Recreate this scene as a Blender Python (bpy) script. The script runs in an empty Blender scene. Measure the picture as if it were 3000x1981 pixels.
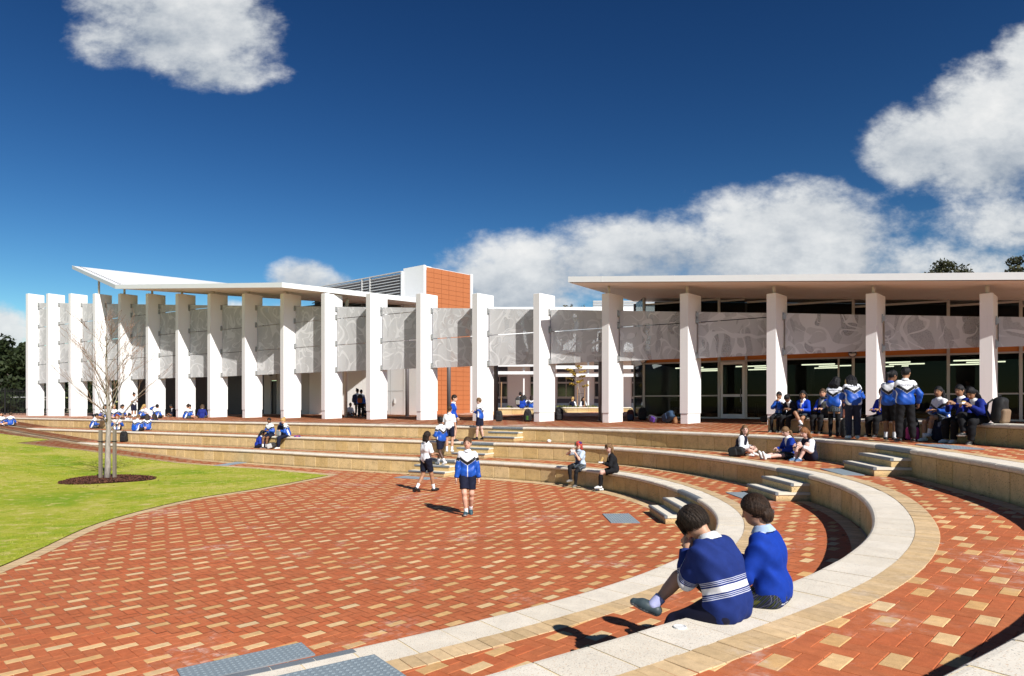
import bpy, bmesh, math, random
import numpy as np
from mathutils import Vector, Matrix
from mathutils.bvhtree import BVHTree

random.seed(7); rng = np.random.default_rng(7)
scene = bpy.context.scene
COL = scene.collection

# ------------------------------------------------------------------ camera
EYE = 2.444
FPX, CXP, HZP = 1972.0, 1500.0, 1187.0          # focal length, centre and horizon of the photograph (px)
cam_d = bpy.data.cameras.new("camera"); cam = bpy.data.objects.new("camera", cam_d); COL.objects.link(cam)
cam.location = (0, 0, EYE); cam.rotation_euler = (math.radians(90), 0, 0)
cam_d.sensor_width = 36.0; cam_d.lens = 36.0 * FPX / 3000.0
cam_d.shift_y = (HZP - 990.5) / 3000.0
cam_d.clip_start = 0.05; cam_d.clip_end = 3000
scene.camera = cam

# ------------------------------------------------------------------ light
SUN_EL = math.radians(39.5); SUN_AZ = math.atan2(0.545, -0.838)
SUN = Vector((math.cos(SUN_EL) * math.sin(SUN_AZ), math.cos(SUN_EL) * math.cos(SUN_AZ), math.sin(SUN_EL)))
sd = bpy.data.lights.new("sun", 'SUN'); sd.energy = 4.8; sd.angle = math.radians(0.5); sd.color = (1.0, 0.955, 0.89)
so = bpy.data.objects.new("sun", sd); COL.objects.link(so); so.rotation_euler = SUN.to_track_quat('Z', 'Y').to_euler()
so.location = SUN * 60

world = bpy.data.worlds.new("World"); scene.world = world; world.use_nodes = True
wt = world.node_tree; wt.nodes.clear()

class G:
    """tiny helper for building node graphs"""
    def __init__(s, tree): s.t = tree; s.n = tree.nodes; s.l = tree.links
    def node(s, kind, **kw):
        nd = s.n.new(kind)
        for k, v in kw.items():
            if k.startswith('_'): continue
            setattr(nd, k, v)
        return nd
    def set(s, sock, v):
        if hasattr(v, 'is_linked') or isinstance(v, bpy.types.NodeSocket): s.l.new(v, sock)
        else:
            if isinstance(v, (tuple, list)) and len(v) == 3 and sock.type == 'RGBA': v = (*v, 1)
            sock.default_value = v
    def math(s, op, a, b=0.0, c=None, clamp=False):
        nd = s.node('ShaderNodeMath', operation=op, use_clamp=clamp)
        s.set(nd.inputs[0], a); s.set(nd.inputs[1], b)
        if c is not None: s.set(nd.inputs[2], c)
        return nd.outputs[0]
    def vmath(s, op, a, b=(0, 0, 0), scale=None):
        nd = s.node('ShaderNodeVectorMath', operation=op); s.set(nd.inputs[0], a)
        if op != 'SCALE': s.set(nd.inputs[1], b)
        if scale is not None: s.set(nd.inputs['Scale'], scale)
        return nd.outputs['Value'] if op in ('DOT_PRODUCT', 'LENGTH', 'DISTANCE') else nd.outputs[0]
    def sep(s, v): nd = s.node('ShaderNodeSeparateXYZ'); s.set(nd.inputs[0], v); return nd.outputs
    def comb(s, x, y, z):
        nd = s.node('ShaderNodeCombineXYZ'); s.set(nd.inputs[0], x); s.set(nd.inputs[1], y); s.set(nd.inputs[2], z); return nd.outputs[0]
    def noise(s, vec, scale, detail=4, rough=0.55, dist=0.0, col=False):
        nd = s.node('ShaderNodeTexNoise'); s.set(nd.inputs['Vector'], vec) if vec is not None else None
        s.set(nd.inputs['Scale'], scale); nd.inputs['Detail'].default_value = detail
        nd.inputs['Roughness'].default_value = rough; nd.inputs['Distortion'].default_value = dist
        return nd.outputs['Color' if col else 'Fac']
    def voro(s, vec, scale, feature='F1', out='Distance'):
        nd = s.node('ShaderNodeTexVoronoi', feature=feature); s.set(nd.inputs['Vector'], vec)
        s.set(nd.inputs['Scale'], scale); return nd.outputs[out]
    def ramp(s, f, stops, interp='LINEAR'):
        nd = s.node('ShaderNodeValToRGB'); s.set(nd.inputs[0], f); r = nd.color_ramp; r.interpolation = interp
        while len(r.elements) > 1: r.elements.remove(r.elements[-1])
        for i, (p, c) in enumerate(stops):
            e = r.elements[0] if i == 0 else r.elements.new(p)
            e.position = p; e.color = (c, c, c, 1) if isinstance(c, (int, float)) else (*c, 1)
        return nd.outputs[0]
    def mix(s, f, a, b, mode='MIX'):
        nd = s.node('ShaderNodeMix', data_type='RGBA', blend_type=mode); s.set(nd.inputs[0], f)
        s.set(nd.inputs[6], a); s.set(nd.inputs[7], b); return nd.outputs[2]
    def smooth(s, x, lo, hi):
        nd = s.node('ShaderNodeMapRange', interpolation_type='SMOOTHSTEP'); s.set(nd.inputs[0], x)
        s.set(nd.inputs[1], lo); s.set(nd.inputs[2], hi); return nd.outputs[0]
    def bump(s, h, strength=0.3, dist=0.01):
        nd = s.node('ShaderNodeBump'); s.set(nd.inputs['Height'], h); nd.inputs['Strength'].default_value = strength
        nd.inputs['Distance'].default_value = dist; return nd.outputs[0]

# sky with scattered cumulus, defined by direction
g = G(wt)
sky = g.node('ShaderNodeTexSky', sky_type='NISHITA'); sky.sun_disc = False
sky.sun_elevation = SUN_EL; sky.sun_rotation = SUN_AZ; sky.air_density = 0.95; sky.dust_density = 0.15; sky.ozone_density = 4.0; sky.altitude = 0
EXPO = 0.47; SKYS = 0.05; KD = 1.0 / (SKYS * 2 ** EXPO)          # KD turns display brightness into sky radiance
hs = g.node('ShaderNodeHueSaturation'); g.set(hs.inputs['Color'], sky.outputs[0]); hs.inputs['Saturation'].default_value = 1.18; hs.inputs['Hue'].default_value = 0.508
gm = g.node('ShaderNodeGamma'); g.set(gm.inputs[0], g.vmath('SCALE', hs.outputs[0], scale=0.1177)); gm.inputs[1].default_value = 1.65
skyc = g.vmath('MULTIPLY', gm.outputs[0], (1.30 * KD, 1.27 * KD, 0.86 * KD))
tc = g.node('ShaderNodeTexCoord'); d = tc.outputs['Generated']
dx, dy, dz = g.sep(d)
yy = g.math('MAXIMUM', dy, 0.12)
pa = g.math('DIVIDE', dx, yy); pb = g.math('DIVIDE', dz, yy)
nv = g.comb(pa, g.math('MULTIPLY', pb, 1.5), 0.0)
n1 = g.noise(nv, 5.0, 6, 0.62, 0.0); n2 = g.noise(g.vmath('ADD', nv, (3.1, 1.7, 0.4)), 16.0, 5, 0.66, 0.0)
nsum = g.math('ADD', g.math('MULTIPLY', g.math('SUBTRACT', n1, 0.5), 1.75), g.math('MULTIPLY', g.math('SUBTRACT', n2, 0.5), 0.75))
# cumulus that stand in this part of the sky: (tan azimuth, tan elevation, half width, half height, weight)
CL = [(-0.475, 0.570, 0.120, 0.085, 1.0), (-0.575, 0.615, 0.085, 0.075, 0.85), (-0.60, 0.545, 0.075, 0.045, 0.62), (-0.44, 0.50, 0.085, 0.035, 0.72),
      (0.42, 0.245, 0.165, 0.080, 1.0), (0.20, 0.225, 0.19, 0.055, 0.9), (0.03, 0.205, 0.15, 0.05, 0.8), (0.45, 0.300, 0.075, 0.045, 0.85),
      (-0.01, 0.165, 0.10, 0.065, 0.95), (0.62, 0.19, 0.22, 0.06, 0.7), (0.72, 0.40, 0.12, 0.10, 1.0), (0.60, 0.385, 0.09, 0.06, 0.9),
      (0.78, 0.50, 0.06, 0.07, 0.85), (0.76, 0.27, 0.12, 0.05, 0.7),
      (-0.31, 0.190, 0.050, 0.028, 0.85), (-0.275, 0.180, 0.05, 0.02, 0.7), (-0.78, 0.105, 0.06, 0.05, 0.95), (-0.47, 0.14, 0.20, 0.015, 0.45)]
blob = None; top = None
for (a, b, w, h, k) in CL:
    ea = g.math('DIVIDE', g.math('SUBTRACT', pa, a), w); eb = g.math('DIVIDE', g.math('SUBTRACT', pb, b), h)
    r2 = g.math('ADD', g.math('MULTIPLY', ea, ea), g.math('MULTIPLY', eb, eb))
    v = g.math('MULTIPLY', g.math('SUBTRACT', 1.0, g.math('MULTIPLY', r2, 0.62)), k)
    t2 = g.math('MULTIPLY', g.math('MAXIMUM', v, 0.0), eb)
    blob = v if blob is None else g.math('SMOOTH_MAX', blob, v, 0.25)
    top = t2 if top is None else g.math('ADD', top, t2)
front = g.smooth(dy, 0.10, 0.35)
gen = g.math('SUBTRACT', g.math('MULTIPLY', g.noise(d, 2.2, 3, 0.6), 3.0), 1.75)       # the same kind of clouds all round
field = g.math('ADD', g.math('MULTIPLY', front, g.math('ADD', blob, nsum)), g.math('MULTIPLY', g.math('SUBTRACT', 1.0, front), gen))
mask = g.smooth(field, 0.10, 0.74)
mask = g.math('MULTIPLY', mask, g.smooth(dz, -0.02, 0.05))
lit = g.math('ADD', g.math('MULTIPLY', top, 0.20), g.math('ADD', 0.50, g.math('MULTIPLY', nsum, 0.62)), clamp=True)
ccol = g.vmath('SCALE', g.ramp(lit, [(0.02, (.28, .34, .42)), (0.32, (.44, .49, .55)), (0.58, (.74, .765, .78)), (0.88, (1.0, .99, .965))]), scale=KD)
wcol = g.mix(g.math('MULTIPLY', mask, 0.95), skyc, ccol)
bg = g.node('ShaderNodeBackground'); g.set(bg.inputs[0], wcol); bg.inputs[1].default_value = SKYS
wo = g.node('ShaderNodeOutputWorld'); g.l.new(bg.outputs[0], wo.inputs[0])

scene.view_settings.view_transform = 'Standard'; scene.view_settings.look = 'None'
scene.view_settings.exposure = EXPO; scene.view_settings.gamma = 1.0; scene.view_settings.use_curve_mapping = False
scene.render.engine = 'CYCLES'; world.cycles.sampling_method = 'MANUAL'; world.cycles.sample_map_resolution = 256
scene.cycles.transparent_max_bounces = 8; scene.cycles.max_bounces = 4; scene.cycles.diffuse_bounces = 2; scene.cycles.glossy_bounces = 3

# ------------------------------------------------------------------ helpers
MATS = {}
def material(name, build):
    if name in MATS: return MATS[name]
    m = bpy.data.materials.new(name); m.use_nodes = True; t = m.node_tree; t.nodes.clear()
    gg = G(t); b = gg.node('ShaderNodeBsdfPrincipled'); o = gg.node('ShaderNodeOutputMaterial')
    t.links.new(b.outputs[0], o.inputs[0]); build(gg, b, o); MATS[name] = m; return m
def P_(gg): return gg.node('ShaderNodeNewGeometry').outputs['Position']
def O_(gg): return gg.node('ShaderNodeTexCoord').outputs['Object']
def simple(name, col, rough=0.6, var=0.08, scale=6.0, metal=0.0, bump=0.0, spec=0.5, bscale=60.0):
    def b(gg, bs, o):
        n = gg.noise(O_(gg), scale, 4)
        c = gg.mix(n, tuple(x * (1 - var) for x in col), tuple(min(1, x * (1 + var)) for x in col))
        gg.set(bs.inputs['Base Color'], c); bs.inputs['Roughness'].default_value = rough; bs.inputs['Metallic'].default_value = metal
        bs.inputs['Specular IOR Level'].default_value = spec
        if bump: gg.set(bs.inputs['Normal'], gg.bump(gg.noise(O_(gg), bscale, 3), bump, 0.004))
    return material(name, b)

def link(o, parent=None):
    COL.objects.link(o)
    if parent is not None: o.parent = parent
    return o
def mesh_data(name, verts, faces, mats=None, smooth=False, midx=None, col=None):
    me = bpy.data.meshes.new(name); me.from_pydata([tuple(v) for v in verts], [], [tuple(f) for f in faces])
    if mats is not None:
        for m in (mats if isinstance(mats, (list, tuple)) else [mats]): me.materials.append(m)
    if midx is not None: me.polygons.foreach_set('material_index', np.asarray(midx, dtype=np.int32))
    if col is not None:
        ca = me.color_attributes.new('Col', 'FLOAT_COLOR', 'POINT')
        c4 = np.ones((len(me.vertices), 4), np.float32); c4[:, :3] = col; ca.data.foreach_set('color', c4.ravel())
    if smooth: me.polygons.foreach_set('use_smooth', np.ones(len(me.polygons), dtype=bool))
    me.update(); return me
def mobj(name, verts, faces, mats, parent=None, smooth=False, midx=None, col=None, loc=(0, 0, 0), rz=0.0):
    o = bpy.data.objects.new(name, mesh_data(name, verts, faces, mats, smooth, midx, col)); link(o, parent)
    o.location = loc; o.rotation_euler[2] = rz; return o
def tag(o, label, cat, group=None):
    o['label'] = label; o['category'] = cat
    if group: o['group'] = group
    return o
def thing(name, label, cat, loc=(0, 0, 0), rz=0.0, group=None):
    o = bpy.data.objects.new(name, None); COL.objects.link(o); o.empty_display_size = 0.2
    o.location = loc; o.rotation_euler[2] = rz; return tag(o, label, cat, group)
def structure(o): o['kind'] = 'structure'; return o
def stuff(o): o['kind'] = 'stuff'; return o
class MB:
    """collects primitives into one mesh"""
    def __init__(s): s.v = []; s.f = []; s.m = []
    def add(s, v, f, mi=0):
        n = len(s.v); s.v += [tuple(p) for p in v]; s.f += [tuple(i + n for i in q) for q in f]; s.m += [mi] * len(f); return s
    def box(s, x0, x1, y0, y1, z0, z1, mi=0, M=None):
        v = [(x0, y0, z0), (x1, y0, z0), (x1, y1, z0), (x0, y1, z0), (x0, y0, z1), (x1, y0, z1), (x1, y1, z1), (x0, y1, z1)]
        if M is not None: v = [tuple(M @ Vector(p)) for p in v]
        return s.add(v, [(3, 2, 1, 0), (4, 5, 6, 7), (0, 1, 5, 4), (1, 2, 6, 5), (2, 3, 7, 6), (3, 0, 4, 7)], mi)
    def bevbox(s, x0, x1, y0, y1, z0, z1, b=0.01, mi=0, M=None):
        v = []; 
        for z, i in ((z0, b), (z0 + b, 0), (z1 - b, 0), (z1, b)):
            v += [(x0 + i, y0 + i, z), (x1 - i, y0 + i, z), (x1 - i, y1 - i, z), (x0 + i, y1 - i, z)]
        f = [(3, 2, 1, 0), (12, 13, 14, 15)]
        for k in range(3):
            for j in range(4): f.append((k * 4 + j, k * 4 + (j + 1) % 4, k * 4 + 4 + (j + 1) % 4, k * 4 + 4 + j))
        if M is not None: v = [tuple(M @ Vector(p)) for p in v]
        return s.add(v, f, mi)
    def hexa(s, pts, mi=0):      # 8 points, bottom four then top four
        return s.add(pts, [(3, 2, 1, 0), (4, 5, 6, 7), (0, 1, 5, 4), (1, 2, 6, 5), (2, 3, 7, 6), (3, 0, 4, 7)], mi)
    def prism(s, poly, z0, z1, mi=0):
        n = len(poly)
        v = [(*p[:2], z0 if not callable(z0) else z0(*p[:2])) for p in poly] + [(*p[:2], z1 if not callable(z1) else z1(*p[:2])) for p in poly]
        f = [tuple(range(n - 1, -1, -1)), tuple(range(n, 2 * n))] + [(i, (i + 1) % n, n + (i + 1) % n, n + i) for i in range(n)]
        return s.add(v, f, mi)
    def tube(s, pts, rads, seg=6, mi=0, capped=True):
        pts = [Vector(p) for p in pts]; base = len(s.v); prev = None
        if not isinstance(rads, (list, tuple)): rads = [rads] * len(pts)
        for i, p in enumerate(pts):
            t = (pts[min(i + 1, len(pts) - 1)] - pts[max(i - 1, 0)])
            t = t.normalized() if t.length > 1e-9 else Vector((0, 0, 1))
            if prev is None: a = t.orthogonal().normalized()
            else:
                a = prev - t * prev.dot(t); a = a.normalized() if a.length > 1e-6 else t.orthogonal().normalized()
            prev = a; b = t.cross(a)
            for k in range(seg):
                an = 2 * math.pi * k / seg
                s.v.append(tuple(p + (a * math.cos(an) + b * math.sin(an)) * rads[i]))
        nf = 0
        for i in range(len(pts) - 1):
            for k in range(seg):
                s.f.append((base + i * seg + k, base + i * seg + (k + 1) % seg, base + (i + 1) * seg + (k + 1) % seg, base + (i + 1) * seg + k)); nf += 1
        if capped:
            s.f.append(tuple(base + k for k in range(seg - 1, -1, -1))); s.f.append(tuple(base + (len(pts) - 1) * seg + k for k in range(seg))); nf += 2
        s.m += [mi] * nf; return s
    def build(s, name, mats, parent=None, smooth=False, loc=(0, 0, 0), rz=0.0):
        o = mobj(name, s.v, s.f, mats, parent, smooth, s.m, loc=loc, rz=rz); return o
def ray(u, v, Y):
    """world point at depth Y on the sight line of photo pixel (u, v)"""
    return Vector(((u - CXP) / FPX * Y, Y, EYE + (HZP - v) / FPX * Y))
def onz(u, v, z):
    """world point at height z on the sight line of photo pixel (u, v)"""
    Y = FPX * (EYE - z) / (v - HZP); return Vector(((u - CXP) / FPX * Y, Y, z))
ORD = ['first', 'second', 'third', 'fourth', 'fifth', 'sixth', 'seventh', 'eighth', 'ninth', 'tenth', 'eleventh', 'twelfth', 'thirteenth',
       'fourteenth', 'fifteenth', 'sixteenth', 'seventeenth', 'eighteenth', 'nineteenth', 'twentieth']
# ================================================================== ground form
L1, L2, L3 = 0.53, 1.06, 1.59
def zg(x):
    """plaza is level; towards the left the path and the lawn climb to the upper terrace"""
    return float(np.interp(-x, [12.5, 14.0, 21.9, 28.8, 36.0, 70.0], [0.0, 0.04, 0.53, 1.06, 1.59, 1.62]))
def zt(x, y):
    """upper terrace: rises gently towards the buildings"""
    d = max(0.0, (y + 0.56 * x - 27.5) * 0.872); k = float(np.interp(x, [-30, -18], [0.0, 1.0]))
    return L3 + k * (0.010 * min(d, 16) + 0.0012 * min(d, 16) ** 2)
def spline(pts, step=0.1):
    p = np.array(pts, float); P0 = np.vstack([2 * p[0] - p[1], p, 2 * p[-1] - p[-2]]); out = []
    for i in range(1, len(P0) - 2):
        a, b, c, e = P0[i - 1], P0[i], P0[i + 1], P0[i + 2]
        n = max(2, int(np.linalg.norm(c - b) / 0.2))
        t0 = 0; t1 = t0 + np.linalg.norm(b - a) ** .5; t2 = t1 + np.linalg.norm(c - b) ** .5; t3 = t2 + np.linalg.norm(e - c) ** .5
        for t in np.linspace(t1, t2, n, endpoint=False):
            A1 = (t1 - t) / (t1 - t0) * a + (t - t0) / (t1 - t0) * b; A2 = (t2 - t) / (t2 - t1) * b + (t - t1) / (t2 - t1) * c
            A3 = (t3 - t) / (t3 - t2) * c + (t - t2) / (t3 - t2) * e
            B1 = (t2 - t) / (t2 - t0) * A1 + (t - t0) / (t2 - t0) * A2; B2 = (t3 - t) / (t3 - t1) * A2 + (t - t1) / (t3 - t1) * A3
            out.append((t2 - t) / (t2 - t1) * B1 + (t - t1) / (t2 - t1) * B2)
    out.append(p[-1]); out = np.array(out)
    for _ in range(14): out[1:-1] = out[1:-1] * .5 + (out[:-2] + out[2:]) * .25
    return resample(out, step)
def resample(c, step):
    s = np.concatenate([[0], np.cumsum(np.linalg.norm(np.diff(c, axis=0), axis=1))]); n = max(2, int(round(s[-1] / step)) + 1)
    q = np.linspace(0, s[-1], n); return np.stack([np.interp(q, s, c[:, 0]), np.interp(q, s, c[:, 1])], 1)
def offset(c, d):
    """offset of a curve away from the plaza (to the left of its running direction)"""
    t = np.gradient(c, axis=0); t /= np.linalg.norm(t, axis=1)[:, None]
    return c + d * np.stack([-t[:, 1], t[:, 0]], 1)
T1 = spline([(-60, 55.8), (-34, 41.0), (-21.9, 34.0), (-16.5, 31.2), (-10.9, 28.3), (-6.92, 25.9), (-1.03, 22.75), (1.5, 20.85), (2.95, 18.8), (3.6, 16.6), (3.81, 14.46), (3.67, 12.25),
             (3.3, 10.8), (2.56, 9.15), (1.67, 7.9), (.83, 6.97), (0, 6.25), (-1.15, 5.38), (-1.85, 4.9), (-3.6, 3.8), (-6, 2.5), (-10, .6), (-60, -20)])
T2 = spline([(-60, 58.2), (-36, 44.0), (-28.8, 39.9), (-20, 35.0), (-11.4, 30.3), (-6.93, 27.7), (0, 24.2), (3.1, 21.9), (4.66, 19.44), (5.5, 16.9), (5.85, 14.9), (5.9, 13.06), (5.64, 11.28), (5.2, 9.92),
             (4.6, 8.58), (3.83, 7.2), (2.74, 5.82), (2.21, 5.29), (.95, 4.27), (0, 3.57), (-2, 2.2), (-5, .4), (-10, -2.1), (-60, -23)])
T3 = spline([(-60, 60.6), (-36, 46.6), (-30, 43.0), (-22.3, 38.4), (-11.65, 32.5), (-6, 29.4), (0, 26.1), (2.8, 24.1), (5.0, 21.7), (6.6, 19.4), (7.5, 17.7), (7.85, 16.2), (7.88, 14.7), (7.7, 13.1), (7.3, 10.9),
             (6.90, 9.1), (6.25, 7.4), (5.2, 5.65), (3.75, 3.94), (2.62, 3.06), (1.88, 2.52), (1.36, 2.15), (.6, 1.62), (-.5, .9), (-3, -1.5), (-10, -5), (-60, -26)])
if np.cross(T1[300] - T1[299], np.array([0, 50]) - T1[300]) < 0 and False: pass
# running far-left -> right -> near-left is clockwise: the outside is on the left
CAPW = 0.42
def inside(poly, pts):
    x, y = pts[:, 0], pts[:, 1]; r = np.zeros(len(pts), bool); n = len(poly)
    for i in range(n):
        x1, y1 = poly[i]; x2, y2 = poly[(i + 1) % n]
        if y1 == y2: continue
        c = (y1 > y) != (y2 > y)
        r ^= c & (x < (x2 - x1) * (y - y1) / (y2 - y1) + x1)
    return r
def thin(c, k=5): return np.vstack([c[::k], c[-1:]])

# lawn outline from its visible edge (follows the climbing ground)
def onground(u, v):
    z = 0.0
    for _ in range(30): p = onz(u, v, z); z = 0.5 * z + 0.5 * zg(p.x)
    return (p.x, p.y)
LAWN_EDGE = [(0, 1663), (113, 1613), (283, 1535), (425, 1495), (567, 1462), (750, 1434), (844, 1417), (915, 1403), (963, 1394)]
le = [onground(*p) for p in LAWN_EDGE]
lawn_low = spline([(-5.2, -6.0), (-6.3, 1.0), (-7.15, 6.0)] + le, 0.1)
up = [onground(*p) for p in [(963, 1394), (750, 1374.7), (591, 1364), (425, 1346), (236, 1320), (47, 1299)]]
up2 = [onground(*p) for p in [(146, 1289.6), (0, 1272)]]
lawn_up = np.array(up); notch = np.array([up[-1], up2[0]]); lawn_far = np.array([up2[0], up2[1], (-60, up2[1][1] + (60 + up2[1][0]) * 0.45)])
lawn_poly = np.vstack([lawn_low, lawn_up[1:], lawn_far, [(-60, -6.0)]])

# ------------------------------------------------------------------ materials of the ground
def dust(gg, pos):
    a = gg.smooth(gg.noise(pos, 0.55, 5, 0.65, 0.4), 0.54, 0.72); b = gg.noise(pos, 9.0, 5, 0.7, 0.2)
    return gg.math('MULTIPLY', a, gg.smooth(b, 0.42, 0.70))
def paver_build(src):
    def b(gg, bs, o):
        pos = P_(gg)
        base = gg.node('ShaderNodeObjectInfo').outputs['Color'] if src == 'obj' else gg.node('ShaderNodeVertexColor', layer_name='Col').outputs[0]
        n = gg.noise(pos, 14.0, 5, 0.65); f = gg.noise(pos, 210.0, 3, 0.6)
        c = gg.mix(1.0, base, gg.ramp(n, [(0.25, 0.80), (0.75, 1.16)]), 'MULTIPLY')
        c = gg.mix(1.0, c, gg.ramp(f, [(0.3, 0.86), (0.55, 1.0), (0.78, 1.20)]), 'MULTIPLY')
        big = gg.noise(pos, 0.35, 4, 0.6); c = gg.mix(1.0, c, gg.ramp(big, [(0.3, 0.90), (0.7, 1.08)]), 'MULTIPLY')
        c = gg.mix(gg.math('MULTIPLY', dust(gg, pos), 0.75), c, (0.68, 0.60, 0.54))
        st = gg.smooth(gg.noise(pos, 1.7, 4, 0.6, 0.6), 0.66, 0.78); c = gg.mix(gg.math('MULTIPLY', st, 0.22), c, (0.10, 0.055, 0.04))
        gg.set(bs.inputs['Base Color'], c); bs.inputs['Roughness'].default_value = 0.82; bs.inputs['Specular IOR Level'].default_value = 0.25
        if src == 'obj': gg.set(bs.inputs['Normal'], gg.bump(f, 0.30, 0.002))
    return b
M_PAV_O = material('clay paver', paver_build('obj')); M_PAV_F = material('clay paver field', paver_build('attr'))
def sand_b(gg, bs, o):
    pos = P_(gg); n = gg.noise(pos, 40, 4); j = gg.smooth(gg.noise(pos, 1.1, 4, 0.6, 0.5), 0.45, 0.62)
    gg.set(bs.inputs['Base Color'], gg.mix(j, gg.mix(n, (0.34, 0.115, 0.058), (0.44, 0.17, 0.09)), gg.mix(n, (0.42, 0.30, 0.22), (0.62, 0.50, 0.40)))); bs.inputs['Roughness'].default_value = 0.95
M_SAND = material('jointing sand', sand_b)
def lawn_b(gg, bs, o):
    pos = P_(gg); n = gg.noise(pos, 0.32, 5, 0.62, 0.3); f = gg.noise(pos, 26, 4, 0.7); m = gg.noise(pos, 3.2, 5, 0.65, 0.4)
    c = gg.ramp(n, [(0.34, (0.165, 0.27, 0.012)), (0.50, (0.31, 0.335, 0.030)), (0.66, (0.45, 0.395, 0.095))])
    c = gg.mix(gg.smooth(m, 0.50, 0.72), c, (0.50, 0.42, 0.15)); c = gg.mix(gg.smooth(m, 0.46, 0.30), c, (0.21, 0.285, 0.018))
    c = gg.mix(1.0, c, gg.ramp(f, [(0.25, 0.62), (0.75, 1.30)]), 'MULTIPLY')
    gg.set(bs.inputs['Base Color'], c); bs.inputs['Roughness'].default_value = 0.9; bs.inputs['Specular IOR Level'].default_value = 0.1
    gg.set(bs.inputs['Normal'], gg.bump(gg.noise(pos, 7, 4, 0.6), 0.35, 0.03))
M_LAWN = material('lawn', lawn_b)
def grass_b(gg, bs, o):
    c = gg.node('ShaderNodeVertexColor', layer_name='Col').outputs[0]
    gg.set(bs.inputs['Base Color'], c); bs.inputs['Roughness'].default_value = 0.75; bs.inputs['Specular IOR Level'].default_value = 0.15
M_GRASS = material('grass blade', grass_b)
M_SOIL = simple('soil', (0.20, 0.17, 0.10), 0.95, 0.3, 0.8)

# far ground, one sheet to the horizon
xs = np.unique(np.concatenate([[-900, -400, -200, -120, -80], np.arange(-60, 40, 2.0), [60, 100, 200, 400, 900]]))
ys = np.unique(np.concatenate([[-200, -60], np.arange(-26, 62, 2.0), [80, 120, 200, 400, 900]]))
gv = []; gf = []
for j, y in enumerate(ys):
    for i, x in enumerate(xs):
        z = zg(x) if (y < 52 - 0.5 * x) and x < 2 else 1.2
        if y > 62: z = 1.45
        if x >= 2: z = -0.02 if (x < 4 and 4 < y < 20) else min(1.0, zg(x) + (0.25 if y > 26 else 0.0))
        gv.append((x, y, z - 0.03))
for j in range(len(ys) - 1):
    for i in range(len(xs) - 1): k = j * len(xs) + i; gf.append((k, k + 1, k + 1 + len(xs), k + len(xs)))
ground = structure(mobj('ground', gv, gf, M_SOIL))

def poly_sheet(name, poly, zf, mat, cut_x=None, cut_y=None):
    bm = bmesh.new(); vs = [bm.verts.new((x, y, 0)) for x, y in poly]; bm.faces.new(vs); bm.normal_update()
    if bm.faces[0:1] and next(iter(bm.faces)).normal.z < 0: bmesh.ops.reverse_faces(bm, faces=bm.faces[:])
    for x in (cut_x if cut_x is not None else []): bmesh.ops.bisect_plane(bm, geom=bm.verts[:] + bm.edges[:] + bm.faces[:], plane_co=(x, 0, 0), plane_no=(1, 0, 0))
    for y in (cut_y if cut_y is not None else []): bmesh.ops.bisect_plane(bm, geom=bm.verts[:] + bm.edges[:] + bm.faces[:], plane_co=(0, y, 0), plane_no=(0, 1, 0))
    bmesh.ops.triangulate(bm, faces=bm.faces[:])
    for v in bm.verts: v.co.z = zf(v.co.x, v.co.y)
    me = bpy.data.meshes.new(name); bm.to_mesh(me); bm.free(); me.materials.append(mat)
    o = bpy.data.objects.new(name, me); COL.objects.link(o); return o
lawn = structure(poly_sheet('lawn', lawn_poly, lambda x, y: zg(x) + 0.018, M_LAWN, np.arange(-58, -12, 2.0)))

t1p = thin(offset(T1, 0.06)); 
def bed(name, c_in, c_out, zf, mat=M_SAND):
    n = 420; a = np.stack([np.interp(np.linspace(0, 1, n), np.linspace(0, 1, len(c_in)), c_in[:, k]) for k in (0, 1)], 1)
    # pair points by nearest normal direction so that the strip stays regular
    b = []; m = len(c_out); idx = 0
    for p in a:
        d2 = ((c_out[idx:idx + 240] - p) ** 2).sum(1); idx = idx + int(d2.argmin()); b.append(c_out[min(idx, m - 1)])
    b = np.array(b); v = [(p[0], p[1], zf(*p)) for p in a] + [(p[0], p[1], zf(*p)) for p in b]
    return structure(mobj(name, v, [(i, i + 1, n + i + 1, n + i) for i in range(n - 1)], mat))
plaza_poly = np.vstack([t1p, [(-60, -20)], lawn_low[:1] + [[-0.4, -8]], lawn_low]) if False else None
zf0 = lambda x, y: zg(x)
zf1 = lambda x, y: max(L1, zg(x)); zf2 = lambda x, y: max(L2, zg(x)); zf3 = lambda x, y: zt(x, y)
JD = 0.007
tp = thin(offset(T1, 0.08), 4)
plaza = structure(poly_sheet('plaza', tp, lambda x, y: zg(x) - JD, M_SAND, np.arange(-58, -12, 2.0)))
lower_terrace = bed('lower_terrace', offset(T1, CAPW - .05), offset(T2, 0.10), lambda x, y: zf1(x, y) - JD)
middle_terrace = bed('middle_terrace', offset(T2, CAPW - .05), offset(T3, 0.10), lambda x, y: zf2(x, y) - JD)
o3 = thin(offset(T3, CAPW - .05), 4)
ter_poly = np.vstack([o3, [(-60, -40), (48, -40), (48, 70), (-60, 70)]])
upper_terrace = structure(poly_sheet('upper_terrace', ter_poly, lambda x, y: zt(x, y) - JD, M_SAND, np.arange(-58, 48, 3.0), np.arange(-36, 70, 3.0)))

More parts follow.
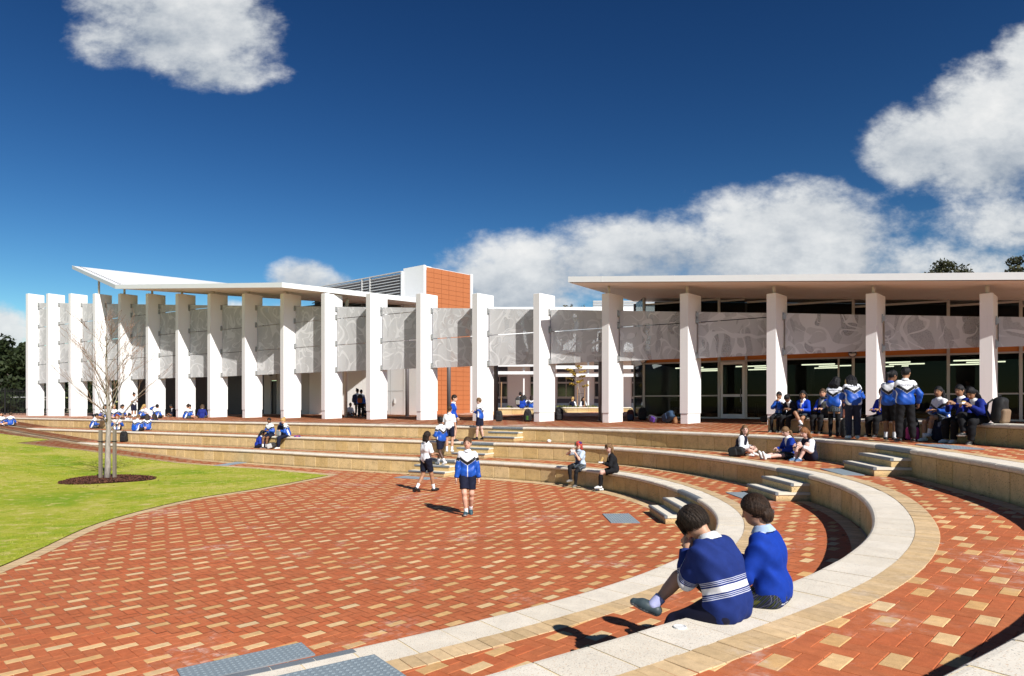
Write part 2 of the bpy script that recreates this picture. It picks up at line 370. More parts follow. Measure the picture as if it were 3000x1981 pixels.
# ------------------------------------------------------------------ herringbone pavers
PW = 0.1165; PHI = 0.806
D1 = np.array([math.cos(PHI), math.sin(PHI)]); D2 = np.array([math.sin(PHI), -math.cos(PHI)]); PO = np.array([-7.06, 9.35])
def lattice(x0, x1, y0, y1):
    cs = np.array([[x0, y0], [x1, y0], [x0, y1], [x1, y1]]) - PO
    a = cs @ D1 / PW; b = cs @ D2 / PW
    A, B = np.meshgrid(np.arange(int(a.min()) - 2, int(a.max()) + 3), np.arange(int(b.min()) - 2, int(b.max()) + 3), indexing='ij')
    A = A.ravel(); B = B.ravel(); m = (A - B) % 4
    h = m == 0; v = m == 3
    cA = np.concatenate([A[h] + 1.0, A[v] + 0.5]); cB = np.concatenate([B[h] + 0.5, B[v] + 1.0]); isH = np.concatenate([np.ones(h.sum(), bool), np.zeros(v.sum(), bool)])
    a0 = A[h]; b0 = B[h]; n = (b0 - a0) // 4; par = ((a0 + n) % 2) == 0; mm = (a0 + n) // 2
    cr = par & ((n % 2 == 0) | ((mm - (n - 1) // 2) % 2 == 0)); cream = np.concatenate([cr, np.zeros(v.sum(), bool)])
    ctr = PO + cA[:, None] * PW * D1 + cB[:, None] * PW * D2
    k = (ctr[:, 0] > x0) & (ctr[:, 0] < x1) & (ctr[:, 1] > y0) & (ctr[:, 1] < y1)
    return ctr[k], isH[k], cream[k]
def paver_colors(cream, n):
    r = rng.random((n, 3)); r[:, 0] **= 1.4; red = np.stack([0.435 + .03 * r[:, 0], 0.122 + .014 * r[:, 1], 0.046 + .008 * r[:, 1]], 1) * (0.94 + .12 * r[:, 2:3])
    t = r[:, :1] ** 1.3; crm = (1 - t) * np.array([[.60, .355, .145]]) + t * np.array([[.68, .50, .28]])
    return np.where(cream[:, None], crm * (0.88 + .2 * r[:, 2:3]), red)
def border_run(c, width, depth_sign=1.0, pitch=0.1165):
    """soldier course along a curve: centre, direction angle"""
    q = resample(c, pitch); mid = (q[1:] + q[:-1]) / 2; t = q[1:] - q[:-1]; an = np.arctan2(t[:, 1], t[:, 0])
    nrm = np.stack([-np.sin(an), np.cos(an)], 1); return mid + nrm * width / 2 * depth_sign, an
PAVMESH = {}
def paver_mesh(l, w):
    if (l, w) not in PAVMESH:
        b = 0.0035; d = 0.03; hl, hw = l / 2, w / 2; v = []
        for z, i in ((-d, 0), (-b, 0), (0, b)): v += [(-hl + i, -hw + i, z), (hl - i, -hw + i, z), (hl - i, hw - i, z), (-hl + i, hw - i, z)]
        f = [(8, 9, 10, 11)] + [(k * 4 + j, k * 4 + (j + 1) % 4, k * 4 + 4 + (j + 1) % 4, k * 4 + 4 + j) for k in (0, 1) for j in range(4)]
        PAVMESH[(l, w)] = mesh_data('paver', v, f, M_PAV_O)
    return PAVMESH[(l, w)]
def lay(parent, ctr, ang, l, w, col, zf, cap=300):
    """lay pavers: the ones that show largest are objects, the rest one field"""
    n = len(ctr); z = np.array([zf(*p) for p in ctr]) + rng.normal(0, .0009, n); ang = ang + rng.normal(0, .006, n)
    Y = np.maximum(ctr[:, 1], .3); u = CXP + FPX * ctr[:, 0] / Y; vv = HZP + FPX * (EYE - z) / Y
    vis = (u > -40) & (u < 3040) & (vv < 2010) & (ctr[:, 1] > 1.0); size = np.where(vis, (EYE - z) / Y ** 3, 0)
    top = np.argsort(-size)[:cap]; top = top[size[top] > 0]; isobj = np.zeros(n, bool); isobj[top] = True
    lw = np.broadcast_to(np.asarray(l, float), n), np.broadcast_to(np.asarray(w, float), n)
    for i in np.nonzero(isobj)[0]:
        o = bpy.data.objects.new('paver', paver_mesh(float(lw[0][i]), float(lw[1][i]))); COL.objects.link(o); o.parent = parent
        o.location = (*ctr[i], z[i]); o.rotation_euler = (rng.normal(0, .003), rng.normal(0, .003), ang[i]); o.color = (*col[i], 1)
    r = np.nonzero(~isobj)[0]
    if len(r):
        ca, sa = np.cos(ang[r]), np.sin(ang[r]); far_ = np.clip((ctr[r, 1] - 9) / 12, 0, 1) * .0016; hl, hw = lw[0][r] / 2 - .001 + far_, lw[1][r] / 2 - .001 + far_; V = []
        for sx, sy in ((-1, -1), (1, -1), (1, 1), (-1, 1)):
            x = sx * hl * ca - sy * hw * sa + ctr[r, 0]; y = sx * hl * sa + sy * hw * ca + ctr[r, 1]; V.append(np.stack([x, y, z[r]], 1))
        V = np.stack(V, 1).reshape(-1, 3); F = np.arange(len(V)).reshape(-1, 4)
        f = mobj('paver_field', V, F.tolist(), M_PAV_F, parent, col=np.repeat(col[r], 4, axis=0)); stuff(f)
GAP = 0.004
BW = 0.235
def visible(ctr, z, m=60):
    Y = np.maximum(ctr[:, 1], .05); u = CXP + FPX * ctr[:, 0] / Y; v = HZP + FPX * (EYE - z) / Y
    return (ctr[:, 1] > 1.2) & (u > -m) & (u < 3000 + m) & (v < 1981 + m)
def zone(parent, x0, x1, y0, y1, keep, zf, zlev, borders=(), cap=300):
    c, h, cr = lattice(x0, x1, y0, y1); k = keep(c) & visible(c, zlev, 120); c, h, cr = c[k], h[k], cr[k]
    ang = np.where(h, PHI, PHI + math.pi / 2); col = paver_colors(cr, len(c)); L = np.full(len(c), PW * 2 - GAP); W = np.full(len(c), PW - GAP)
    Zs = np.zeros(len(c))
    for (curve, sgn) in borders:
        bc, ba = border_run(curve, BW, sgn); k = visible(bc, zlev, 120); bc, ba = bc[k], ba[k]; n = len(bc)
        r = rng.random((n, 2)); bcol = np.array([[.58, .41, .22]]) * (0.86 + .22 * r[:, :1]) + np.array([[.05, .05, .05]]) * r[:, 1:]
        c = np.vstack([c, bc]); ang = np.concatenate([ang, ba + math.pi / 2]); col = np.vstack([col, bcol]); L = np.concatenate([L, np.full(n, BW - GAP)]); W = np.concatenate([W, np.full(n, PW - GAP)]); Zs = np.concatenate([Zs, np.full(n, .005)])
    zz = {}
    lay(parent, c, ang, np.round(L, 4), np.round(W, 4), col, zf, cap) if not len(borders) else lay2(parent, c, ang, L, W, col, zf, Zs, cap)
def lay2(parent, c, ang, L, W, col, zf, Zs, cap):
    m = Zs > 0
    # the border courses sit a few millimetres proud of the herringbone
    full = np.arange(len(c)); order = {tuple(np.round(c[i], 5)): Zs[i] for i in full[m]}
    lay(parent, c, ang, np.round(L, 4), np.round(W, 4), col, lambda x, y: zf(x, y) + order.get((round(x, 5), round(y, 5)), 0.0), cap)
p1 = thin(offset(T1, 0.03), 4); p1b = thin(offset(T1, -2 * BW + .09), 4)
lp = thin(lawn_poly, 2) if len(lawn_poly) > 400 else lawn_poly
lawn_grow = np.vstack([offset(lawn_low, -0.12), lawn_up[1:], lawn_far, [(-60, -6.0)]])
keep0 = lambda c: inside(p1b, c) & ~inside(lawn_poly, c)
lw1 = offset(lawn_low, 0.0); lw2 = resample(lawn_up, 0.1); lw3 = resample(lawn_far, 0.1)
zone(plaza, -46, 4.2, 2.0, 60, keep0, zf0, 0.0, [(T1 + 0, -1), (offset(T1, -BW), -1), (lw1, -1), (lw2, -1), (offset(lw2, -BW), -1), (lw3, -1), (resample(notch, .1), -1)])
a1 = thin(offset(T1, CAPW + BW - .08), 4); b1 = thin(offset(T2, .03 - BW + .09), 4)
zone(lower_terrace, -46, 7, 1.0, 60, lambda c: inside(b1, c) & ~inside(a1, c), zf1, L1, [(offset(T1, CAPW), 1), (T2, -1)])
a2 = thin(offset(T2, CAPW + BW - .08), 4); b2 = thin(offset(T3, .03 - BW + .09), 4)
zone(middle_terrace, -46, 9, 1.0, 60, lambda c: inside(b2, c) & ~inside(a2, c), zf2, L2, [(offset(T2, CAPW), 1), (T3, -1)])
a3 = thin(offset(T3, CAPW + BW - .08), 4)
zone(upper_terrace, -46, 24, 1.5, 46, lambda c: ~inside(a3, c) & (c[:, 1] + .56 * c[:, 0] < 40), zf3, L3, [(offset(T3, CAPW), 1)], cap=300)

# ------------------------------------------------------------------ grass tufts on the lawn
def grass_patch():
    n = 90000; y = 9.5 + 30 * rng.random(n) ** 1.7; x = -2.0 - 30 * rng.random(n) ** 1.2; p = np.stack([x, y], 1)
    k = inside(lawn_poly, p) & visible(p, 0.0, 30); p = p[k]; n = len(p)
    z = np.array([zg(a) for a in p[:, 0]]) + .015; an = rng.random(n) * 2 * math.pi; h = .018 + .030 * rng.random(n); w = .006 + .006 * rng.random(n)
    sc = 1 + (p[:, 1] - 9) / 20; w = w * sc * .8; h = h * .7
    dx, dy = np.cos(an), np.sin(an); le_ = .02 * rng.random(n)
    A = np.stack([p[:, 0] - dx * w, p[:, 1] - dy * w, z], 1); B = np.stack([p[:, 0] + dx * w, p[:, 1] + dy * w, z], 1)
    C = np.stack([p[:, 0] - dy * le_, p[:, 1] + dx * le_, z + h], 1); V = np.stack([A, B, C], 1).reshape(-1, 3)
    r = rng.random((n, 1)); dry = rng.random((n, 1)) < .30
    col = np.where(dry, np.array([[.36, .33, .075]]) * (.9 + .25 * r), np.array([[.235, .275, .022]]) * (.85 + .3 * r))
    return stuff(tag(mobj('grass', V, np.arange(len(V)).reshape(-1, 3).tolist(), M_GRASS, col=np.repeat(col, 3, axis=0)), 'short yellow green grass covering the lawn', 'grass'))
grass_patch()
# ================================================================== seat walls, steps
def coping_b(gg, bs, o):
    pos = P_(gg); r = gg.node('ShaderNodeObjectInfo').outputs['Random']
    base = gg.mix(r, (0.68, 0.615, 0.505), (0.73, 0.67, 0.57)); n = gg.noise(pos, 5.0, 4)
    c = gg.mix(1.0, base, gg.ramp(n, [(0.3, 0.90), (0.7, 1.06)]), 'MULTIPLY')
    s1 = gg.noise(pos, 120, 2, 0.5); s2 = gg.noise(gg.vmath('ADD', pos, (5, 3, 1)), 85, 2, 0.5); s3 = gg.noise(gg.vmath('ADD', pos, (1, 9, 4)), 100, 2, 0.5)
    c = gg.mix(gg.math('MULTIPLY', gg.smooth(s1, 0.62, 0.68), 0.75), c, (0.20, 0.18, 0.17)); c = gg.mix(gg.math('MULTIPLY', gg.smooth(s2, 0.60, 0.68), 0.55), c, (0.50, 0.30, 0.15))
    c = gg.mix(gg.math('MULTIPLY', gg.smooth(s3, 0.58, 0.66), 0.6), c, (0.84, 0.79, 0.69))
    gg.set(bs.inputs['Base Color'], c); bs.inputs['Roughness'].default_value = 0.75; bs.inputs['Specular IOR Level'].default_value = 0.3
M_COPING = material('exposed aggregate coping', coping_b)
def lime_b(gg, bs, o):
    pos = P_(gg); r = gg.node('ShaderNodeObjectInfo').outputs['Random']
    base = gg.mix(r, (0.57, 0.40, 0.175), (0.66, 0.495, 0.27)); n = gg.noise(pos, 4.5, 5, 0.6)
    c = gg.mix(1.0, base, gg.ramp(n, [(0.25, 0.80), (0.5, 1.0), (0.75, 1.14)]), 'MULTIPLY')
    pit = gg.noise(gg.vmath('MULTIPLY', pos, (1, 1, 1.5)), 34, 3, 0.62); pm = gg.smooth(pit, 0.575, 0.66); dens = gg.smooth(gg.noise(pos, 2.3, 3), 0.32, 0.52)
    pm = gg.math('MULTIPLY', pm, dens); c = gg.mix(gg.math('MULTIPLY', pm, 0.80), c, (0.085, 0.050, 0.022))
    c = gg.mix(gg.math('MULTIPLY', gg.smooth(gg.noise(pos, 13, 3), 0.55, 0.75), 0.45), c, (0.64, 0.50, 0.32))
    x, y, z = gg.sep(pos); hz_ = gg.math('MULTIPLY', gg.math('FRACT', gg.math('DIVIDE', gg.math('ADD', z, 0.01), 0.53)), 0.53); gm_ = gg.math('MULTIPLY', gg.smooth(gg.math('ADD', hz_, gg.math('MULTIPLY', gg.noise(pos, 6.0, 4, 0.7), 0.10)), 0.145, 0.055), 0.60)
    c = gg.mix(gm_, c, (0.16, 0.115, 0.055)); st = gg.smooth(gg.noise(gg.vmath('MULTIPLY', pos, (1, 1, .22)), 5.0, 4, .65), .60, .75); c = gg.mix(gg.math('MULTIPLY', st, .30), c, (0.24, 0.17, 0.085))
    gg.set(bs.inputs['Base Color'], c); bs.inputs['Roughness'].default_value = 0.92; bs.inputs['Specular IOR Level'].default_value = 0.15
    gg.set(bs.inputs['Normal'], gg.bump(gg.math('SUBTRACT', gg.math('MULTIPLY', n, 0.4), pm), 0.30, 0.006))
M_LIME = material('limestone block', lime_b)
M_MORTAR = simple('yellow mortar', (0.58, 0.42, 0.17), 0.95, 0.15, 9)
M_CAPMORTAR = simple('cream mortar', (0.74, 0.60, 0.36), 0.95, 0.12, 9)
M_NOSE = simple('grey nosing tile', (0.155, 0.175, 0.195), 0.55, 0.14, 9, bump=0.15)
M_TREAD = simple('pale tread slab', (0.70, 0.645, 0.53), 0.8, 0.10, 14, bump=0.2)
M_PAD = simple('grey tactile pad', (0.20, 0.245, 0.275), 0.5, 0.12, 5)
PROF = [(0.030, -0.092), (0.004, -0.078), (-0.008, -0.050), (0.000, -0.020), (0.022, -0.003), (0.05, 0.0), (CAPW, 0.0), (CAPW, -0.092)]
def arc_s(c): return np.concatenate([[0], np.cumsum(np.linalg.norm(np.diff(c, axis=0), axis=1))])
class Curve:
    def __init__(s, c):
        s.c = c; s.s = arc_s(c); t = np.gradient(c, axis=0); s.t = t / np.linalg.norm(t, axis=1)[:, None]
    def at(s, q):
        p = np.array([np.interp(q, s.s, s.c[:, 0]), np.interp(q, s.s, s.c[:, 1])]); t = np.array([np.interp(q, s.s, s.t[:, 0]), np.interp(q, s.s, s.t[:, 1])])
        t /= np.linalg.norm(t); return p, t, np.array([-t[1], t[0]])
    def nearest(s, x, y): return s.s[int(((s.c - np.array([x, y])) ** 2).sum(1).argmin())]
C1, C2, C3 = Curve(T1), Curve(T2), Curve(T3)
def seat_wall(label, C, top, zbase, q0, q1, skip=()):
    p, _, _ = C.at((q0 + q1) / 2); base = Vector((p[0], p[1], zbase(p[0], p[1])))
    th = thing('seat_wall', label, 'seat wall', base, 0, 'terraced seat walls around the plaza')
    W = lambda P, z: (P[0] - base.x, P[1] - base.y, z - base.z)
    # mortar core, set back behind the stones
    n = int((q1 - q0) / .25) + 2; v = []; f = []
    for i, q in enumerate(np.linspace(q0, q1, n)):
        P, t, nn = C.at(q); zb = zbase(*P) - .08
        for o_, z in ((.046, zb), (.046, top - .05), (.030, top - .004), (CAPW - .012, top - .003), (CAPW - .012, zb)): v.append(W(P + nn * o_, z))
        if i: b = 5 * i; f += [(b - 5 + k, b + k, b + k + 1, b - 4 + k) for k in range(4)]
    mobj('mortar', v, f, [M_MORTAR, M_CAPMORTAR], th, midx=[0, 1, 1, 0] * (n - 1))
    m = max(1, int(round((q1 - q0) / .62))); qs = np.linspace(q0, q1, m + 1)
    for a, b in zip(qs[:-1], qs[1:]):
        pr = .034 + rng.normal(0, .0025); pts = []
        for zz in (0, 1):
            for q, o_ in ((a + .006, pr), (b - .006, pr), (b - .006, .24), (a + .006, .24)):
                P, t, nn = C.at(q); z = zbase(*P) - .06 if zz == 0 else top - .098; pts.append(W(P + nn * o_, max(z, zbase(*P) - .06)))
        if pts[4][2] - pts[0][2] < .05: continue
        # bevelled front face
        bm_ = MB(); fr = [Vector(pts[i]) for i in (0, 1, 5, 4)]; bk = [Vector(pts[i]) for i in (3, 2, 6, 7)]; P, t, nn = C.at((a + b) / 2); N3 = Vector((nn[0], nn[1], 0)); ctr = sum(fr, Vector()) / 4
        inn = [p_ + (ctr - p_).normalized() * .014 for p_ in fr]; mid_ = [p_ + N3 * .010 for p_ in fr]
        bm_.add(inn + mid_ + bk, [(0, 1, 2, 3)] + [(i, 4 + i, 4 + (i + 1) % 4, (i + 1) % 4) for i in range(4)] + [(4 + i, 8 + i, 8 + (i + 1) % 4, 4 + (i + 1) % 4) for i in range(4)])
        bm_.build('block', M_LIME, th)
    m = max(1, int(round((q1 - q0) / .405))); qs = np.linspace(q0, q1, m + 1); k = len(PROF)
    for a, b in zip(qs[:-1], qs[1:]):
        P0, _, _ = C.at((a + b) / 2)
        if top - zbase(*P0) < -.02: continue
        v = []; dz = rng.normal(0, .0012)
        for q in (a + .006, (a + b) / 2, b - .006):
            P, t, nn = C.at(q); v += [W(P + nn * o_, top + z + dz) for o_, z in PROF]
        f = [(i, i + 1, k + i + 1, k + i) for i in range(k - 1)] + [(k + i, k + i + 1, 2 * k + i + 1, 2 * k + i) for i in range(k - 1)] + [tuple(range(k - 1, -1, -1)), tuple(range(2 * k, 3 * k))]
        o = mobj('coping_stone', v, [tuple(reversed(x)) for x in f], M_COPING, th, smooth=False)
    return th
def q_of(C, x, y): return C.nearest(x, y)
seat_wall('lowest curved limestone seat wall, facing the round paved plaza', C1, L1, lambda x, y: zg(x), q_of(C1, -23, 34.6), q_of(C1, -6.5, 2.2))
seat_wall('second curved limestone seat wall, one terrace above the plaza edge wall', C2, L2, lambda x, y: max(L1, zg(x)), q_of(C2, -30, 40.6), q_of(C2, -2.2, 2.0))
seat_wall('third curved limestone seat wall, holding up the terrace of the white pillars', C3, L3, lambda x, y: max(L2, zg(x)), q_of(C3, -37, 47), q_of(C3, 0.6, 1.3))
BN = Curve(spline([(8.15, 21.5), (8.8, 20.6), (9.5, 18.9), (9.95, 16.6), (10.12, 14.4), (10.1, 12.4), (9.9, 10.2), (9.5, 7.6)], .1))
LB = 2.055
seat_wall('limestone bench wall under the seated students on the upper terrace', BN, LB, lambda x, y: zt(x, y), 0.0, BN.s[-1])

def steps(label, C, qa, qb, zlow, ztop):
    """two steps against a seat wall plus the nosing on the wall's own edge; qa..qb along the curve"""
    P, t, nn = C.at((qa + qb) / 2); base = Vector((P[0] - nn[0] * .3, P[1] - nn[1] * .3, zlow)); th = thing('steps', label, 'steps', base, 0, 'short flights of steps between the terraces')
    A, ta, na = C.at(qa); B, tb, nb = C.at(qb); rise = (ztop - zlow) / 3
    ex = (B - A) / np.linalg.norm(B - A); ey = np.array([-ex[1], ex[0]]); wid = np.linalg.norm(B - A)
    def W(a, b, z): p = A + ex * a + ey * b; return (p[0] - base.x, p[1] - base.y, z - base.z)
    def box(x0, x1, y0, y1, z0, z1, name, mat):
        m = MB(); m.hexa([W(x0, y0, z0), W(x1, y0, z0), W(x1, y1, z0), W(x0, y1, z0), W(x0, y0, z1), W(x1, y0, z1), W(x1, y1, z1), W(x0, y1, z1)]); return m.build(name, mat, th)
    for k, dpt in ((1, .66), (2, .34)):
        z1 = zlow + rise * k
        box(.02 * k, wid - .02 * k, -dpt + .012, .15, zlow - .03 if k == 1 else zlow + rise + .003, z1 - .052, 'riser', M_LIME)
        box(.02 * k - .015, wid - .02 * k + .015, -dpt + .052, .10, z1 - .05, z1, 'tread', M_TREAD)
        n = 4; a0 = .02 * k - .018; pw = (wid - 2 * a0) / n
        for i in range(n):
            m = MB(); x0, x1 = a0 + i * pw + .004, a0 + (i + 1) * pw - .004; y0 = -dpt - .012
            pr = [(y0 + .012, z1 - .056), (y0, z1 - .046), (y0, z1 - .010), (y0 + .012, z1 + .003), (y0 + .062, z1 + .003), (y0 + .062, z1 - .056)]
            v = [W(x, y, z) for x in (x0, x1) for y, z in pr]; q = len(pr)
            m.add(v, [tuple(range(q)), tuple(range(2 * q - 1, q - 1, -1))] + [(j, q + j, q + (j + 1) % q, (j + 1) % q) for j in range(q)]); m.build('nosing', M_NOSE, th)
    n = 5; qs = np.linspace(qa, qb, n + 1); pr = [(.032, -.094), (-.001, -.080), (-.013, -.050), (-.005, -.018), (.020, .002), (.05, .004), (.11, .004), (.11, -.02)]; q_ = len(pr)
    for a, b in zip(qs[:-1], qs[1:]):
        v = []
        for q in (a + .004, b - .004):
            Pq, _, nq = C.at(q); v += [(Pq[0] + nq[0] * o_ - base.x, Pq[1] + nq[1] * o_ - base.y, ztop + z - base.z) for o_, z in pr]
        mobj('nosing', v, [tuple(range(q_ - 1, -1, -1)), tuple(range(q_, 2 * q_))] + [(j, (j + 1) % q_, q_ + (j + 1) % q_, q_ + j) for j in range(q_)], M_NOSE, th)
    return th
def tactile(label, pts, z):
    """grey warning pad with raised studs, corners in plan, counter-clockwise"""
    c = sum((Vector(p) for p in pts), Vector((0, 0))) / 4; th = thing('tactile_pad', label, 'paving pad', (c.x, c.y, z), 0, 'grey tactile pads at the head and foot of the steps')
    p = [Vector((a - c.x, b - c.y)) for a, b in pts]
    m = MB(); m.hexa([(q.x, q.y, -.004) for q in p] + [(q.x, q.y, .010) for q in p]); m.build('mat', M_PAD, th)
    m = MB(); w = (p[1] - p[0]).length; h = (p[3] - p[0]).length; nx, ny = max(3, int(w / .052)), max(3, int(h / .052))
    for i in range(nx):
        for j in range(ny):
            a, b = (i + .5) / nx, (j + .5) / ny; q = p[0] * (1 - a) * (1 - b) + p[1] * a * (1 - b) + p[2] * a * b + p[3] * (1 - a) * b; v = []
            for r, z_ in ((.017, .010), (.011, .0155)): v += [(q.x + r * math.cos(t), q.y + r * math.sin(t), z_) for t in np.arange(6) * math.pi / 3]
            m.add(v, [(k, (k + 1) % 6, 6 + (k + 1) % 6, 6 + k) for k in range(6)] + [tuple(range(6, 12))])
    stuff(m.build('studs', M_PAD, th)); return th
def pad_at(label, C, qa, qb, o0, o1, z):
    A, _, na = C.at(qa); B, _, nb = C.at(qb); tactile(label, [tuple(A + na * o0), tuple(B + nb * o0), tuple(B + nb * o1), tuple(A + na * o1)], z)
# right-hand flight
for C, (xa, ya), (xb, yb), zl, zh, nm in ((C1, (3.72, 15.3), (3.80, 13.75), 0, L1, 'from the plaza up the lowest wall'), (C2, (5.88, 14.9), (5.86, 13.35), L1, L2, 'up the second wall'), (C3, (7.88, 14.6), (7.62, 12.95), L2, L3, 'up the third wall')):
    qa, qb = C.nearest(xa, ya), C.nearest(xb, yb)
    steps('steps with grey nosings %s on the right' % nm, C, qa, qb, zl, zh)
    pad_at('grey tactile pad below the right-hand steps %s' % nm, C, qa + .1, qb - .1, -1.75 if zl == 0 else -1.20, -1.15 if zl == 0 else -.78, zl + .004)
    if zl == L2: pad_at('grey tactile pad on the right, at the top of the last steps', C, qa + .1, qb - .1, CAPW + .35, CAPW + .95, zh + .006)
# far flight
for C, xa, xb, zl, zh, nm in ((C1, -3.35, -2.0, 0, L1, 'from the plaza up the lowest wall'), (C2, -2.0, -.72, L1, L2, 'up the second wall'), (C3, -.85, .40, L2, L3, 'up the third wall')):
    c = C.c; far = c[:, 1] > 16; i0 = np.nonzero(far & (c[:, 0] > xa))[0][0]; i1 = np.nonzero(far & (c[:, 0] > xb))[0][0]; qa, qb = C.s[i0], C.s[i1]
    steps('steps with grey nosings %s on the far side' % nm, C, qa, qb, zl, zh)
    if zl == 0: pad_at('grey tactile pad on the plaza at the foot of the far steps', C, qa + .05, qb - .05, -1.55, -.95, zl + .004)
# near left flight (only its pads and nosing show over the wall)
qa, qb = C1.nearest(-1.25, 5.3), C1.nearest(-2.6, 4.4)
steps('steps with grey nosings at the near left beside the large pad', C1, qa, qb, 0, L1)
tactile('large grey tactile pad on the plaza beside the near seat wall', [(-2.85, 5.87), (-1.92, 6.57), (-2.16, 6.90), (-3.09, 6.20)], .004)
tactile('grey tactile pad behind the lowest wall at the bottom edge', [(-1.55, 4.15), (-.74, 4.72), (-1.05, 5.13), (-1.88, 4.56)], L1 + .006)
tactile('grey tactile strip across the path beside the lawn tip', [(-12.02, 27.1), (-11.45, 27.1), (-11.12, 29.2), (-11.72, 29.2)], .006)
# thin grey strip of drain set in the terrace behind the third wall
dq0, dq1 = C3.nearest(-34, 45.5), C3.nearest(4.6, 22.2); n = 160; v = []
for q in np.linspace(dq0, dq1, n):
    P, t, nn = C3.at(q); off = CAPW + .40 + .35 * max(0, (P[0] + 2) / 7)
    for o_ in (off, off + .28): p = P + nn * o_; v.append((p[0], p[1], zt(*p) + .009))
dr = thing('drain', 'long grey drain channel behind the coping of the third wall', 'drain', (0, 0, 0))
mobj('grating', v, [(2 * i + 1, 2 * i, 2 * i + 2, 2 * i + 3) for i in range(n - 1)], simple('drain grate', (0.33, 0.335, 0.32), 0.7, 0.15, 20), dr)
v = []; f = []
for i in range(n):      # raised kerbs of the channel
    pass
# ================================================================== colonnade
def white_b(gg, bs, o):
    pos = P_(gg); n = gg.noise(pos, 1.2, 4); f = gg.noise(pos, 30, 3); st = gg.noise(gg.vmath('MULTIPLY', pos, (3, 3, 0.25)), 2.5, 4, 0.6)
    c = gg.mix(n, (0.79, 0.795, 0.80), (0.84, 0.84, 0.835)); c = gg.mix(gg.math('MULTIPLY', gg.smooth(st, 0.58, 0.80), 0.12), c, (0.55, 0.53, 0.50))
    x, y, z = gg.sep(pos); fz = gg.math('FRACT', gg.math('DIVIDE', z, 0.172)); ln = gg.math('LESS_THAN', fz, 0.06); c = gg.mix(gg.math('MULTIPLY', ln, gg.math('MULTIPLY', n, 0.10)), c, (0.50, 0.50, 0.50))
    gr = gg.math('MULTIPLY', gg.smooth(z, 2.15, 1.6), gg.smooth(gg.noise(gg.vmath('MULTIPLY', pos, (1, 1, 2.5)), 3.0, 5, 0.7), 0.42, 0.72)); c = gg.mix(gg.math('MULTIPLY', gr, 0.30), c, (0.42, 0.30, 0.22))
    gg.set(bs.inputs['Base Color'], c); bs.inputs['Roughness'].default_value = 0.7; bs.inputs['Specular IOR Level'].default_value = 0.25
    gg.set(bs.inputs['Normal'], gg.bump(gg.noise(pos, 2.2, 2), 0.05, 0.004))
M_WHITE = material('white render', white_b)
M_STEEL = simple('galvanised steel', (0.42, 0.43, 0.43), 0.45, 0.12, 30, metal=0.6)
M_CREAMST = simple('cream painted steel', (0.66, 0.63, 0.56), 0.5, 0.05, 5)
M_GREYST = simple('dark grey steel', (0.12, 0.11, 0.115), 0.45, 0.08, 5)
TANR = 0.56; ZC = 32.5; AL = math.atan(TANR)
RV = np.array([math.cos(AL), -math.sin(AL)]); NV = np.array([math.sin(AL), math.cos(AL)])     # along the row to the right, and back from it
def row_pt(u, back=0.0):
    X_ = (u - CXP) / FPX; Y = (ZC + back / math.cos(AL)) / (1 + X_ * TANR); return np.array([X_ * Y, Y])
PU = [60, 107, 159, 215, 274, 338, 407, 481, 561, 650, 745, 849, 965, 1095, 1237, 1396, 1577, 1778, 2008, 2272, 2575]
PU = [u * 3000 / 2375 for u in PU]
PYAW = [math.radians(float(np.interp(i, [0, 3, 10, 20], [31, 35, 41, 43]))) for i in range(21)]
WA, WB = 0.37, 1.18
PIL = []
for i, u in enumerate(PU):
    Lp = row_pt(u); th_ = PYAW[i]; ca, sa = math.cos(th_), math.sin(th_)
    N = Lp + WA * np.array([ca, -sa]); bd = np.array([sa, ca]); ad = np.array([ca, -sa])
    ztop = EYE + (HZP - 861) * Lp[1] / FPX; zb = zt(*N)
    PIL.append(dict(L=Lp, N=N, bd=bd, ad=ad, top=ztop, base=zb))
for i, p in enumerate(PIL):
    lab = '%s white rendered pillar counted from the left end of the colonnade' % ORD[i] if i < 20 else 'white pillar beyond the right edge'
    base = Vector((*p['N'], p['base'])); th = thing('pillar', lab, 'pillar', base, 0, 'white pillars of the colonnade')
    def col(z0, z1, ins, name, bev=0.0):
        m = MB(); c = [p['L'] + ins * (p['ad'] + p['bd']), p['N'] + ins * (-p['ad'] + p['bd']), p['N'] - ins * p['ad'] + (WB - ins) * p['bd'], p['L'] + ins * p['ad'] + (WB - ins) * p['bd']]
        ce = sum(c) / 4; rings = [(z0, 0.0), (z1 - .015, 0.0), (z1, .012)]; v = []
        for z, s_ in rings: v += [(*(q + (ce - q) / np.linalg.norm(ce - q) * s_ - p['N']), z - p['base']) for q in c]
        f = [(3, 2, 1, 0), (8, 9, 10, 11)] + [(k * 4 + j, k * 4 + (j + 1) % 4, k * 4 + 4 + (j + 1) % 4, k * 4 + 4 + j) for k in (0, 1) for j in range(4)]
        m.add(v, f); return m.build(name, M_WHITE, th)
    h = .30 + .045 * p['L'][1] / 10 * 1.0
    col(p['base'] - .15, p['base'] + h, .022, 'plinth'); col(p['base'] + h + .006, p['top'], 0.0, 'shaft')
    p['thing'] = th

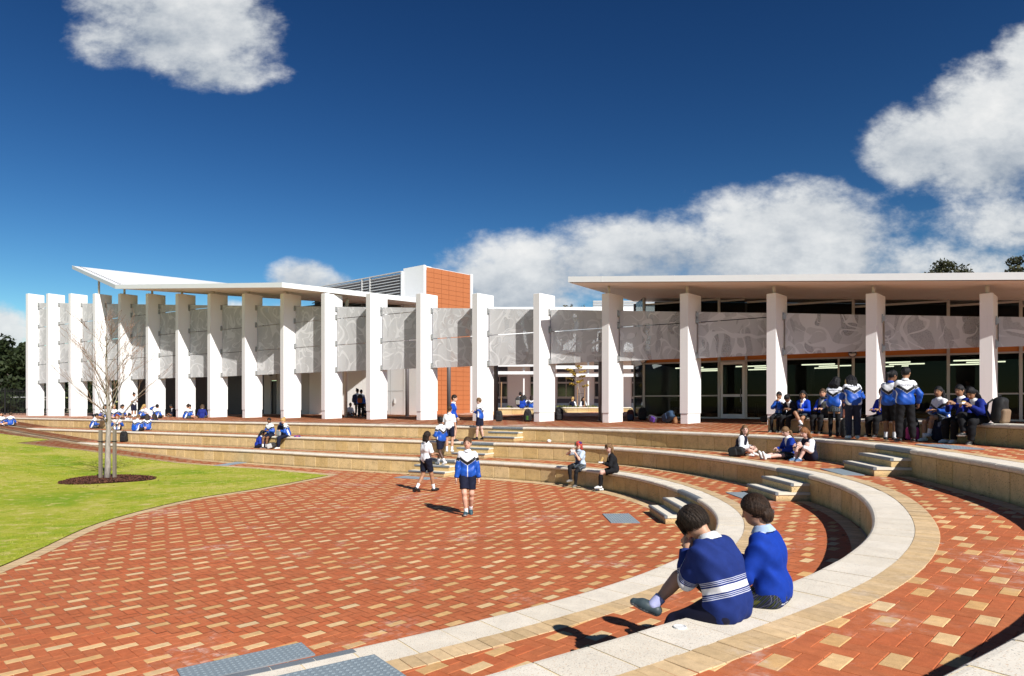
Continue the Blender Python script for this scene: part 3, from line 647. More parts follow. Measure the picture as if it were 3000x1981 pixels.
# perforated screens between the pillars
def screen_b(gg, bs, o):
    pos = P_(gg); x, y, z = gg.sep(pos); s = gg.math('SUBTRACT', gg.math('MULTIPLY', x, 0.8725), gg.math('MULTIPLY', y, 0.4886))
    oi = gg.node('ShaderNodeObjectInfo').outputs['Random']
    q = gg.comb(s, z, 0.0); wv = gg.noise(q, 0.55, 1, 0.4, 0.0, True); q2 = gg.vmath('ADD', q, gg.vmath('SCALE', gg.vmath('SUBTRACT', wv, (.5, .5, .5)), scale=1.5))
    def leafy(rot, sc, thr, off):
        mp = gg.node('ShaderNodeMapping'); gg.set(mp.inputs[0], q2); mp.inputs['Rotation'].default_value = (0, 0, rot); mp.inputs['Location'].default_value = off; mp.inputs['Scale'].default_value = (sc, sc * .30, 1)
        return gg.smooth(gg.noise(mp.outputs[0], 1.0, 1, 0.45), thr, thr + .012)
    def sweep(sc, wd, off):     # pen-like strokes: contour bands of a smooth field, swelling and thinning
        n_ = gg.noise(gg.vmath('ADD', q2, off), sc, 0, 0.3); w_ = gg.noise(gg.vmath('ADD', q2, (off[1], off[0], 2.0)), sc * 1.7, 0); dlt = gg.math('ABSOLUTE', gg.math('SUBTRACT', n_, 0.5)); th_ = gg.math('MULTIPLY', gg.smooth(w_, 0.25, 0.72), wd)
        return gg.smooth(gg.math('SUBTRACT', th_, dlt), 0.0, 0.008)
    l1 = leafy(0.65, 1.9, 0.585, (3.2, 1.1, 0)); l2 = leafy(-0.75, 2.4, 0.59, (7.7, 4.2, 0)); l3 = leafy(1.25, 1.5, 0.60, (1.7, 9.2, 0)); sw_ = sweep(0.95, 0.050, (1.3, .4, 0))
    op = gg.math('MAXIMUM', gg.math('MULTIPLY', l1, 0.30), gg.math('MAXIMUM', gg.math('MULTIPLY', l2, 0.16), gg.math('MULTIPLY', l3, 0.42)))
    s2_ = sweep(1.6, 0.040, (5.3, 3.4, 0)); sw_ = gg.math('MAXIMUM', sw_, s2_); op = gg.math('MULTIPLY', op, gg.math('ADD', 0.28, gg.math('MULTIPLY', gg.smooth(s, -30.0, -8.0), 0.80)))     # the artwork opens up towards the right
    op = gg.math('ADD', gg.math('MULTIPLY', op, gg.math('SUBTRACT', 1.0, gg.math('MULTIPLY', sw_, 0.92))), gg.math('MULTIPLY', gg.math('SUBTRACT', 1.0, sw_), 0.09))
    hole = gg.smooth(gg.voro(q, 30.0), 0.30, 0.42); fac = gg.math('MULTIPLY', op, gg.math('ADD', 0.72, gg.math('MULTIPLY', gg.math('SUBTRACT', 1.0, hole), 0.55)), clamp=True)
    col = gg.mix(sw_, (0.51, 0.515, 0.52), (0.58, 0.585, 0.59)); gg.set(bs.inputs['Base Color'], col); bs.inputs['Roughness'].default_value = 0.85; bs.inputs['Specular IOR Level'].default_value = 0.1
    tr = gg.node('ShaderNodeBsdfTransparent'); mx = gg.node('ShaderNodeMixShader'); gg.set(mx.inputs[0], fac); gg.l.new(bs.outputs[0], mx.inputs[1]); gg.l.new(tr.outputs[0], mx.inputs[2]); gg.l.new(mx.outputs[0], o.inputs[0])
M_SCREEN = material('perforated metal sheet', screen_b)
VT = [887.5, 888, 889, 890, 891.4, 892.5, 893.6, 895, 896, 897, 899, 900.3, 902.5, 904, 907, 910.7, 914, 917.5, 923, 928, 933]
VBt = [1124, 1120.7, 1117.5, 1115, 1112, 1109, 1106, 1103.6, 1099, 1093.6, 1089, 1084, 1078, 1072, 1066, 1058, 1050, 1039, 1028.6, 1017, 1004]
ATT = 0.66
for i in range(20):
    a, b = PIL[i], PIL[i + 1]; A = a['N'] + a['bd'] * WB * ATT + a['ad'] * .075; B = b['L'] + b['bd'] * WB * ATT - b['ad'] * .012
    zbl = EYE + (HZP - VBt[i]) * A[1] / FPX; ztl = EYE + (HZP - VT[i]) * A[1] / FPX; zbr = EYE + (HZP - VBt[i + 1]) * B[1] / FPX; ztr = EYE + (HZP - VT[i + 1]) * B[1] / FPX
    base = Vector((A[0], A[1], zbl)); dirv = (B - A) / np.linalg.norm(B - A); nn = np.array([-dirv[1], dirv[0]]) * .006
    th = thing('perforated_screen', 'grey perforated metal screen hung to the right of the %s pillar from the left' % ORD[i], 'screen', base, 0, 'perforated metal screens between the pillars')
    hgt = ztl - zbl; cuts = [0.0]
    while cuts[-1] + 1.52 < hgt - .25: cuts.append(cuts[-1] + 1.52)
    cuts.append(None); m_ = 1.52
    def edge(k):
        if cuts[k] is None: return ztl, ztr
        return zbl + cuts[k], zbr + cuts[k]
    for k in range(len(cuts) - 1):
        (l0, r0), (l1, r1) = edge(k), edge(k + 1); g_ = .034 if k else 0.0; v = []
        r1 = max(r1, r0 + .02)
        for s_ in (-1, 1): v += [(*(A + nn * s_ - A), l0 + g_ - zbl), (*(B + nn * s_ - A), r0 + g_ - zbl), (*(B + nn * s_ - A), r1 - zbl), (*(A + nn * s_ - A), l1 - zbl)]
        mobj('sheet', v, [(0, 1, 2, 3), (7, 6, 5, 4), (0, 4, 5, 1), (1, 5, 6, 2), (2, 6, 7, 3), (3, 7, 4, 0)], M_SCREEN, th)
        # rivets round the sheet edge and the bracket that holds it
        for zz in ((l0 + .10, ) if k < len(cuts) - 2 else (l0 + .10, l1 - .14)):
            m = MB(); M4 = Matrix.Translation((0, 0, zz - zbl)) @ Matrix(((dirv[0], -dirv[1], 0, 0), (dirv[1], dirv[0], 0, 0), (0, 0, 1, 0), (0, 0, 0, 1)))
            m.box(-.072, .02, -.035, -.012, -.10, .10, M=M4); m.box(-.085, -.060, -.10, .035, -.16, .16, M=M4); m.tube([M4 @ Vector((-.03, -.05, 0)), M4 @ Vector((-.03, -.02, 0))], .022, 6); m.build('bracket', M_STEEL, th)
# the posts (props) that carry the roofs on the pillar tops are parts of the roofs below

# ================================================================== right-hand glazed building
def soffit_r(x, y): return 7.9 - 0.0635 * (x - 2.55) + 0.06 * (y - 30.0)
M_SOFFIT = simple('pale soffit sheet', (0.72, 0.69, 0.63), 0.6, 0.04, 3)
M_ROOFW = simple('white metal roof', (0.72, 0.74, 0.745), 0.4, 0.04, 3)
M_ALU = simple('anodised aluminium frame', (0.43, 0.41, 0.385), 0.42, 0.05, 8, metal=0.25)
M_ORANGE = simple('orange panel', (0.50, 0.155, 0.018), 0.5, 0.05, 4)
def glass_b(gg, bs, o):
    gl = gg.node('ShaderNodeBsdfGlossy'); gl.inputs['Roughness'].default_value = 0.02; gl.inputs['Color'].default_value = (.9, .95, 1, 1)
    tr = gg.node('ShaderNodeBsdfTransparent'); tr.inputs['Color'].default_value = (0.42, 0.45, 0.45, 1)
    fr = gg.node('ShaderNodeFresnel'); fr.inputs['IOR'].default_value = 1.45; f = gg.math('MULTIPLY', fr.outputs[0], 0.22, clamp=True)
    mx = gg.node('ShaderNodeMixShader'); gg.set(mx.inputs[0], f); gg.l.new(tr.outputs[0], mx.inputs[1]); gg.l.new(gl.outputs[0], mx.inputs[2]); gg.l.new(mx.outputs[0], o.inputs[0])
M_GLASS = material('tinted glass', glass_b)
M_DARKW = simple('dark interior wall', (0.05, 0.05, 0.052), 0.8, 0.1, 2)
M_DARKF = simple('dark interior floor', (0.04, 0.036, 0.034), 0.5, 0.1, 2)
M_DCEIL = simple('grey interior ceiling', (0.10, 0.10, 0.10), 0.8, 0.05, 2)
def emit(name, col, s):
    def b(gg, bs, o):
        bs.inputs['Base Color'].default_value = (*col, 1); bs.inputs['Emission Color'].default_value = (*col, 1); bs.inputs['Emission Strength'].default_value = s
    return material(name, b)
M_TUBE = emit('lit fluorescent tube', (1.0, 0.93, 0.66), 4.0); M_TUBE.cycles.emission_sampling = 'NONE'
GB = 4.7
gl0 = row_pt(1887, GB); bR = thing('glazed_building', 'low glazed building on the right under a wide flat white roof', 'building', (gl0[0], gl0[1], zt(*gl0)))
b0 = Vector(bR.location)
def wv(P): return (P[0] - b0.x, P[1] - b0.y, P[2] - b0.z)
rp = [(2.55, 30.0), (22.0, 19.08), (25.6, 25.5), (9.0, 34.8), (6.55, 36.2)]
m = MB(); m.add([wv((x, y, soffit_r(x, y))) for x, y in rp] + [wv((x, y, soffit_r(x, y) + .02)) for x, y in rp], [(4, 3, 2, 1, 0), (5, 6, 7, 8, 9)] ); m.build('soffit', M_SOFFIT, bR)
m = MB(); inset = [(2.50, 30.0), (22.05, 19.0), (25.65, 25.5), (9.0, 34.85), (6.53, 36.25)]
m.add([wv((x, y, soffit_r(x, y) + .022)) for x, y in inset] + [wv((x, y, soffit_r(x, y) + .27)) for x, y in inset], [(4, 3, 2, 1, 0), (5, 6, 7, 8, 9)] + [(i, (i + 1) % 5, 5 + (i + 1) % 5, 5 + i) for i in range(5)])
roof = m.build('roof', M_ROOFW, bR)
# fascia cover strips along the front edge
for k in range(7):
    t = (k + .5) / 7; x, y = 2.5 + t * 19.5, 30 - t * 10.945; m = MB(); dv = Vector((19.5, -10.945, 0)).normalized(); nv_ = Vector((-dv.y, dv.x, 0))
    p = Vector((x, y, soffit_r(x, y) + .02)); q = [p - nv_ * .01 - dv * .012, p - nv_ * .01 + dv * .012, p + nv_ * .02 + dv * .012, p + nv_ * .02 - dv * .012]
    m.hexa([wv(a) for a in q] + [wv(a + Vector((0, 0, .258))) for a in q]); m.build('cover_strip', M_ROOFW, bR)
for i in range(15, 21):
    p = PIL[i]; c = p['N'] * .5 + p['L'] * .5 + p['bd'] * .30; zs = soffit_r(*c)
    if zs > p['top']: m = MB(); m.tube([wv((c[0], c[1], p['top'] - .02)), wv((c[0], c[1], zs + .01))], .062, 10); m.build('prop', M_CREAMST, bR, smooth=True)
zf = zt(*gl0) + .02; Z_RAIL, Z_HEAD, Z_BAND = 2.90, 4.50, 4.98
MUL = [1887, 2107, 2300, 2500, 2778, 2990, 3190]; THK = .11
def gp(u, back=GB): return row_pt(u, back)
def bar(p, q, z0, z1, wd, name, mat=M_ALU, parent=None, dep=.10):
    """box from plan point p to q, between heights, 'wd' thick across the wall (back)"""
    d_ = (np.array(q) - np.array(p)); d_ = d_ / np.linalg.norm(d_); n_ = np.array([-d_[1], d_[0]]); m = MB()
    c = [np.array(p) - n_ * dep / 2, np.array(q) - n_ * dep / 2, np.array(q) + n_ * dep / 2, np.array(p) + n_ * dep / 2]
    m.hexa([wv((*x, z0)) for x in c] + [wv((*x, z1)) for x in c]); return m.build(name, mat, parent or bR)
for u in MUL:
    p = gp(u); bar(p - RV * THK / 2, p + RV * THK / 2, zf, min(soffit_r(*p) + .01, 8.5), .1, 'mullion', dep=.16)
def bay(ua, ub, door=False):
    p, q = gp(ua) + RV * THK / 2, gp(ub) - RV * THK / 2
    zs = min(soffit_r(*p), soffit_r(*q)) - .01
    for z0, z1, nm in ((zf, zf + .07, 'sill'), (Z_HEAD, Z_HEAD + .07, 'head_rail'), (Z_BAND - .06, Z_BAND, 'head_rail'), (zs - .08, zs, 'head_rail')): bar(p, q, z0, z1, .1, nm, dep=.11)
    bar(p + NV * .01, q + NV * .01, Z_HEAD + .07, Z_BAND - .06, .1, 'orange_band', M_ORANGE, dep=.03)
    bar(p, q, Z_BAND, zs - .08, .02, 'window_pane', M_GLASS, dep=.012)
    bar(p, q, Z_RAIL - .03, Z_RAIL + .03, .1, 'mid_rail', dep=.10)
    bar(p, q, zf + .07, Z_RAIL - .03, .02, 'window_pane', M_GLASS, dep=.012); bar(p, q, Z_RAIL + .03, Z_HEAD, .02, 'window_pane', M_GLASS, dep=.012)
for a, b in zip(MUL[:-1], MUL[1:]):
    if (a, b) == (2107, 2300):
        bay(2186, 2300)
        p = gp(2186); bar(p - RV * .05, p + RV * .05, zf, Z_BAND, .1, 'mullion', dep=.13)
        p, q = gp(2107) + RV * .07, gp(2186) - RV * .06
        bar(p, q, Z_HEAD, Z_HEAD + .07, .1, 'head_rail', dep=.11); bar(p + NV * .01, q + NV * .01, Z_HEAD + .07, Z_BAND - .06, .1, 'orange_band', M_ORANGE, dep=.03); bar(p, q, Z_BAND - .06, Z_BAND, .1, 'head_rail', dep=.11)
        zs = min(soffit_r(*p), soffit_r(*q)) - .01; bar(p, q, zs - .08, zs, .1, 'head_rail', dep=.11); bar(p, q, Z_BAND, zs - .08, .02, 'window_pane', M_GLASS, dep=.012)
        dp, dq = p - NV * .03, q - NV * .03; m = MB(); DW = np.linalg.norm(dq - dp)
        def dbox(s0, s1, z0, z1, d0=-.03, d1=.03):
            c = [dp + RV * s0 + NV * d0, dp + RV * s1 + NV * d0, dp + RV * s1 + NV * d1, dp + RV * s0 + NV * d1]; m.hexa([wv((*x, z0)) for x in c] + [wv((*x, z1)) for x in c])
        zd = Z_HEAD - .01; dbox(0, .11, zf + .01, zd); dbox(DW - .11, DW, zf + .01, zd); dbox(.11, DW - .11, zf + .01, zf + .22); dbox(.11, DW - .11, zd - .12, zd); dbox(.11, DW - .11, Z_RAIL - .06, Z_RAIL + .06)
        door = m.build('door', simple('white door frame', (0.62, 0.61, 0.59), 0.4, 0.04, 5), bR)
        m = MB(); dbox(.11, DW - .11, zf + .22, Z_RAIL - .06, -.006, .006); dbox(.11, DW - .11, Z_RAIL + .06, zd - .12, -.006, .006); m.build('pane', M_GLASS, door)
        m = MB(); hx = dp + RV * (DW - .17) - NV * .10; m.tube([wv((*(hx + NV * .07), Z_RAIL - .30)), wv((*hx, Z_RAIL - .30)), wv((*hx, Z_RAIL + .30)), wv((*(hx + NV * .07), Z_RAIL + .30))], .018, 6); m.build('handle', M_GREYST, door)
    else: bay(a, b)
# thin extra mullions
for u in (2457, 2880):
    p = gp(u); bar(p - RV * .035, p + RV * .035, zf, Z_HEAD, .1, 'mullion', dep=.12)
# glazed return at the left corner
sd_ = np.array([-0.02, 1.0]); c0 = gp(1887) - RV * .06
for k in range(1):
    p, q = c0 + sd_ * (2.1 * k + .08), c0 + sd_ * (2.1 * k + 2.02); zs = soffit_r(*p) - .02
    bar(p, q, zf + .05, zs, .02, 'window_pane', M_GLASS, dep=.012); bar(q, q + sd_ * .10, zf, zs, .1, 'mullion', dep=.12); bar(p, q, Z_RAIL - .03, Z_RAIL + .03, .1, 'mid_rail'); bar(p, q, Z_HEAD, Z_BAND, .1, 'head_rail'); bar(p, q, zf - .03, zf + .05, .1, 'sill')
# room behind the glass
e0, e1 = gp(1887), gp(3190); i0 = c0 + sd_ * 2.2; far0 = e0 + NV * 6.2 - RV * 0.0; far1 = e1 + NV * 6.2
m = MB(); rm = [e0 + NV * .15, e1 + NV * .15, far1, far0]
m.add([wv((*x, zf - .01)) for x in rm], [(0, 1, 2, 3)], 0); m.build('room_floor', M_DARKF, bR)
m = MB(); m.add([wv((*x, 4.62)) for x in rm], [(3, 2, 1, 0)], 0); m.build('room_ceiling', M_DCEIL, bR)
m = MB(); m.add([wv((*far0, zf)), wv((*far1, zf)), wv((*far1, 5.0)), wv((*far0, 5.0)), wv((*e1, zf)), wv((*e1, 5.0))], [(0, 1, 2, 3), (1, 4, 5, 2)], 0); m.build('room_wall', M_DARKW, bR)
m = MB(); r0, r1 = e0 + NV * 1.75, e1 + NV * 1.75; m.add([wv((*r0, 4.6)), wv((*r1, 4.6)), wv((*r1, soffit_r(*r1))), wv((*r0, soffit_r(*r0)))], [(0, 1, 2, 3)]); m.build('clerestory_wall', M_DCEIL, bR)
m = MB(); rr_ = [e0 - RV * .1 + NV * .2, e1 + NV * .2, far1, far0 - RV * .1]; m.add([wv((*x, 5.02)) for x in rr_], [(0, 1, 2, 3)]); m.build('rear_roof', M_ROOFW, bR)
m = MB(); w0 = far0; w1 = i0; m.add([wv((*w1, zf)), wv((*w0, zf)), wv((*w0, 5.0)), wv((*w1, 5.0))], [(0, 1, 2, 3)]); m.build('room_wall', M_WHITE, bR)
for s_ in (3.2, 7.4, 11.2):   # columns and an orange door leaf inside
    p = e0 + RV * s_ + NV * 3.9; m = MB(); m.tube([wv((*p, zf)), wv((*p, 4.62))], .16, 10); m.build('column', simple('grey column', (0.12, 0.12, 0.12), 0.6), bR, smooth=True)
p = e0 + RV * 1.3 + NV * 2.2; bar(p, p + NV * .5, zf, Z_HEAD - .2, .1, 'orange_leaf', M_ORANGE, dep=.06)
for r in range(3):
    for k in range(5):
        s0 = 1.2 + 3.0 * k + .6 * (r % 2); p = e0 + RV * s0 + NV * (1.3 + 1.7 * r); q = p + RV * 1.5
        lt = thing('ceiling_light', 'lit fluorescent strip on the ceiling behind the glass, row %s, %s along' % (ORD[r], ORD[k]), 'light', (p[0], p[1], 4.32), 0, 'lit strip lights inside the glazed building')
        mm = MB(); M4 = Matrix(((RV[0], NV[0], 0, 0), (RV[1], NV[1], 0, 0), (0, 0, 1, 0), (0, 0, 0, 1)))
        mm.box(0, 1.5, -.06, .06, .05, .15, M=M4); mm.build('housing', M_DCEIL, lt); mm = MB(); mm.tube([M4 @ Vector((.04, 0, .02)), M4 @ Vector((1.46, 0, .02))], .028, 8); mm.build('tube', M_TUBE, lt, smooth=True)
def cafe_table(k, s0, back):
    p = e0 + RV * s0 + NV * back; t = thing('cafe_table', '%s table from the left in the dark room behind the glass' % ORD[k], 'table', (p[0], p[1], zf), -AL, 'tables in the glazed room'); M_TT = simple('pale table top', (.30, .30, .29), .5); m = MB(); m.bevbox(-.6, .6, -.4, .4, .71, .74, .008); m.build('table_top', M_TT, t)
    for sx in (-1, 1):
        for sy in (-1, 1): m = MB(); m.tube([(sx * .5, sy * .3, .71), (sx * .56, sy * .36, 0)], .018, 6); m.build('leg', M_STEEL, t)
    for j, (x, y) in enumerate(((-.3, -.75), (.35, -.8))):
        c = thing('cafe_chair', '%s chair at the %s table behind the glass' % (('left', 'right')[j], ORD[k]), 'chair', (p[0] + x * RV[0] + y * NV[0], p[1] + x * RV[1] + y * NV[1], zf), -AL + .2 * j, 'chairs in the glazed room'); M_CH = simple('charcoal chair shell', (.05, .05, .055), .5)
        m = MB(); m.bevbox(-.21, .21, -.21, .21, .43, .455, .01); m.build('seat', M_CH, c); m = MB(); m.bevbox(-.20, .20, -.24, -.215, .52, .84, .01); m.build('backrest', M_CH, c)
        for sx in (-1, 1):
            for sy in (-1, 1): m = MB(); m.tube([(sx * .17, sy * .17, .43), (sx * .22, sy * .24, 0)], .012, 5); m.build('leg', M_STEEL, c)
for k, (s0, bk) in enumerate(((1.6, 1.9), (4.6, 2.0), (7.6, 1.8), (10.6, 2.0), (13.2, 1.9))): cafe_table(k, s0, bk)
def wall_lamp(label, u, z):
    p = gp(u) - NV * .12; lt = thing('wall_lamp', label, 'lamp', (p[0], p[1], z), 0, 'round wall lamps on the glazed front')
    M4 = Matrix(((RV[0], NV[0], 0, 0), (RV[1], NV[1], 0, 0), (0, 0, 1, 0), (0, 0, 0, 1)))
    m = MB(); v = []; n = 16
    for r, y in ((.17, .10), (.17, -.0), (.14, -.05)): v += [tuple(M4 @ Vector((r * math.cos(t), y, r * math.sin(t)))) for t in np.arange(n) * 2 * math.pi / n]
    m.add(v, [(k * n + j, k * n + (j + 1) % n, (k + 1) * n + (j + 1) % n, (k + 1) * n + j) for k in (0, 1) for j in range(n)] + [tuple(range(n - 1, -1, -1))]); m.build('rim', M_GREYST, lt)
    m = MB(); v = [tuple(M4 @ Vector((0, -.10, -.02)))] + [tuple(M4 @ Vector((.135 * math.cos(t), -.055, .135 * math.sin(t)))) for t in np.linspace(math.pi, 2 * math.pi, 10)]
    m.add(v, [(0, j, j + 1) for j in range(1, 10)]); m.build('diffuser', simple('opal diffuser', (0.75, 0.74, 0.7), 0.4), lt)
wall_lamp('round black rimmed lamp at the left corner of the glazed front', 1886, 4.72); wall_lamp('round black rimmed lamp on the glazed front above the standing students', 2498, 4.70)

# ================================================================== left-hand building with folded roof
V = Vector
rA, rB, rC, rD, rG = V((-35.9, 55, 13.82)), V((-27.35, 46.5, 10.72)), V((-12.95, 38, 9.33)), V((-5.75, 40.2, 8.82)), V((-10.0, 45.5, 9.50))
bL = thing('pavilion', 'long white pavilion on the left under a folded white metal roof', 'building', (-20, 47, 1.6)); b0 = Vector(bL.location)
def corr_b(gg, bs, o):
    pos = P_(gg); x, y, z = gg.sep(pos); s = gg.math('SUBTRACT', gg.math('MULTIPLY', x, 0.80), gg.math('MULTIPLY', y, 0.6)); w = gg.math('SINE', gg.math('MULTIPLY', s, 31.0))
    gg.set(bs.inputs['Base Color'], (0.74, 0.75, 0.75, 1)); bs.inputs['Roughness'].default_value = 0.4; gg.set(bs.inputs['Normal'], gg.bump(w, 0.5, 0.03))
M_CORR = material('white corrugated roofing', corr_b)
dn = V((0, 0, -.25)); back1, back2 = V((-22, 62, 13.2)), V((-4, 52, 9.4))
m = MB(); m.add([tuple(p - b0) for p in (rA, rB, rC, rD, rG, back1, back2)], [(0, 1, 4), (1, 2, 4), (2, 3, 4), (0, 4, 5), (4, 3, 6), (4, 6, 5)]); rf = m.build('roof', M_CORR, bL)
m = MB(); m.add([tuple(p + V((0, 0, -.24)) - b0) for p in (rA, rB, rC, rD, rG, back1, back2)], [(4, 1, 0), (4, 2, 1), (4, 3, 2), (5, 4, 0), (6, 3, 4), (5, 6, 4)]); m.build('soffit', M_SOFFIT, bL)
for p, q, nm in ((rA, rB, 'fascia'), (rB, rC, 'fascia'), (rC, rD, 'fascia')):
    d_ = (q - p).normalized(); n_ = V((d_.y, -d_.x, 0)).normalized(); m = MB(); e = V((0, 0, .03))
    m.hexa([tuple(x - b0) for x in (p + dn, q + dn, q + dn + n_ * .05, p + dn + n_ * .05, p + e, q + e, q + e + n_ * .05, p + e + n_ * .05)]); fo = m.build(nm, M_ROOFW, bL)
# dark closures under the corrugations at the raised edge
for k in range(26):
    t = (k + .5) / 26; p = rA.lerp(rB, t) + (rG - rB).normalized() * .45; m = MB(); d_ = (rB - rA).normalized() * .11; u_ = V((0, 0, .05)); s_ = (rG - rB).normalized() * .10
    m.add([tuple(x - b0) for x in (p - d_ + u_ * .4, p + d_ + u_ * .4, p + d_ * .6 + u_ + s_, p - d_ * .6 + u_ + s_)], [(0, 1, 2, 3)]); m.build('rib_closure', M_GREYST, rf)
for i in range(3, 11):
    p = PIL[i]; c = p['N'] * .5 + p['L'] * .5 + p['bd'] * .35
    def zplane(a, b_, c_, x, y):
        n_ = (b_ - a).cross(c_ - a); return a.z - (n_.x * (x - a.x) + n_.y * (y - a.y)) / n_.z
    t = (c[0] - rB.x); zs = zplane(rA, rB, rG, *c) - .22 if (V((c[0], c[1], 0)) - V((rB.x, rB.y, 0))).cross(V((rG.x - rB.x, rG.y - rB.y, 0))).z < 0 else zplane(rB, rC, rG, *c) - .22
    if i <= 4: zs = zplane(rA, rB, rG, *c) - .22
    zs = min(max(zs, p['top'] + .1), p['top'] + 2.2)
    m = MB(); m.tube([tuple(V((c[0], c[1], p['top'] - .02)) - b0), tuple(V((c[0], c[1], zs)) - b0)], .075, 10); m.build('prop', M_CREAMST, bL, smooth=True)
def lw(ua, ub, back, z1, mat, name, back2_=None, z0=None):
    p, q = row_pt(ua, back), row_pt(ub, back if back2_ is None else back2_); z0_ = 1.5 if z0 is None else z0
    d_ = (q - p) / np.linalg.norm(q - p); n_ = np.array([-d_[1], d_[0]]) * .1; m = MB(); c = [p, q, q + n_, p + n_]
    m.hexa([tuple(V((*x, z0_)) - b0) for x in c] + [tuple(V((*x, z1)) - b0) for x in c]); return m.build(name, mat, bL)
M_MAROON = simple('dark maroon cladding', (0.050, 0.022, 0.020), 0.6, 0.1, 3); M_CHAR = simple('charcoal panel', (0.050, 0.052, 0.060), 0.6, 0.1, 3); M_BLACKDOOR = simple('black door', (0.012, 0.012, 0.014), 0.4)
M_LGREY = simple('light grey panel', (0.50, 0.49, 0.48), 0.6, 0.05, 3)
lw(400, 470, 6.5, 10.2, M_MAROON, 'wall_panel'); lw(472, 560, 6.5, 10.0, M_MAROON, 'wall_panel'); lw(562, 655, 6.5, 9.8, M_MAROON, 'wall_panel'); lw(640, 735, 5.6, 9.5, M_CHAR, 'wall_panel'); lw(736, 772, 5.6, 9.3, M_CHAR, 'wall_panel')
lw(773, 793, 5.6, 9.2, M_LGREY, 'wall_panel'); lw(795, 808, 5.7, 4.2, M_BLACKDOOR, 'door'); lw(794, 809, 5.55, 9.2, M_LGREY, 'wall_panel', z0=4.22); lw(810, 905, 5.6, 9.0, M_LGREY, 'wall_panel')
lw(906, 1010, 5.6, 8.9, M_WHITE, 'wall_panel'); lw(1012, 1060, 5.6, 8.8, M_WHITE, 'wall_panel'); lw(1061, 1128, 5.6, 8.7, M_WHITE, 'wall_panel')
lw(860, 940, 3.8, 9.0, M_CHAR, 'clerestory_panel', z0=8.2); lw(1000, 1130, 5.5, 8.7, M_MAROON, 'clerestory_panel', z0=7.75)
for u in (1063, 1120): lw(u, u + 3, 5.4, 8.6, M_ALU, 'clerestory_mullion', z0=7.7)
# downpipe at the right end of the fascia
p = row_pt(1013, 2.2); m = MB(); m.tube([tuple(V((p[0], p[1], 1.7)) - b0), tuple(V((p[0], p[1], 8.2)) - b0), tuple(V((p[0] + .25, p[1] - .5, 8.75)) - b0)], .10, 10); m.build('downpipe', M_CREAMST, bL, smooth=True)
p = row_pt(790, 5.5); m = MB(); c_ = V((p[0] + .1, p[1] - .12, 4.75)); n = 14
m.add([tuple(c_ + V((.2 * math.cos(t), 0, .2 * math.sin(t))) - b0) for t in np.arange(n) * 2 * math.pi / n] + [tuple(c_ + V((.2 * math.cos(t), .12, .2 * math.sin(t))) - b0) for t in np.arange(n) * 2 * math.pi / n], [tuple(range(n))] + [(k, (k + 1) % n, n + (k + 1) % n, n + k) for k in range(n)]); m.build('bulkhead_lamp', M_GREYST, bL)

# ------------------------------------------------------------------ orange tower and louvred plant screen
tw = thing('tower', 'tall white stair tower faced with orange tiles behind the colonnade', 'building', (-5.5, 42.0, 1.6)); b0 = Vector(tw.location)
tc0 = np.array([-5.5, 42.0]); ax1 = np.array([-.775, .632]); ax2 = np.array([.688, .726]); ZT = 11.20
def tbox(a0, a1, c0_, c1_, z0, z1, name, mat, par=None):
    c = [tc0 + ax1 * a0 + ax2 * c0_, tc0 + ax1 * a0 + ax2 * c1_, tc0 + ax1 * a1 + ax2 * c1_, tc0 + ax1 * a1 + ax2 * c0_]; m = MB()
    m.hexa([tuple(V((*x, z0)) - b0) for x in c] + [tuple(V((*x, z1)) - b0) for x in c]); return m.build(name, mat, par or tw)
tbox(-.0, 1.9, 0, .18, 1.5, ZT, 'wall', M_WHITE); tbox(.06, .18, .20, 3.93, 1.5, ZT - .06, 'wall', M_WHITE); tbox(-.04, .22, 3.95, 4.15, 1.5, ZT - .02, 'wall', M_WHITE); tbox(.0, 1.9, .18, .6, ZT - .3, ZT - .05, 'coping', M_WHITE)
tiles = simple('orange terracotta tile', (0.42, 0.135, 0.045), 0.6, 0.07, 3)
fc = tbox(.02, .058, .185, 3.93, 1.5, ZT - .09, 'tile_backing', simple('orange joint', (0.27, 0.075, 0.02), 0.8), None)
nr, nc = 31, 6
for r in range(nr):
    for k in range(nc):
        w_ = (3.93 - .19) / nc; h_ = (ZT - .1 - 1.55) / nr
        tbox(-.002 + rng.normal(0, .0015), .03, .19 + k * w_ + .008, .19 + (k + 1) * w_ - .008, 1.55 + r * h_ + .007, 1.55 + (r + 1) * h_ - .007, 'tile', tiles, fc)
tbox(.0, .16, 1.9, 9.0, 1.5, 1.5, 'x', M_WHITE) if False else None
lv = thing('louvre_screen', 'grey louvred plant screen running left from the orange tower', 'louvre screen', (-7.2, 43.5, 8.0)); b0 = Vector(lv.location)
l0 = tc0 + ax1 * 1.95; ZL = 10.98; nl = 16
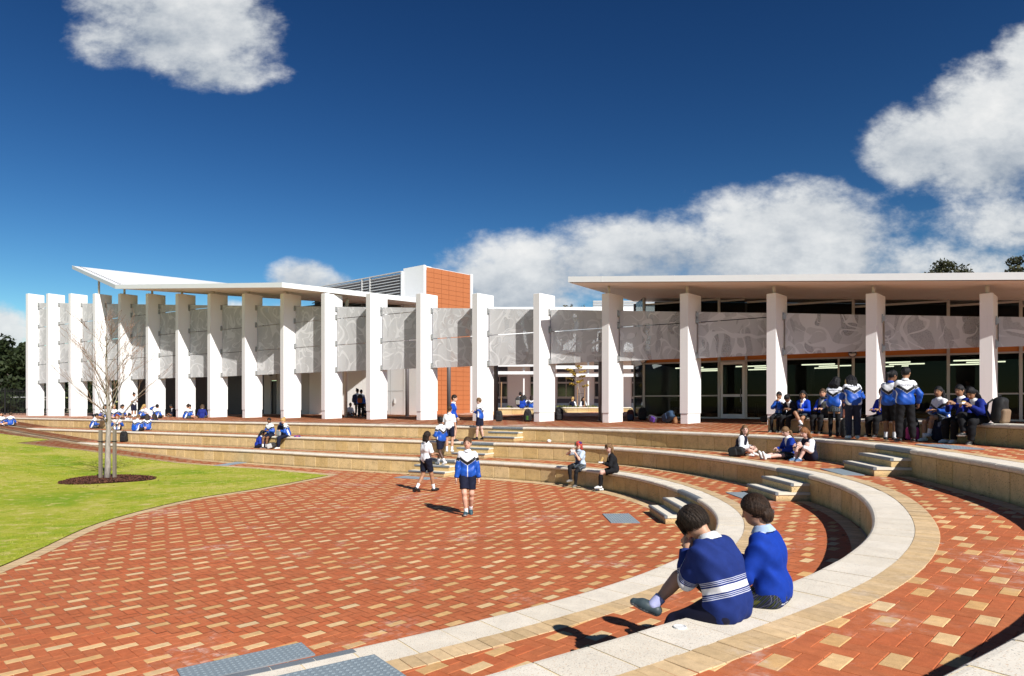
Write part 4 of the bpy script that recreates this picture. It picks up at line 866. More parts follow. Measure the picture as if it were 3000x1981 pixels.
for k in range(nl):
    z = 8.05 + k * (ZL - 8.15) / (nl - 1); a, b_ = .12, 9.9; m = MB()
    for s0, s1 in ((.12, 3.2), (3.28, 4.0), (4.08, 9.9)):
        pass
    P0, P1 = l0 + ax1 * a, l0 + ax1 * b_; nrm_ = np.array([-ax1[1], ax1[0]]); nrm_ = nrm_ if nrm_[1] < 0 else -nrm_
    m.add([tuple(V((*x, zz)) - b0) for x, zz in ((P0 + nrm_ * .06, z - .045), (P1 + nrm_ * .06, z - .045), (P1 - nrm_ * .05, z + .055), (P0 - nrm_ * .05, z + .055))] + [tuple(V((*x, zz)) - b0) for x, zz in ((P0 + nrm_ * .06, z - .055), (P1 + nrm_ * .06, z - .055), (P1 - nrm_ * .05, z + .045), (P0 - nrm_ * .05, z + .045))], [(0, 1, 2, 3), (7, 6, 5, 4), (0, 4, 5, 1), (2, 6, 7, 3)]); m.build('louvre', simple('grey louvre blade', (0.47, 0.48, 0.475), 0.5), lv)
def lbox(a0, a1, z0, z1, d0, d1, name, mat):
    nrm_ = np.array([-ax1[1], ax1[0]]); nrm_ = nrm_ if nrm_[1] < 0 else -nrm_; c = [l0 + ax1 * a0 + nrm_ * d1, l0 + ax1 * a1 + nrm_ * d1, l0 + ax1 * a1 + nrm_ * d0, l0 + ax1 * a0 + nrm_ * d0]; m = MB()
    m.hexa([tuple(V((*x, z0)) - b0) for x in c] + [tuple(V((*x, z1)) - b0) for x in c]); m.build(name, mat, lv)
lbox(-.02, .10, 7.9, ZL + .06, -.1, .09, 'post', M_WHITE); lbox(3.2, 3.28, 7.9, ZL + .03, -.05, .08, 'post', M_LGREY); lbox(4.05, 4.13, 7.9, ZL + .03, -.05, .08, 'post', M_LGREY); lbox(.1, 9.9, ZL + .02, ZL + .08, -.1, .08, 'top_rail', M_LGREY); lbox(.1, 9.9, 7.9, ZL, -.25, -.2, 'backing', M_GREYST)
# wall left of the tower, lit by the sun
b0 = Vector(tw.location); tbox(1.93, 4.3, .02, .2, 1.5, 7.6, 'side_wall', M_WHITE); tbox(3.15, 3.19, .012, .022, 1.6, 7.6, 'joint', M_LGREY); tbox(1.93, 4.3, .012, .022, 3.35, 3.38, 'joint', M_LGREY); tbox(2.7, 2.80, -.05, .02, 2.55, 2.85, 'switch_box', M_LGREY)
# round posts behind the row
for k, (u, bk, zt_) in enumerate(((1193, 4.2, 6.6), (1315, 4.0, 6.4), (1453, 2.2, 6.3), (1760, 1.9, 5.9))):
    p = row_pt(u, bk); z0 = zt(*p); post = thing('round_post', 'dark grey round steel post behind the %s pillar from the left' % ['twelfth', 'thirteenth', 'fourteenth', 'fifteenth'][k], 'post', (p[0], p[1], z0), 0, 'round steel posts behind the colonnade')
    m = MB(); m.tube([(0, 0, 0), (0, 0, zt_ - z0)], .115, 14); m.build('shaft', M_GREYST, post, smooth=True); m = MB(); m.tube([(0, 0, 0), (0, 0, .012)], .17, 14); m.build('base_plate', M_GREYST, post)

# ------------------------------------------------------------------ rear classroom building and courtyard planters
rb = thing('classroom_building', 'white classroom building with dark windows across the courtyard', 'building', (3, 54, 1.9)); b0 = Vector(rb.location)
YB = 54.0
def rbox(u0, u1, v0, v1, name, mat, d0=0.0, d1=.3, par=None, Y=YB):
    a = ray(u0, v1, Y); b_ = ray(u1, v0, Y); m = MB(); m.box(a.x - b0.x, b_.x - b0.x, Y + d0 - b0.y, Y + d1 - b0.y, a.z - b0.z, b_.z - b0.z); return m.build(name, mat, par or rb)
M_NAVYP = simple('navy spandrel panel', (0.050, 0.052, 0.075), 0.5, 0.08, 2); M_BLUEP = simple('pale blue panel', (0.36, 0.46, 0.54), 0.6, 0.05, 2)
rbox(1380, 2010, 930, 1225, 'wall', M_WHITE, .06, .4)
for ua, ub in ((1440, 1487), (1553, 1600), (1632, 1685), (1741, 1790), (1850, 1900)):
    rbox(ua, ub, 1068, 1090, 'spandrel', M_NAVYP, .02, .06); rbox(ua, ub, 1168, 1181, 'spandrel', M_NAVYP, .02, .06); rbox(ua, ub, 1181, 1200, 'spandrel', M_BLUEP, .02, .06); rbox(ua, ub, 1045, 1066, 'spandrel', M_BLUEP, .02, .06)
    w_ = rbox(ua, ub, 1099, 1167, 'window', M_ALU, -.02, .05); uu = [ua + 2, (ua + ub) / 2 - 1, (ua + ub) / 2 + 1, ub - 2]
    for (x0, x1) in ((uu[0], uu[1]), (uu[2], uu[3])):
        for (y0, y1) in ((1104, 1119), (1124, 1162)): rbox(x0, x1, y0, y1, 'pane', simple('dark window glass', (0.02, 0.023, 0.026), 0.08), -.03, -.021, w_)
for (u0, u1, v0, v1, Yb) in ((1400, 1568, 1088, 1097, 50), (1400, 1568, 1068, 1074, 50), (1628, 1950, 1071, 1081, 50), (1628, 1950, 1095, 1104, 50)):
    rbox(u0, u1, v0, v1, 'sunshade_beam', M_ROOFW, 0, .25, Y=Yb)
for u in (1535, 1725):
    rbox(u - 2.2, u + 2.2, 1040, 1225, 'sunshade_post', M_ROOFW, .3, .5, Y=50)
m = MB(); m.box(ray(1390, 1000, 50).x - b0.x, ray(2010, 1000, 54).x - b0.x, 49.3 - b0.y, 54.05 - b0.y, 6.35 - b0.z, 6.5 - b0.z); m.build('veranda_roof', M_ROOFW, rb)
rbox(1390, 2000, 905, 932, 'roof', M_ROOFW, -1.0, 6.0)
for k in range(5): rbox(1740, 1990, 900 - 5.4 * k, 903 - 5.4 * k, 'roof_louvre', M_LGREY, .5, .8)
def planter(label, u0, u1, Y, dep, vtop, vbot, shade=False):
    a = ray(u0, vbot, Y); b_ = ray(u1, vtop, Y); z0 = zt(a.x, Y); th = thing('planter', label, 'planter', ((a.x + b_.x) / 2, Y, z0), 0, 'limestone planters in the courtyard'); o_ = Vector(th.location)
    n = max(2, int((b_.x - a.x) / .6)); xs_ = np.linspace(a.x, b_.x, n + 1); top = b_.z
    for x0, x1 in zip(xs_[:-1], xs_[1:]):
        m = MB(); m.bevbox(x0 - o_.x + .005, x1 - o_.x - .005, 0, .25, -.1, top - .09 - z0, .012); m.build('block', M_LIME, th)
        m = MB(); m.bevbox(x0 - o_.x + .004, x1 - o_.x - .004, -.03, .40, top - .088 - z0, top - z0, .02); m.build('coping_stone', M_COPING, th)
    for x in (a.x, b_.x): m = MB(); m.bevbox(x - o_.x - .12, x - o_.x + .12, .26, dep, -.1, top - z0 - .05, .012); m.build('block', M_LIME, th)
    m = MB(); m.box(a.x - o_.x + .1, b_.x - o_.x - .1, .38, dep - .05, .0, top - z0 - .08); m.build('soil', simple('planter soil', (0.07, 0.045, 0.03), 0.95, 0.3, 20), th)
    return th, top
planter('limestone planter seen between the fourteenth and fifteenth pillars', 1440, 1590, 41.0, 3.0, 1195, 1220)
PLB, PLT = planter('limestone planter holding the staked sapling, right of the fifteenth pillar', 1628, 1850, 42.0, 3.0, 1193, 1220)
# ================================================================== planting, fence
def bark_b(c0, c1):
    def b(gg, bs, o):
        pos = O_(gg); n = gg.noise(gg.vmath('MULTIPLY', pos, (1, 1, .3)), 22, 5, 0.65); gg.set(bs.inputs['Base Color'], gg.ramp(n, [(0.3, c0), (0.7, c1)])); bs.inputs['Roughness'].default_value = 0.9; gg.set(bs.inputs['Normal'], gg.bump(n, 0.5, 0.01))
    return b
M_BARKG = material('pale grey bark', bark_b((0.20, 0.17, 0.145), (0.42, 0.37, 0.32))); M_BARKD = material('dark bark', bark_b((0.03, 0.025, 0.02), (0.09, 0.075, 0.06)))
M_TWIG = simple('reddish twig', (0.25, 0.15, 0.10), 0.85, 0.2, 10)
def leaf_b(gg, bs, o):
    c = gg.node('ShaderNodeVertexColor', layer_name='Col').outputs[0]; gg.set(bs.inputs['Base Color'], c); bs.inputs['Roughness'].default_value = 0.6; bs.inputs['Specular IOR Level'].default_value = 0.25
    tl = gg.node('ShaderNodeBsdfTranslucent'); gg.set(tl.inputs[0], c); mx = gg.node('ShaderNodeMixShader'); mx.inputs[0].default_value = 0.25; gg.l.new(bs.outputs[0], mx.inputs[1]); gg.l.new(tl.outputs[0], mx.inputs[2]); gg.l.new(mx.outputs[0], o.inputs[0])
M_LEAF = material('leaf', leaf_b)
def leaves(centres, radii, n, size, cols, flat=1.0):
    """many small leaf faces scattered through a set of clumps"""
    ci = rng.choice(len(centres), n, p=np.array(radii) ** 2 / np.sum(np.array(radii) ** 2)); d_ = rng.normal(size=(n, 3)); d_ /= np.linalg.norm(d_, axis=1)[:, None]
    r = np.array(radii)[ci] * rng.random(n) ** .45; P = np.array(centres)[ci] + d_ * r[:, None] * np.array([1, 1, flat])
    a = rng.normal(size=(n, 3)); a /= np.linalg.norm(a, axis=1)[:, None]; b_ = np.cross(a, rng.normal(size=(n, 3))); b_ /= np.linalg.norm(b_, axis=1)[:, None]
    s = size * (.6 + .8 * rng.random(n))[:, None]; Vv = np.stack([P - a * s, P + b_ * s * .45, P + a * s, P - b_ * s * .45], 1).reshape(-1, 3)
    t = rng.random((n, 1)); t2 = rng.random(len(centres))[ci][:, None]; c = np.array(cols[0]) * (1 - t) + np.array(cols[1]) * t; c = c * (.7 + .6 * t2)
    return Vv, np.arange(len(Vv)).reshape(-1, 4), np.repeat(c, 4, axis=0)
def tree(label, loc, h, cr, trunk_r, n, size, cols, clumps=26, low=.35, group='trees beyond the buildings', squash=.8, bark=None):
    th = thing('tree', label, 'tree', loc, 0, group); m = MB(); m.tube([(0, 0, -.3), (.05 * h * .1, 0, h * .3), (0, .05, h * .62)], [trunk_r, trunk_r * .8, trunk_r * .45], 8)
    cs = []; rs = []
    for k in range(clumps):
        an = rng.random() * 2 * math.pi; t = rng.random(); z = h * (low + (1 - low) * t * .93); rr = cr * (math.sin(math.pi * min(1, .18 + .80 * t)) ** .7) * (.35 + .65 * rng.random())
        p = np.array([rr * math.cos(an), rr * math.sin(an), z]); r = cr * (.20 + .16 * rng.random()); cs.append(p); rs.append(r)
        if k % 2 == 0: m.tube([(0, .03, h * min(.6, .25 + .3 * rng.random())), tuple(p * .55 + np.array([0, 0, h * .24])), tuple(p)], [trunk_r * .35, trunk_r * .2, trunk_r * .06], 5)
    m.build('trunk', bark or M_BARKD, th, smooth=True)
    Vv, F, c = leaves(cs, rs, n, size, cols, squash); o = mobj('crown', Vv, F.tolist(), M_LEAF, th, col=c); return th
DG = ((0.016, 0.026, 0.010), (0.045, 0.062, 0.022))
for k, (u, v, Y, cr, lab) in enumerate(((-30, 985, 78, 4.4, 'dark evergreen tree at the far left edge beyond the fence'), (42, 1022, 72, 3.6, 'dark evergreen tree next to the one at the left edge beyond the fence'), (88, 1005, 80, 2.7, 'tall slim evergreen tree just left of the first pillar beyond the fence'),
                                     (215, 1010, 84, 4.2, 'dark evergreen tree glimpsed between the first pillars'), (330, 1015, 88, 4.2, 'dark evergreen tree glimpsed behind the fourth pillar'))):
    p = ray(u, v, Y); tree(lab, (p.x, Y, 1.4), p.z - 1.4, cr, .35, 5200, .30, DG, 34, .05, 'dark trees beyond the fence')
p = ray(2763, 767, 74); tree('round evergreen crown peeping over the right-hand roof', (p.x, 74, 1.5), p.z - 1.5, 3.4, .4, 9000, .17, ((0.035, 0.042, 0.018), (0.085, 0.085, 0.04)), 44, .55)
p = ray(3000, 730, 70); tree('eucalypt crown at the upper right edge above the roof', (p.x, 70, 1.5), p.z - 1.5, 2.6, .3, 3200, .20, ((0.035, 0.045, 0.02), (0.09, 0.085, 0.045)), 20, .55)
p = ray(1685, 880, 66); tree('olive brown tree top behind the fifteenth pillar', (p.x, 66, 1.5), p.z - 1.5, 2.7, .3, 2600, .14, ((0.10, 0.075, 0.025), (0.17, 0.13, 0.05)), 26, .35)
# fence
fx0, fx1, FY = -62.0, -27.0, 60.0; fz = 1.5
fn = thing('fence', 'black spear-topped steel fence behind the left end of the colonnade', 'fence', (-45, FY, fz)); m = MB()
for x in np.arange(fx0, fx1, .135): m.box(x - .013 + 45, x + .013 + 45, -.013, .013, .05, 2.35); m.add([(x + 45 - .02, 0, 2.35), (x + 45 + .02, 0, 2.35), (x + 45, 0, 2.52), (x + 45, .02, 2.35)], [(0, 1, 2), (0, 3, 2), (1, 3, 2)])
M_BLACK = simple('black powder coat', (0.010, 0.010, 0.011), 0.5); stuff(m.build('bars', M_BLACK, fn))
for z in (.25, 2.15): m = MB(); m.box(fx0 + 45, fx1 + 45, -.03, .03, z, z + .05); m.build('rail', M_BLACK, fn)
for x in np.arange(fx0, fx1, 2.4): m = MB(); m.box(x - .04 + 45, x + .04 + 45, -.04, .04, -.1, 2.5); m.build('post', M_BLACK, fn)
gf = thing('goal_frame', 'white tubular goal frame beyond the black fence', 'goal', (-50, 70, 1.4)); m = MB()
M_TUBEW = simple('white tube', (0.55, 0.55, 0.55), 0.5); m.tube([(-9, 0, 0), (-9, 0, 1.85), (1.6, 0, 1.85), (1.6, 0, 0)], .05, 6); m.build('front_frame', M_TUBEW, gf); m = MB(); m.tube([(-9, 1.2, 0), (-9, 1.2, 1.6), (1.6, 1.2, 1.6), (1.6, 1.2, 0)], .04, 6); m.build('rear_frame', M_TUBEW, gf)
for x in (-7.2, -4.4, -3.2): m = MB(); m.tube([(x, 0, 0), (x, 0, 1.85)], .035, 6); m.build('upright', M_TUBEW, gf)

# bare staked tree on the lawn
tp = onground(313, 1409); TB = Vector((tp[0], tp[1], zg(tp[0]) + .02))
bt = thing('bare_tree', 'leafless young tree tied between two stakes on the lawn', 'tree', TB)
m = MB(); tw_ = MB(); rnd = random.Random(11)
def grow(p, d_, L, r, depth):
    pts = [p]; rad = [r]; n = 5; q = Vector(p); dd = Vector(d_)
    for k in range(n):
        dd = (dd + Vector((rnd.gauss(0, .07), rnd.gauss(0, .07), rnd.gauss(.03, .05)))).normalized(); q = q + dd * L / n; pts.append(q.copy()); rad.append(max(.0035, r * (1 - .72 * (k + 1) / n)))
    (m if depth < 2 else tw_).tube(pts, rad, 6 if depth < 2 else 4)
    if depth < 3:
        for k in range(rnd.randint(5, 7) if depth < 2 else rnd.randint(2, 4)):
            i = rnd.randint(1, n); az = rnd.random() * 2 * math.pi; side = Vector((math.cos(az), math.sin(az), 0)); nd = (dd * (.95 if depth else .9) + side * .50).normalized(); nd.z = abs(nd.z) * .9 + .18
            grow(pts[i], nd.normalized(), L * (.42 + .22 * rnd.random()), rad[i] * .62, depth + 1)
tr_pts = [Vector((0, 0, -.1)), Vector((.03, 0, .5)), Vector((.02, .02, 1.2)), Vector((.06, .02, 2.0)), Vector((.02, .0, 2.9)), Vector((-.02, 0, 3.8)), Vector((.0, 0, 4.7)), Vector((.01, 0, 5.25))]; tr_r = [.105, .085, .075, .065, .048, .030, .014, .006]
m.tube(tr_pts, tr_r, 9)
for k in range(20):
    z = 1.40 + 3.2 * (k / 20) + rnd.random() * .15; az = k * 2.4 + rnd.random() * .6; t = np.interp(z, [0, 1.2, 2.9, 4.7], [0, .02, .02, 0]); L = 2.1 - .30 * z + .3 * rnd.random(); up_ = 1.0 + .55 * rnd.random()
    grow(Vector((t, 0, z)), Vector((math.cos(az), math.sin(az), up_)).normalized(), max(.5, L), .030 - .0045 * z, 1)
m.build('trunk', M_BARKG, bt, smooth=True); tw_.build('twigs', M_TWIG, bt, smooth=True)
M_STAKE = simple('weathered timber stake', (0.20, 0.165, 0.125), 0.9, 0.25, 20, bump=.4)
for k, dx_ in enumerate((-.17, .22)):
    st = thing('tree_stake', 'weathered timber stake on the %s of the bare tree' % ('left', 'right')[k], 'stake', (TB.x + dx_, TB.y - .05 + .1 * k, TB.z), 0, 'stakes holding the bare tree'); m = MB(); m.bevbox(-.042, .042, -.042, .042, -.2, 1.62, .012); m.build('post', M_STAKE, st); m = MB()
    m.tube([(0, 0, 1.25), (-dx_ * .5, 0, 1.22), (-dx_, 0, 1.27)], .014, 5); m.tube([(-.06, -.06, 1.25), (.06, -.06, 1.25), (.06, .06, 1.25), (-.06, .06, 1.25), (-.06, -.06, 1.25)], .012, 5); m.build('tie', M_BLACK, st)
# mulch ring
M_MULCH = material('bark mulch', lambda gg, bs, o: (gg.set(bs.inputs['Base Color'], gg.node('ShaderNodeVertexColor', layer_name='Col').outputs[0]), bs.inputs['Roughness'].__setattr__('default_value', .95)))
n = 9000; an = rng.random(n) * 2 * math.pi; rr = 1.30 * np.sqrt(rng.random(n)) * (1 + .10 * np.sin(an * 3 + 1)); P = np.stack([rr * np.cos(an), rr * np.sin(an), .05 * np.maximum(0, 1 - rr / 1.7) + .02 + .025 * rng.random(n)], 1)
a = rng.normal(size=(n, 3)) * np.array([1, 1, .35]); a /= np.linalg.norm(a, axis=1)[:, None]; b_ = np.cross(a, np.array([0, 0, 1.0]) + .3 * rng.normal(size=(n, 3))); b_ /= np.linalg.norm(b_, axis=1)[:, None]
s = (.025 + .03 * rng.random(n))[:, None]; Vv = np.stack([P - a * s, P - b_ * s * .35, P + a * s, P + b_ * s * .35], 1).reshape(-1, 3); t = rng.random((n, 1)); c = np.array([.035, .012, .008]) * (1 - t) + np.array([.17, .062, .032]) * t
k = [(.0, .0, .06)] + [(1.36 * math.cos(q) * (1 + .10 * math.sin(q * 3 + 1)), 1.36 * math.sin(q) * (1 + .10 * math.sin(q * 3 + 1)), .005) for q in np.arange(40) * 2 * math.pi / 40]
mu = mobj('mulch', Vv, np.arange(len(Vv)).reshape(-1, 4).tolist(), M_MULCH, col=np.repeat(c, 4, axis=0), loc=TB); stuff(tag(mu, 'dark brown bark mulch ring around the bare tree', 'mulch'))
mobj('mulch_bed', k, [(0, i, i % 40 + 1) for i in range(1, 41)], simple('mulch bed', (0.06, 0.022, 0.014), .95, .4, 30), mu)
# sapling in the planter
sp = thing('sapling', 'thin sapling with sparse yellow leaves tied to stakes in the courtyard planter', 'tree', (ray(1702, 1190, 42.6).x, 42.6, PLT - .1)); m = MB(); hS = 2.75
m.tube([(0, 0, 0), (-.08, 0, 1.0), (-.30, 0, 1.9), (-.34, 0, hS)], [.035, .028, .02, .008], 6); brs = []
for k in range(12):
    az = k * 2.4; z = 1.35 + k * .115; p0 = Vector((np.interp(z, [0, 1, 1.9, hS], [0, -.08, -.3, -.34]), 0, z)); p1 = p0 + Vector((math.cos(az) * .55, math.sin(az) * .55, .12)); m.tube([p0, p0.lerp(p1, .5) + Vector((0, 0, .06)), p1], [.012, .008, .004], 4); brs += [p0.lerp(p1, .6), p1]
m.build('trunk', M_BARKG, sp, smooth=True); Vv, F, c = leaves([tuple(x) for x in brs], [.16] * len(brs), 420, .07, ((0.35, 0.22, 0.03), (0.50, 0.36, 0.07)), .4); mobj('crown', Vv, F.tolist(), M_LEAF, sp, col=c)
for k, u in enumerate((1691, 1712, 1468)):
    q = ray(u, 1192, 42.5 if k < 2 else 41.8); st = thing('tree_stake', ('left stake of the courtyard sapling', 'right stake of the courtyard sapling', 'lone timber stake in the left courtyard planter')[k], 'stake', (q.x, q.y, PLT - .2), 0, 'stakes in the courtyard planters'); m = MB(); m.tube([(0, 0, 0), (.02, 0, 1.45 if k < 2 else 1.75)], .04, 6); m.build('post', simple('round timber', (0.30, 0.18, 0.10), .8, .2, 15), st)
    if k == 0: m = MB(); m.tube([(0, 0, 1.05), (.45, 0, 1.05)], .015, 4); m.build('tie', M_BLACK, st)
for k in range(7):   # low plants in the planters
    u = (1640, 1655, 1672, 1690, 1722, 1740, 1493)[k]; q = ray(u, 1192, 42.4 if k < 6 else 41.6); pl = thing('plant', 'small green plant in the courtyard planter, %s from the left' % ORD[k] if k < 6 else 'small green plant in the left courtyard planter', 'plant', (q.x, q.y, PLT - .1), 0, 'low plants in the courtyard planters')
    Vv, F, c = leaves([(0, 0, .12), (.12, 0, .1), (-.1, 0, .14)], [.12, .1, .1], 70, .06, ((0.10, 0.14, 0.03), (0.26, 0.25, 0.06)), .8); mobj('foliage', Vv, F.tolist(), M_LEAF, pl, col=c)
# ================================================================== people
def vcol_mat(name, rough, spec=0.3, bump=0.0, bs_=90.0, sss=0.0, weave=False):
    def b(gg, bs, o):
        c = gg.node('ShaderNodeVertexColor', layer_name='Col').outputs[0]; n = gg.noise(O_(gg), 30.0, 3); c = gg.mix(1.0, c, gg.ramp(n, [(0.3, 0.90), (0.7, 1.08)]), 'MULTIPLY')
        gg.set(bs.inputs['Base Color'], c); bs.inputs['Roughness'].default_value = rough; bs.inputs['Specular IOR Level'].default_value = spec
        if bump: gg.set(bs.inputs['Normal'], gg.bump(gg.noise(O_(gg), bs_, 4, 0.6), bump, 0.004))
    return material(name, b)
M_SKIN = vcol_mat('skin', 0.5, 0.35); M_CLOTH = vcol_mat('cloth', 0.82, 0.2, 0.25, 160.0); M_NYLON = vcol_mat('nylon tracksuit cloth', 0.48, 0.35, 0.5, 26.0)
def hair_b(gg, bs, o):
    c = gg.node('ShaderNodeVertexColor', layer_name='Col').outputs[0]; q = gg.vmath('MULTIPLY', O_(gg), (1, 1, .10)); n = gg.noise(q, 260.0, 3, .6); n2 = gg.noise(q, 70.0, 2)
    c = gg.mix(1.0, c, gg.ramp(n, [(0.3, 0.55), (0.7, 1.5)]), 'MULTIPLY'); c = gg.mix(1.0, c, gg.ramp(n2, [(0.35, 0.75), (0.65, 1.25)]), 'MULTIPLY')
    gg.set(bs.inputs['Base Color'], c); bs.inputs['Roughness'].default_value = 0.50; bs.inputs['Specular IOR Level'].default_value = 0.22; gg.set(bs.inputs['Normal'], gg.bump(gg.math('ADD', n, gg.math('MULTIPLY', n2, 2.0)), 0.9, 0.006))
M_HAIR = material('hair', hair_b)
def stripe_b(gg, bs, o):
    c = gg.node('ShaderNodeAttribute', attribute_name='stripe').outputs['Fac']; BL = (.014, .030, .155); GY = (.50, .53, .64); WH = (.76, .77, .80); st = [(0.0, BL)]
    for z, w, k in ((.068, .0024, GY), (.080, .0024, GY), (.092, .0024, GY), (.127, .0225, WH), (.164, .0024, GY), (.176, .0024, GY), (.188, .0024, GY)): st += [((z - w) / .3, k), ((z + w) / .3, BL)]
    gg.set(bs.inputs['Base Color'], gg.mix(1.0, gg.ramp(gg.math('DIVIDE', c, .3), st, 'CONSTANT'), gg.ramp(gg.noise(O_(gg), 25, 3), [(.3, .9), (.7, 1.08)]), 'MULTIPLY')); bs.inputs['Roughness'].default_value = .88; bs.inputs['Specular IOR Level'].default_value = .15; gg.set(bs.inputs['Normal'], gg.bump(gg.noise(O_(gg), 190, 4, .6), .35, .003))
M_RUGBY = material('striped rugby knit', stripe_b)
def tartan_b(gg, bs, o):
    v = gg.node('ShaderNodeAttribute', attribute_name='weave').outputs['Vector']; a, b, _ = gg.sep(v)
    def line(x, ph, w): f = gg.math('FRACT', gg.math('ADD', gg.math('DIVIDE', x, .026), ph)); return gg.math('LESS_THAN', gg.math('ABSOLUTE', gg.math('SUBTRACT', f, .5)), w)
    c = gg.mix(gg.math('MAXIMUM', line(a, 0, .26), line(b, 0, .26)), (.014, .030, .022), (.012, .014, .045)); c = gg.mix(gg.math('MAXIMUM', line(a, .5, .035), line(b, .5, .035)), c, (.10, .10, .025)); c = gg.mix(gg.math('MAXIMUM', line(a, .0, .028), line(b, .0, .028)), c, (.15, .17, .21))
    gg.set(bs.inputs['Base Color'], c); bs.inputs['Roughness'].default_value = .85; bs.inputs['Specular IOR Level'].default_value = .15
M_TARTAN = material('tartan cloth', tartan_b); M_SHOE = vcol_mat('shoe', 0.5, 0.4); M_BAG = vcol_mat('bag fabric', 0.7, 0.3, 0.4, 60.0)
f32 = np.float32
def V3(*a): return np.array(a, f32)
def nrm(a): return a / (np.linalg.norm(a) + 1e-9)
def cap_d(P, a, b, ra, rb=None):
    rb = ra if rb is None else rb; ab = (b - a).astype(f32); q = P - a.astype(f32); t = np.clip((q @ ab) / (ab @ ab + 1e-9), 0, 1)
    q = q - t[:, None] * ab; return np.sqrt(np.einsum('ij,ij->i', q, q)) - (ra + (rb - ra) * t), t
def ell_d(P, c, R, r):
    q = ((P - c.astype(f32)) @ R.T.astype(f32)) / np.asarray(r, f32); k0 = np.sqrt(np.einsum('ij,ij->i', q, q)); q = q / np.asarray(r, f32); k1 = np.sqrt(np.einsum('ij,ij->i', q, q)) + 1e-6
    return k0 * (k0 - 1) / k1
def smin(a, b, k):
    h = np.clip(.5 + .5 * (b - a) / k, 0, 1); return b * (1 - h) + a * h - k * h * (1 - h)
def snets(F, lo, h):
    s = F < 0; c = np.zeros(tuple(n - 1 for n in F.shape), np.int8)
    for i in (0, 1):
        for j in (0, 1):
            for k in (0, 1): c += s[i:F.shape[0] - 1 + i, j:F.shape[1] - 1 + j, k:F.shape[2] - 1 + k]
    m = (c > 0) & (c < 8); I = np.argwhere(m)
    if not len(I): return np.zeros((0, 3)), []
    idx = -np.ones(c.shape, np.int64); idx[m] = np.arange(len(I)); acc = np.zeros((len(I), 3)); cnt = np.zeros(len(I))
    cor = [np.array(x) for x in ((0, 0, 0), (1, 0, 0), (0, 1, 0), (1, 1, 0), (0, 0, 1), (1, 0, 1), (0, 1, 1), (1, 1, 1))]
    val = [F[I[:, 0] + o[0], I[:, 1] + o[1], I[:, 2] + o[2]] for o in cor]
    for a, b in ((0, 1), (2, 3), (4, 5), (6, 7), (0, 2), (1, 3), (4, 6), (5, 7), (0, 4), (1, 5), (2, 6), (3, 7)):
        x = (val[a] < 0) != (val[b] < 0); den = np.where(x, val[a] - val[b], 1.0); t = np.where(x, val[a] / den, 0)
        acc += np.where(x[:, None], cor[a] + t[:, None] * (cor[b] - cor[a]), 0); cnt += x
    Vv = lo + h * (I + acc / cnt[:, None]); fs = []
    for ax in range(3):
        sl0 = [slice(None)] * 3; sl1 = [slice(None)] * 3; sl0[ax] = slice(0, -1); sl1[ax] = slice(1, None); ch = s[tuple(sl0)] != s[tuple(sl1)]
        E_ = np.argwhere(ch); o1, o2 = [k for k in range(3) if k != ax]; E_ = E_[(E_[:, o1] > 0) & (E_[:, o2] > 0) & (E_[:, o1] < c.shape[o1]) & (E_[:, o2] < c.shape[o2])]
        if not len(E_): continue
        q = []
        for d1, d2 in ((1, 1), (0, 1), (0, 0), (1, 0)):
            e = E_.copy(); e[:, o1] -= d1; e[:, o2] -= d2; q.append(idx[e[:, 0], e[:, 1], e[:, 2]])
        q = np.stack(q, 1); neg = s[E_[:, 0], E_[:, 1], E_[:, 2]]; flip = neg if ax != 1 else ~neg; q = np.where(flip[:, None], q, q[:, ::-1]); fs.append(q)
    return Vv, np.vstack(fs).tolist() if fs else []
def mesh_sdf(fn, lo, hi, h):
    """polygonise fn inside a box, evaluating finely only near the surface"""
    lo = np.asarray(lo, float) - 2 * h; hi = np.asarray(hi, float) + 2 * h; B = 4; n = (np.ceil((hi - lo) / h / B).astype(int) + 1) * B
    g_ = [lo[k] + h * (np.arange(0, n[k], B) + (B - 1) / 2) for k in range(3)]; C_ = np.stack(np.meshgrid(*g_, indexing='ij'), -1); sh = C_.shape[:3]
    Fc = fn(C_.reshape(-1, 3).astype(f32)).reshape(sh); near = np.abs(Fc) < h * B * 1.45
    F = np.repeat(np.repeat(np.repeat(Fc, B, 0), B, 1), B, 2).astype(f32); M_ = np.repeat(np.repeat(np.repeat(near, B, 0), B, 1), B, 2); I = np.argwhere(M_)
    if len(I): F[M_] = fn((lo + h * I).astype(f32))
    return snets(F, lo, h)
class Fr:
    def __init__(s, pitch=0, yaw=0, roll=0):
        p, y, r = (math.radians(a) for a in (pitch, yaw, roll)); R0 = V3(math.cos(y), math.sin(y), 0); F0 = V3(-math.sin(y), math.cos(y), 0); U0 = V3(0, 0, 1)
        s.f = F0 * math.cos(p) - U0 * math.sin(p); u = U0 * math.cos(p) + F0 * math.sin(p); s.r = R0 * math.cos(r) + u * math.sin(r); s.u = u * math.cos(r) - R0 * math.sin(r); s.M = np.stack([s.r, s.f, s.u])
def ik(a, t, l1, l2, hint):
    d = t - a; L = np.linalg.norm(d); L_ = min(L, (l1 + l2) * .999); dr = d / (L + 1e-9); t = a + dr * L_; x = (l1 * l1 - l2 * l2 + L_ * L_) / (2 * L_ + 1e-9); hgt = math.sqrt(max(0, l1 * l1 - x * x)); p = hint - dr * (hint @ dr); p = nrm(p)
    return a + dr * x + p * hgt, t
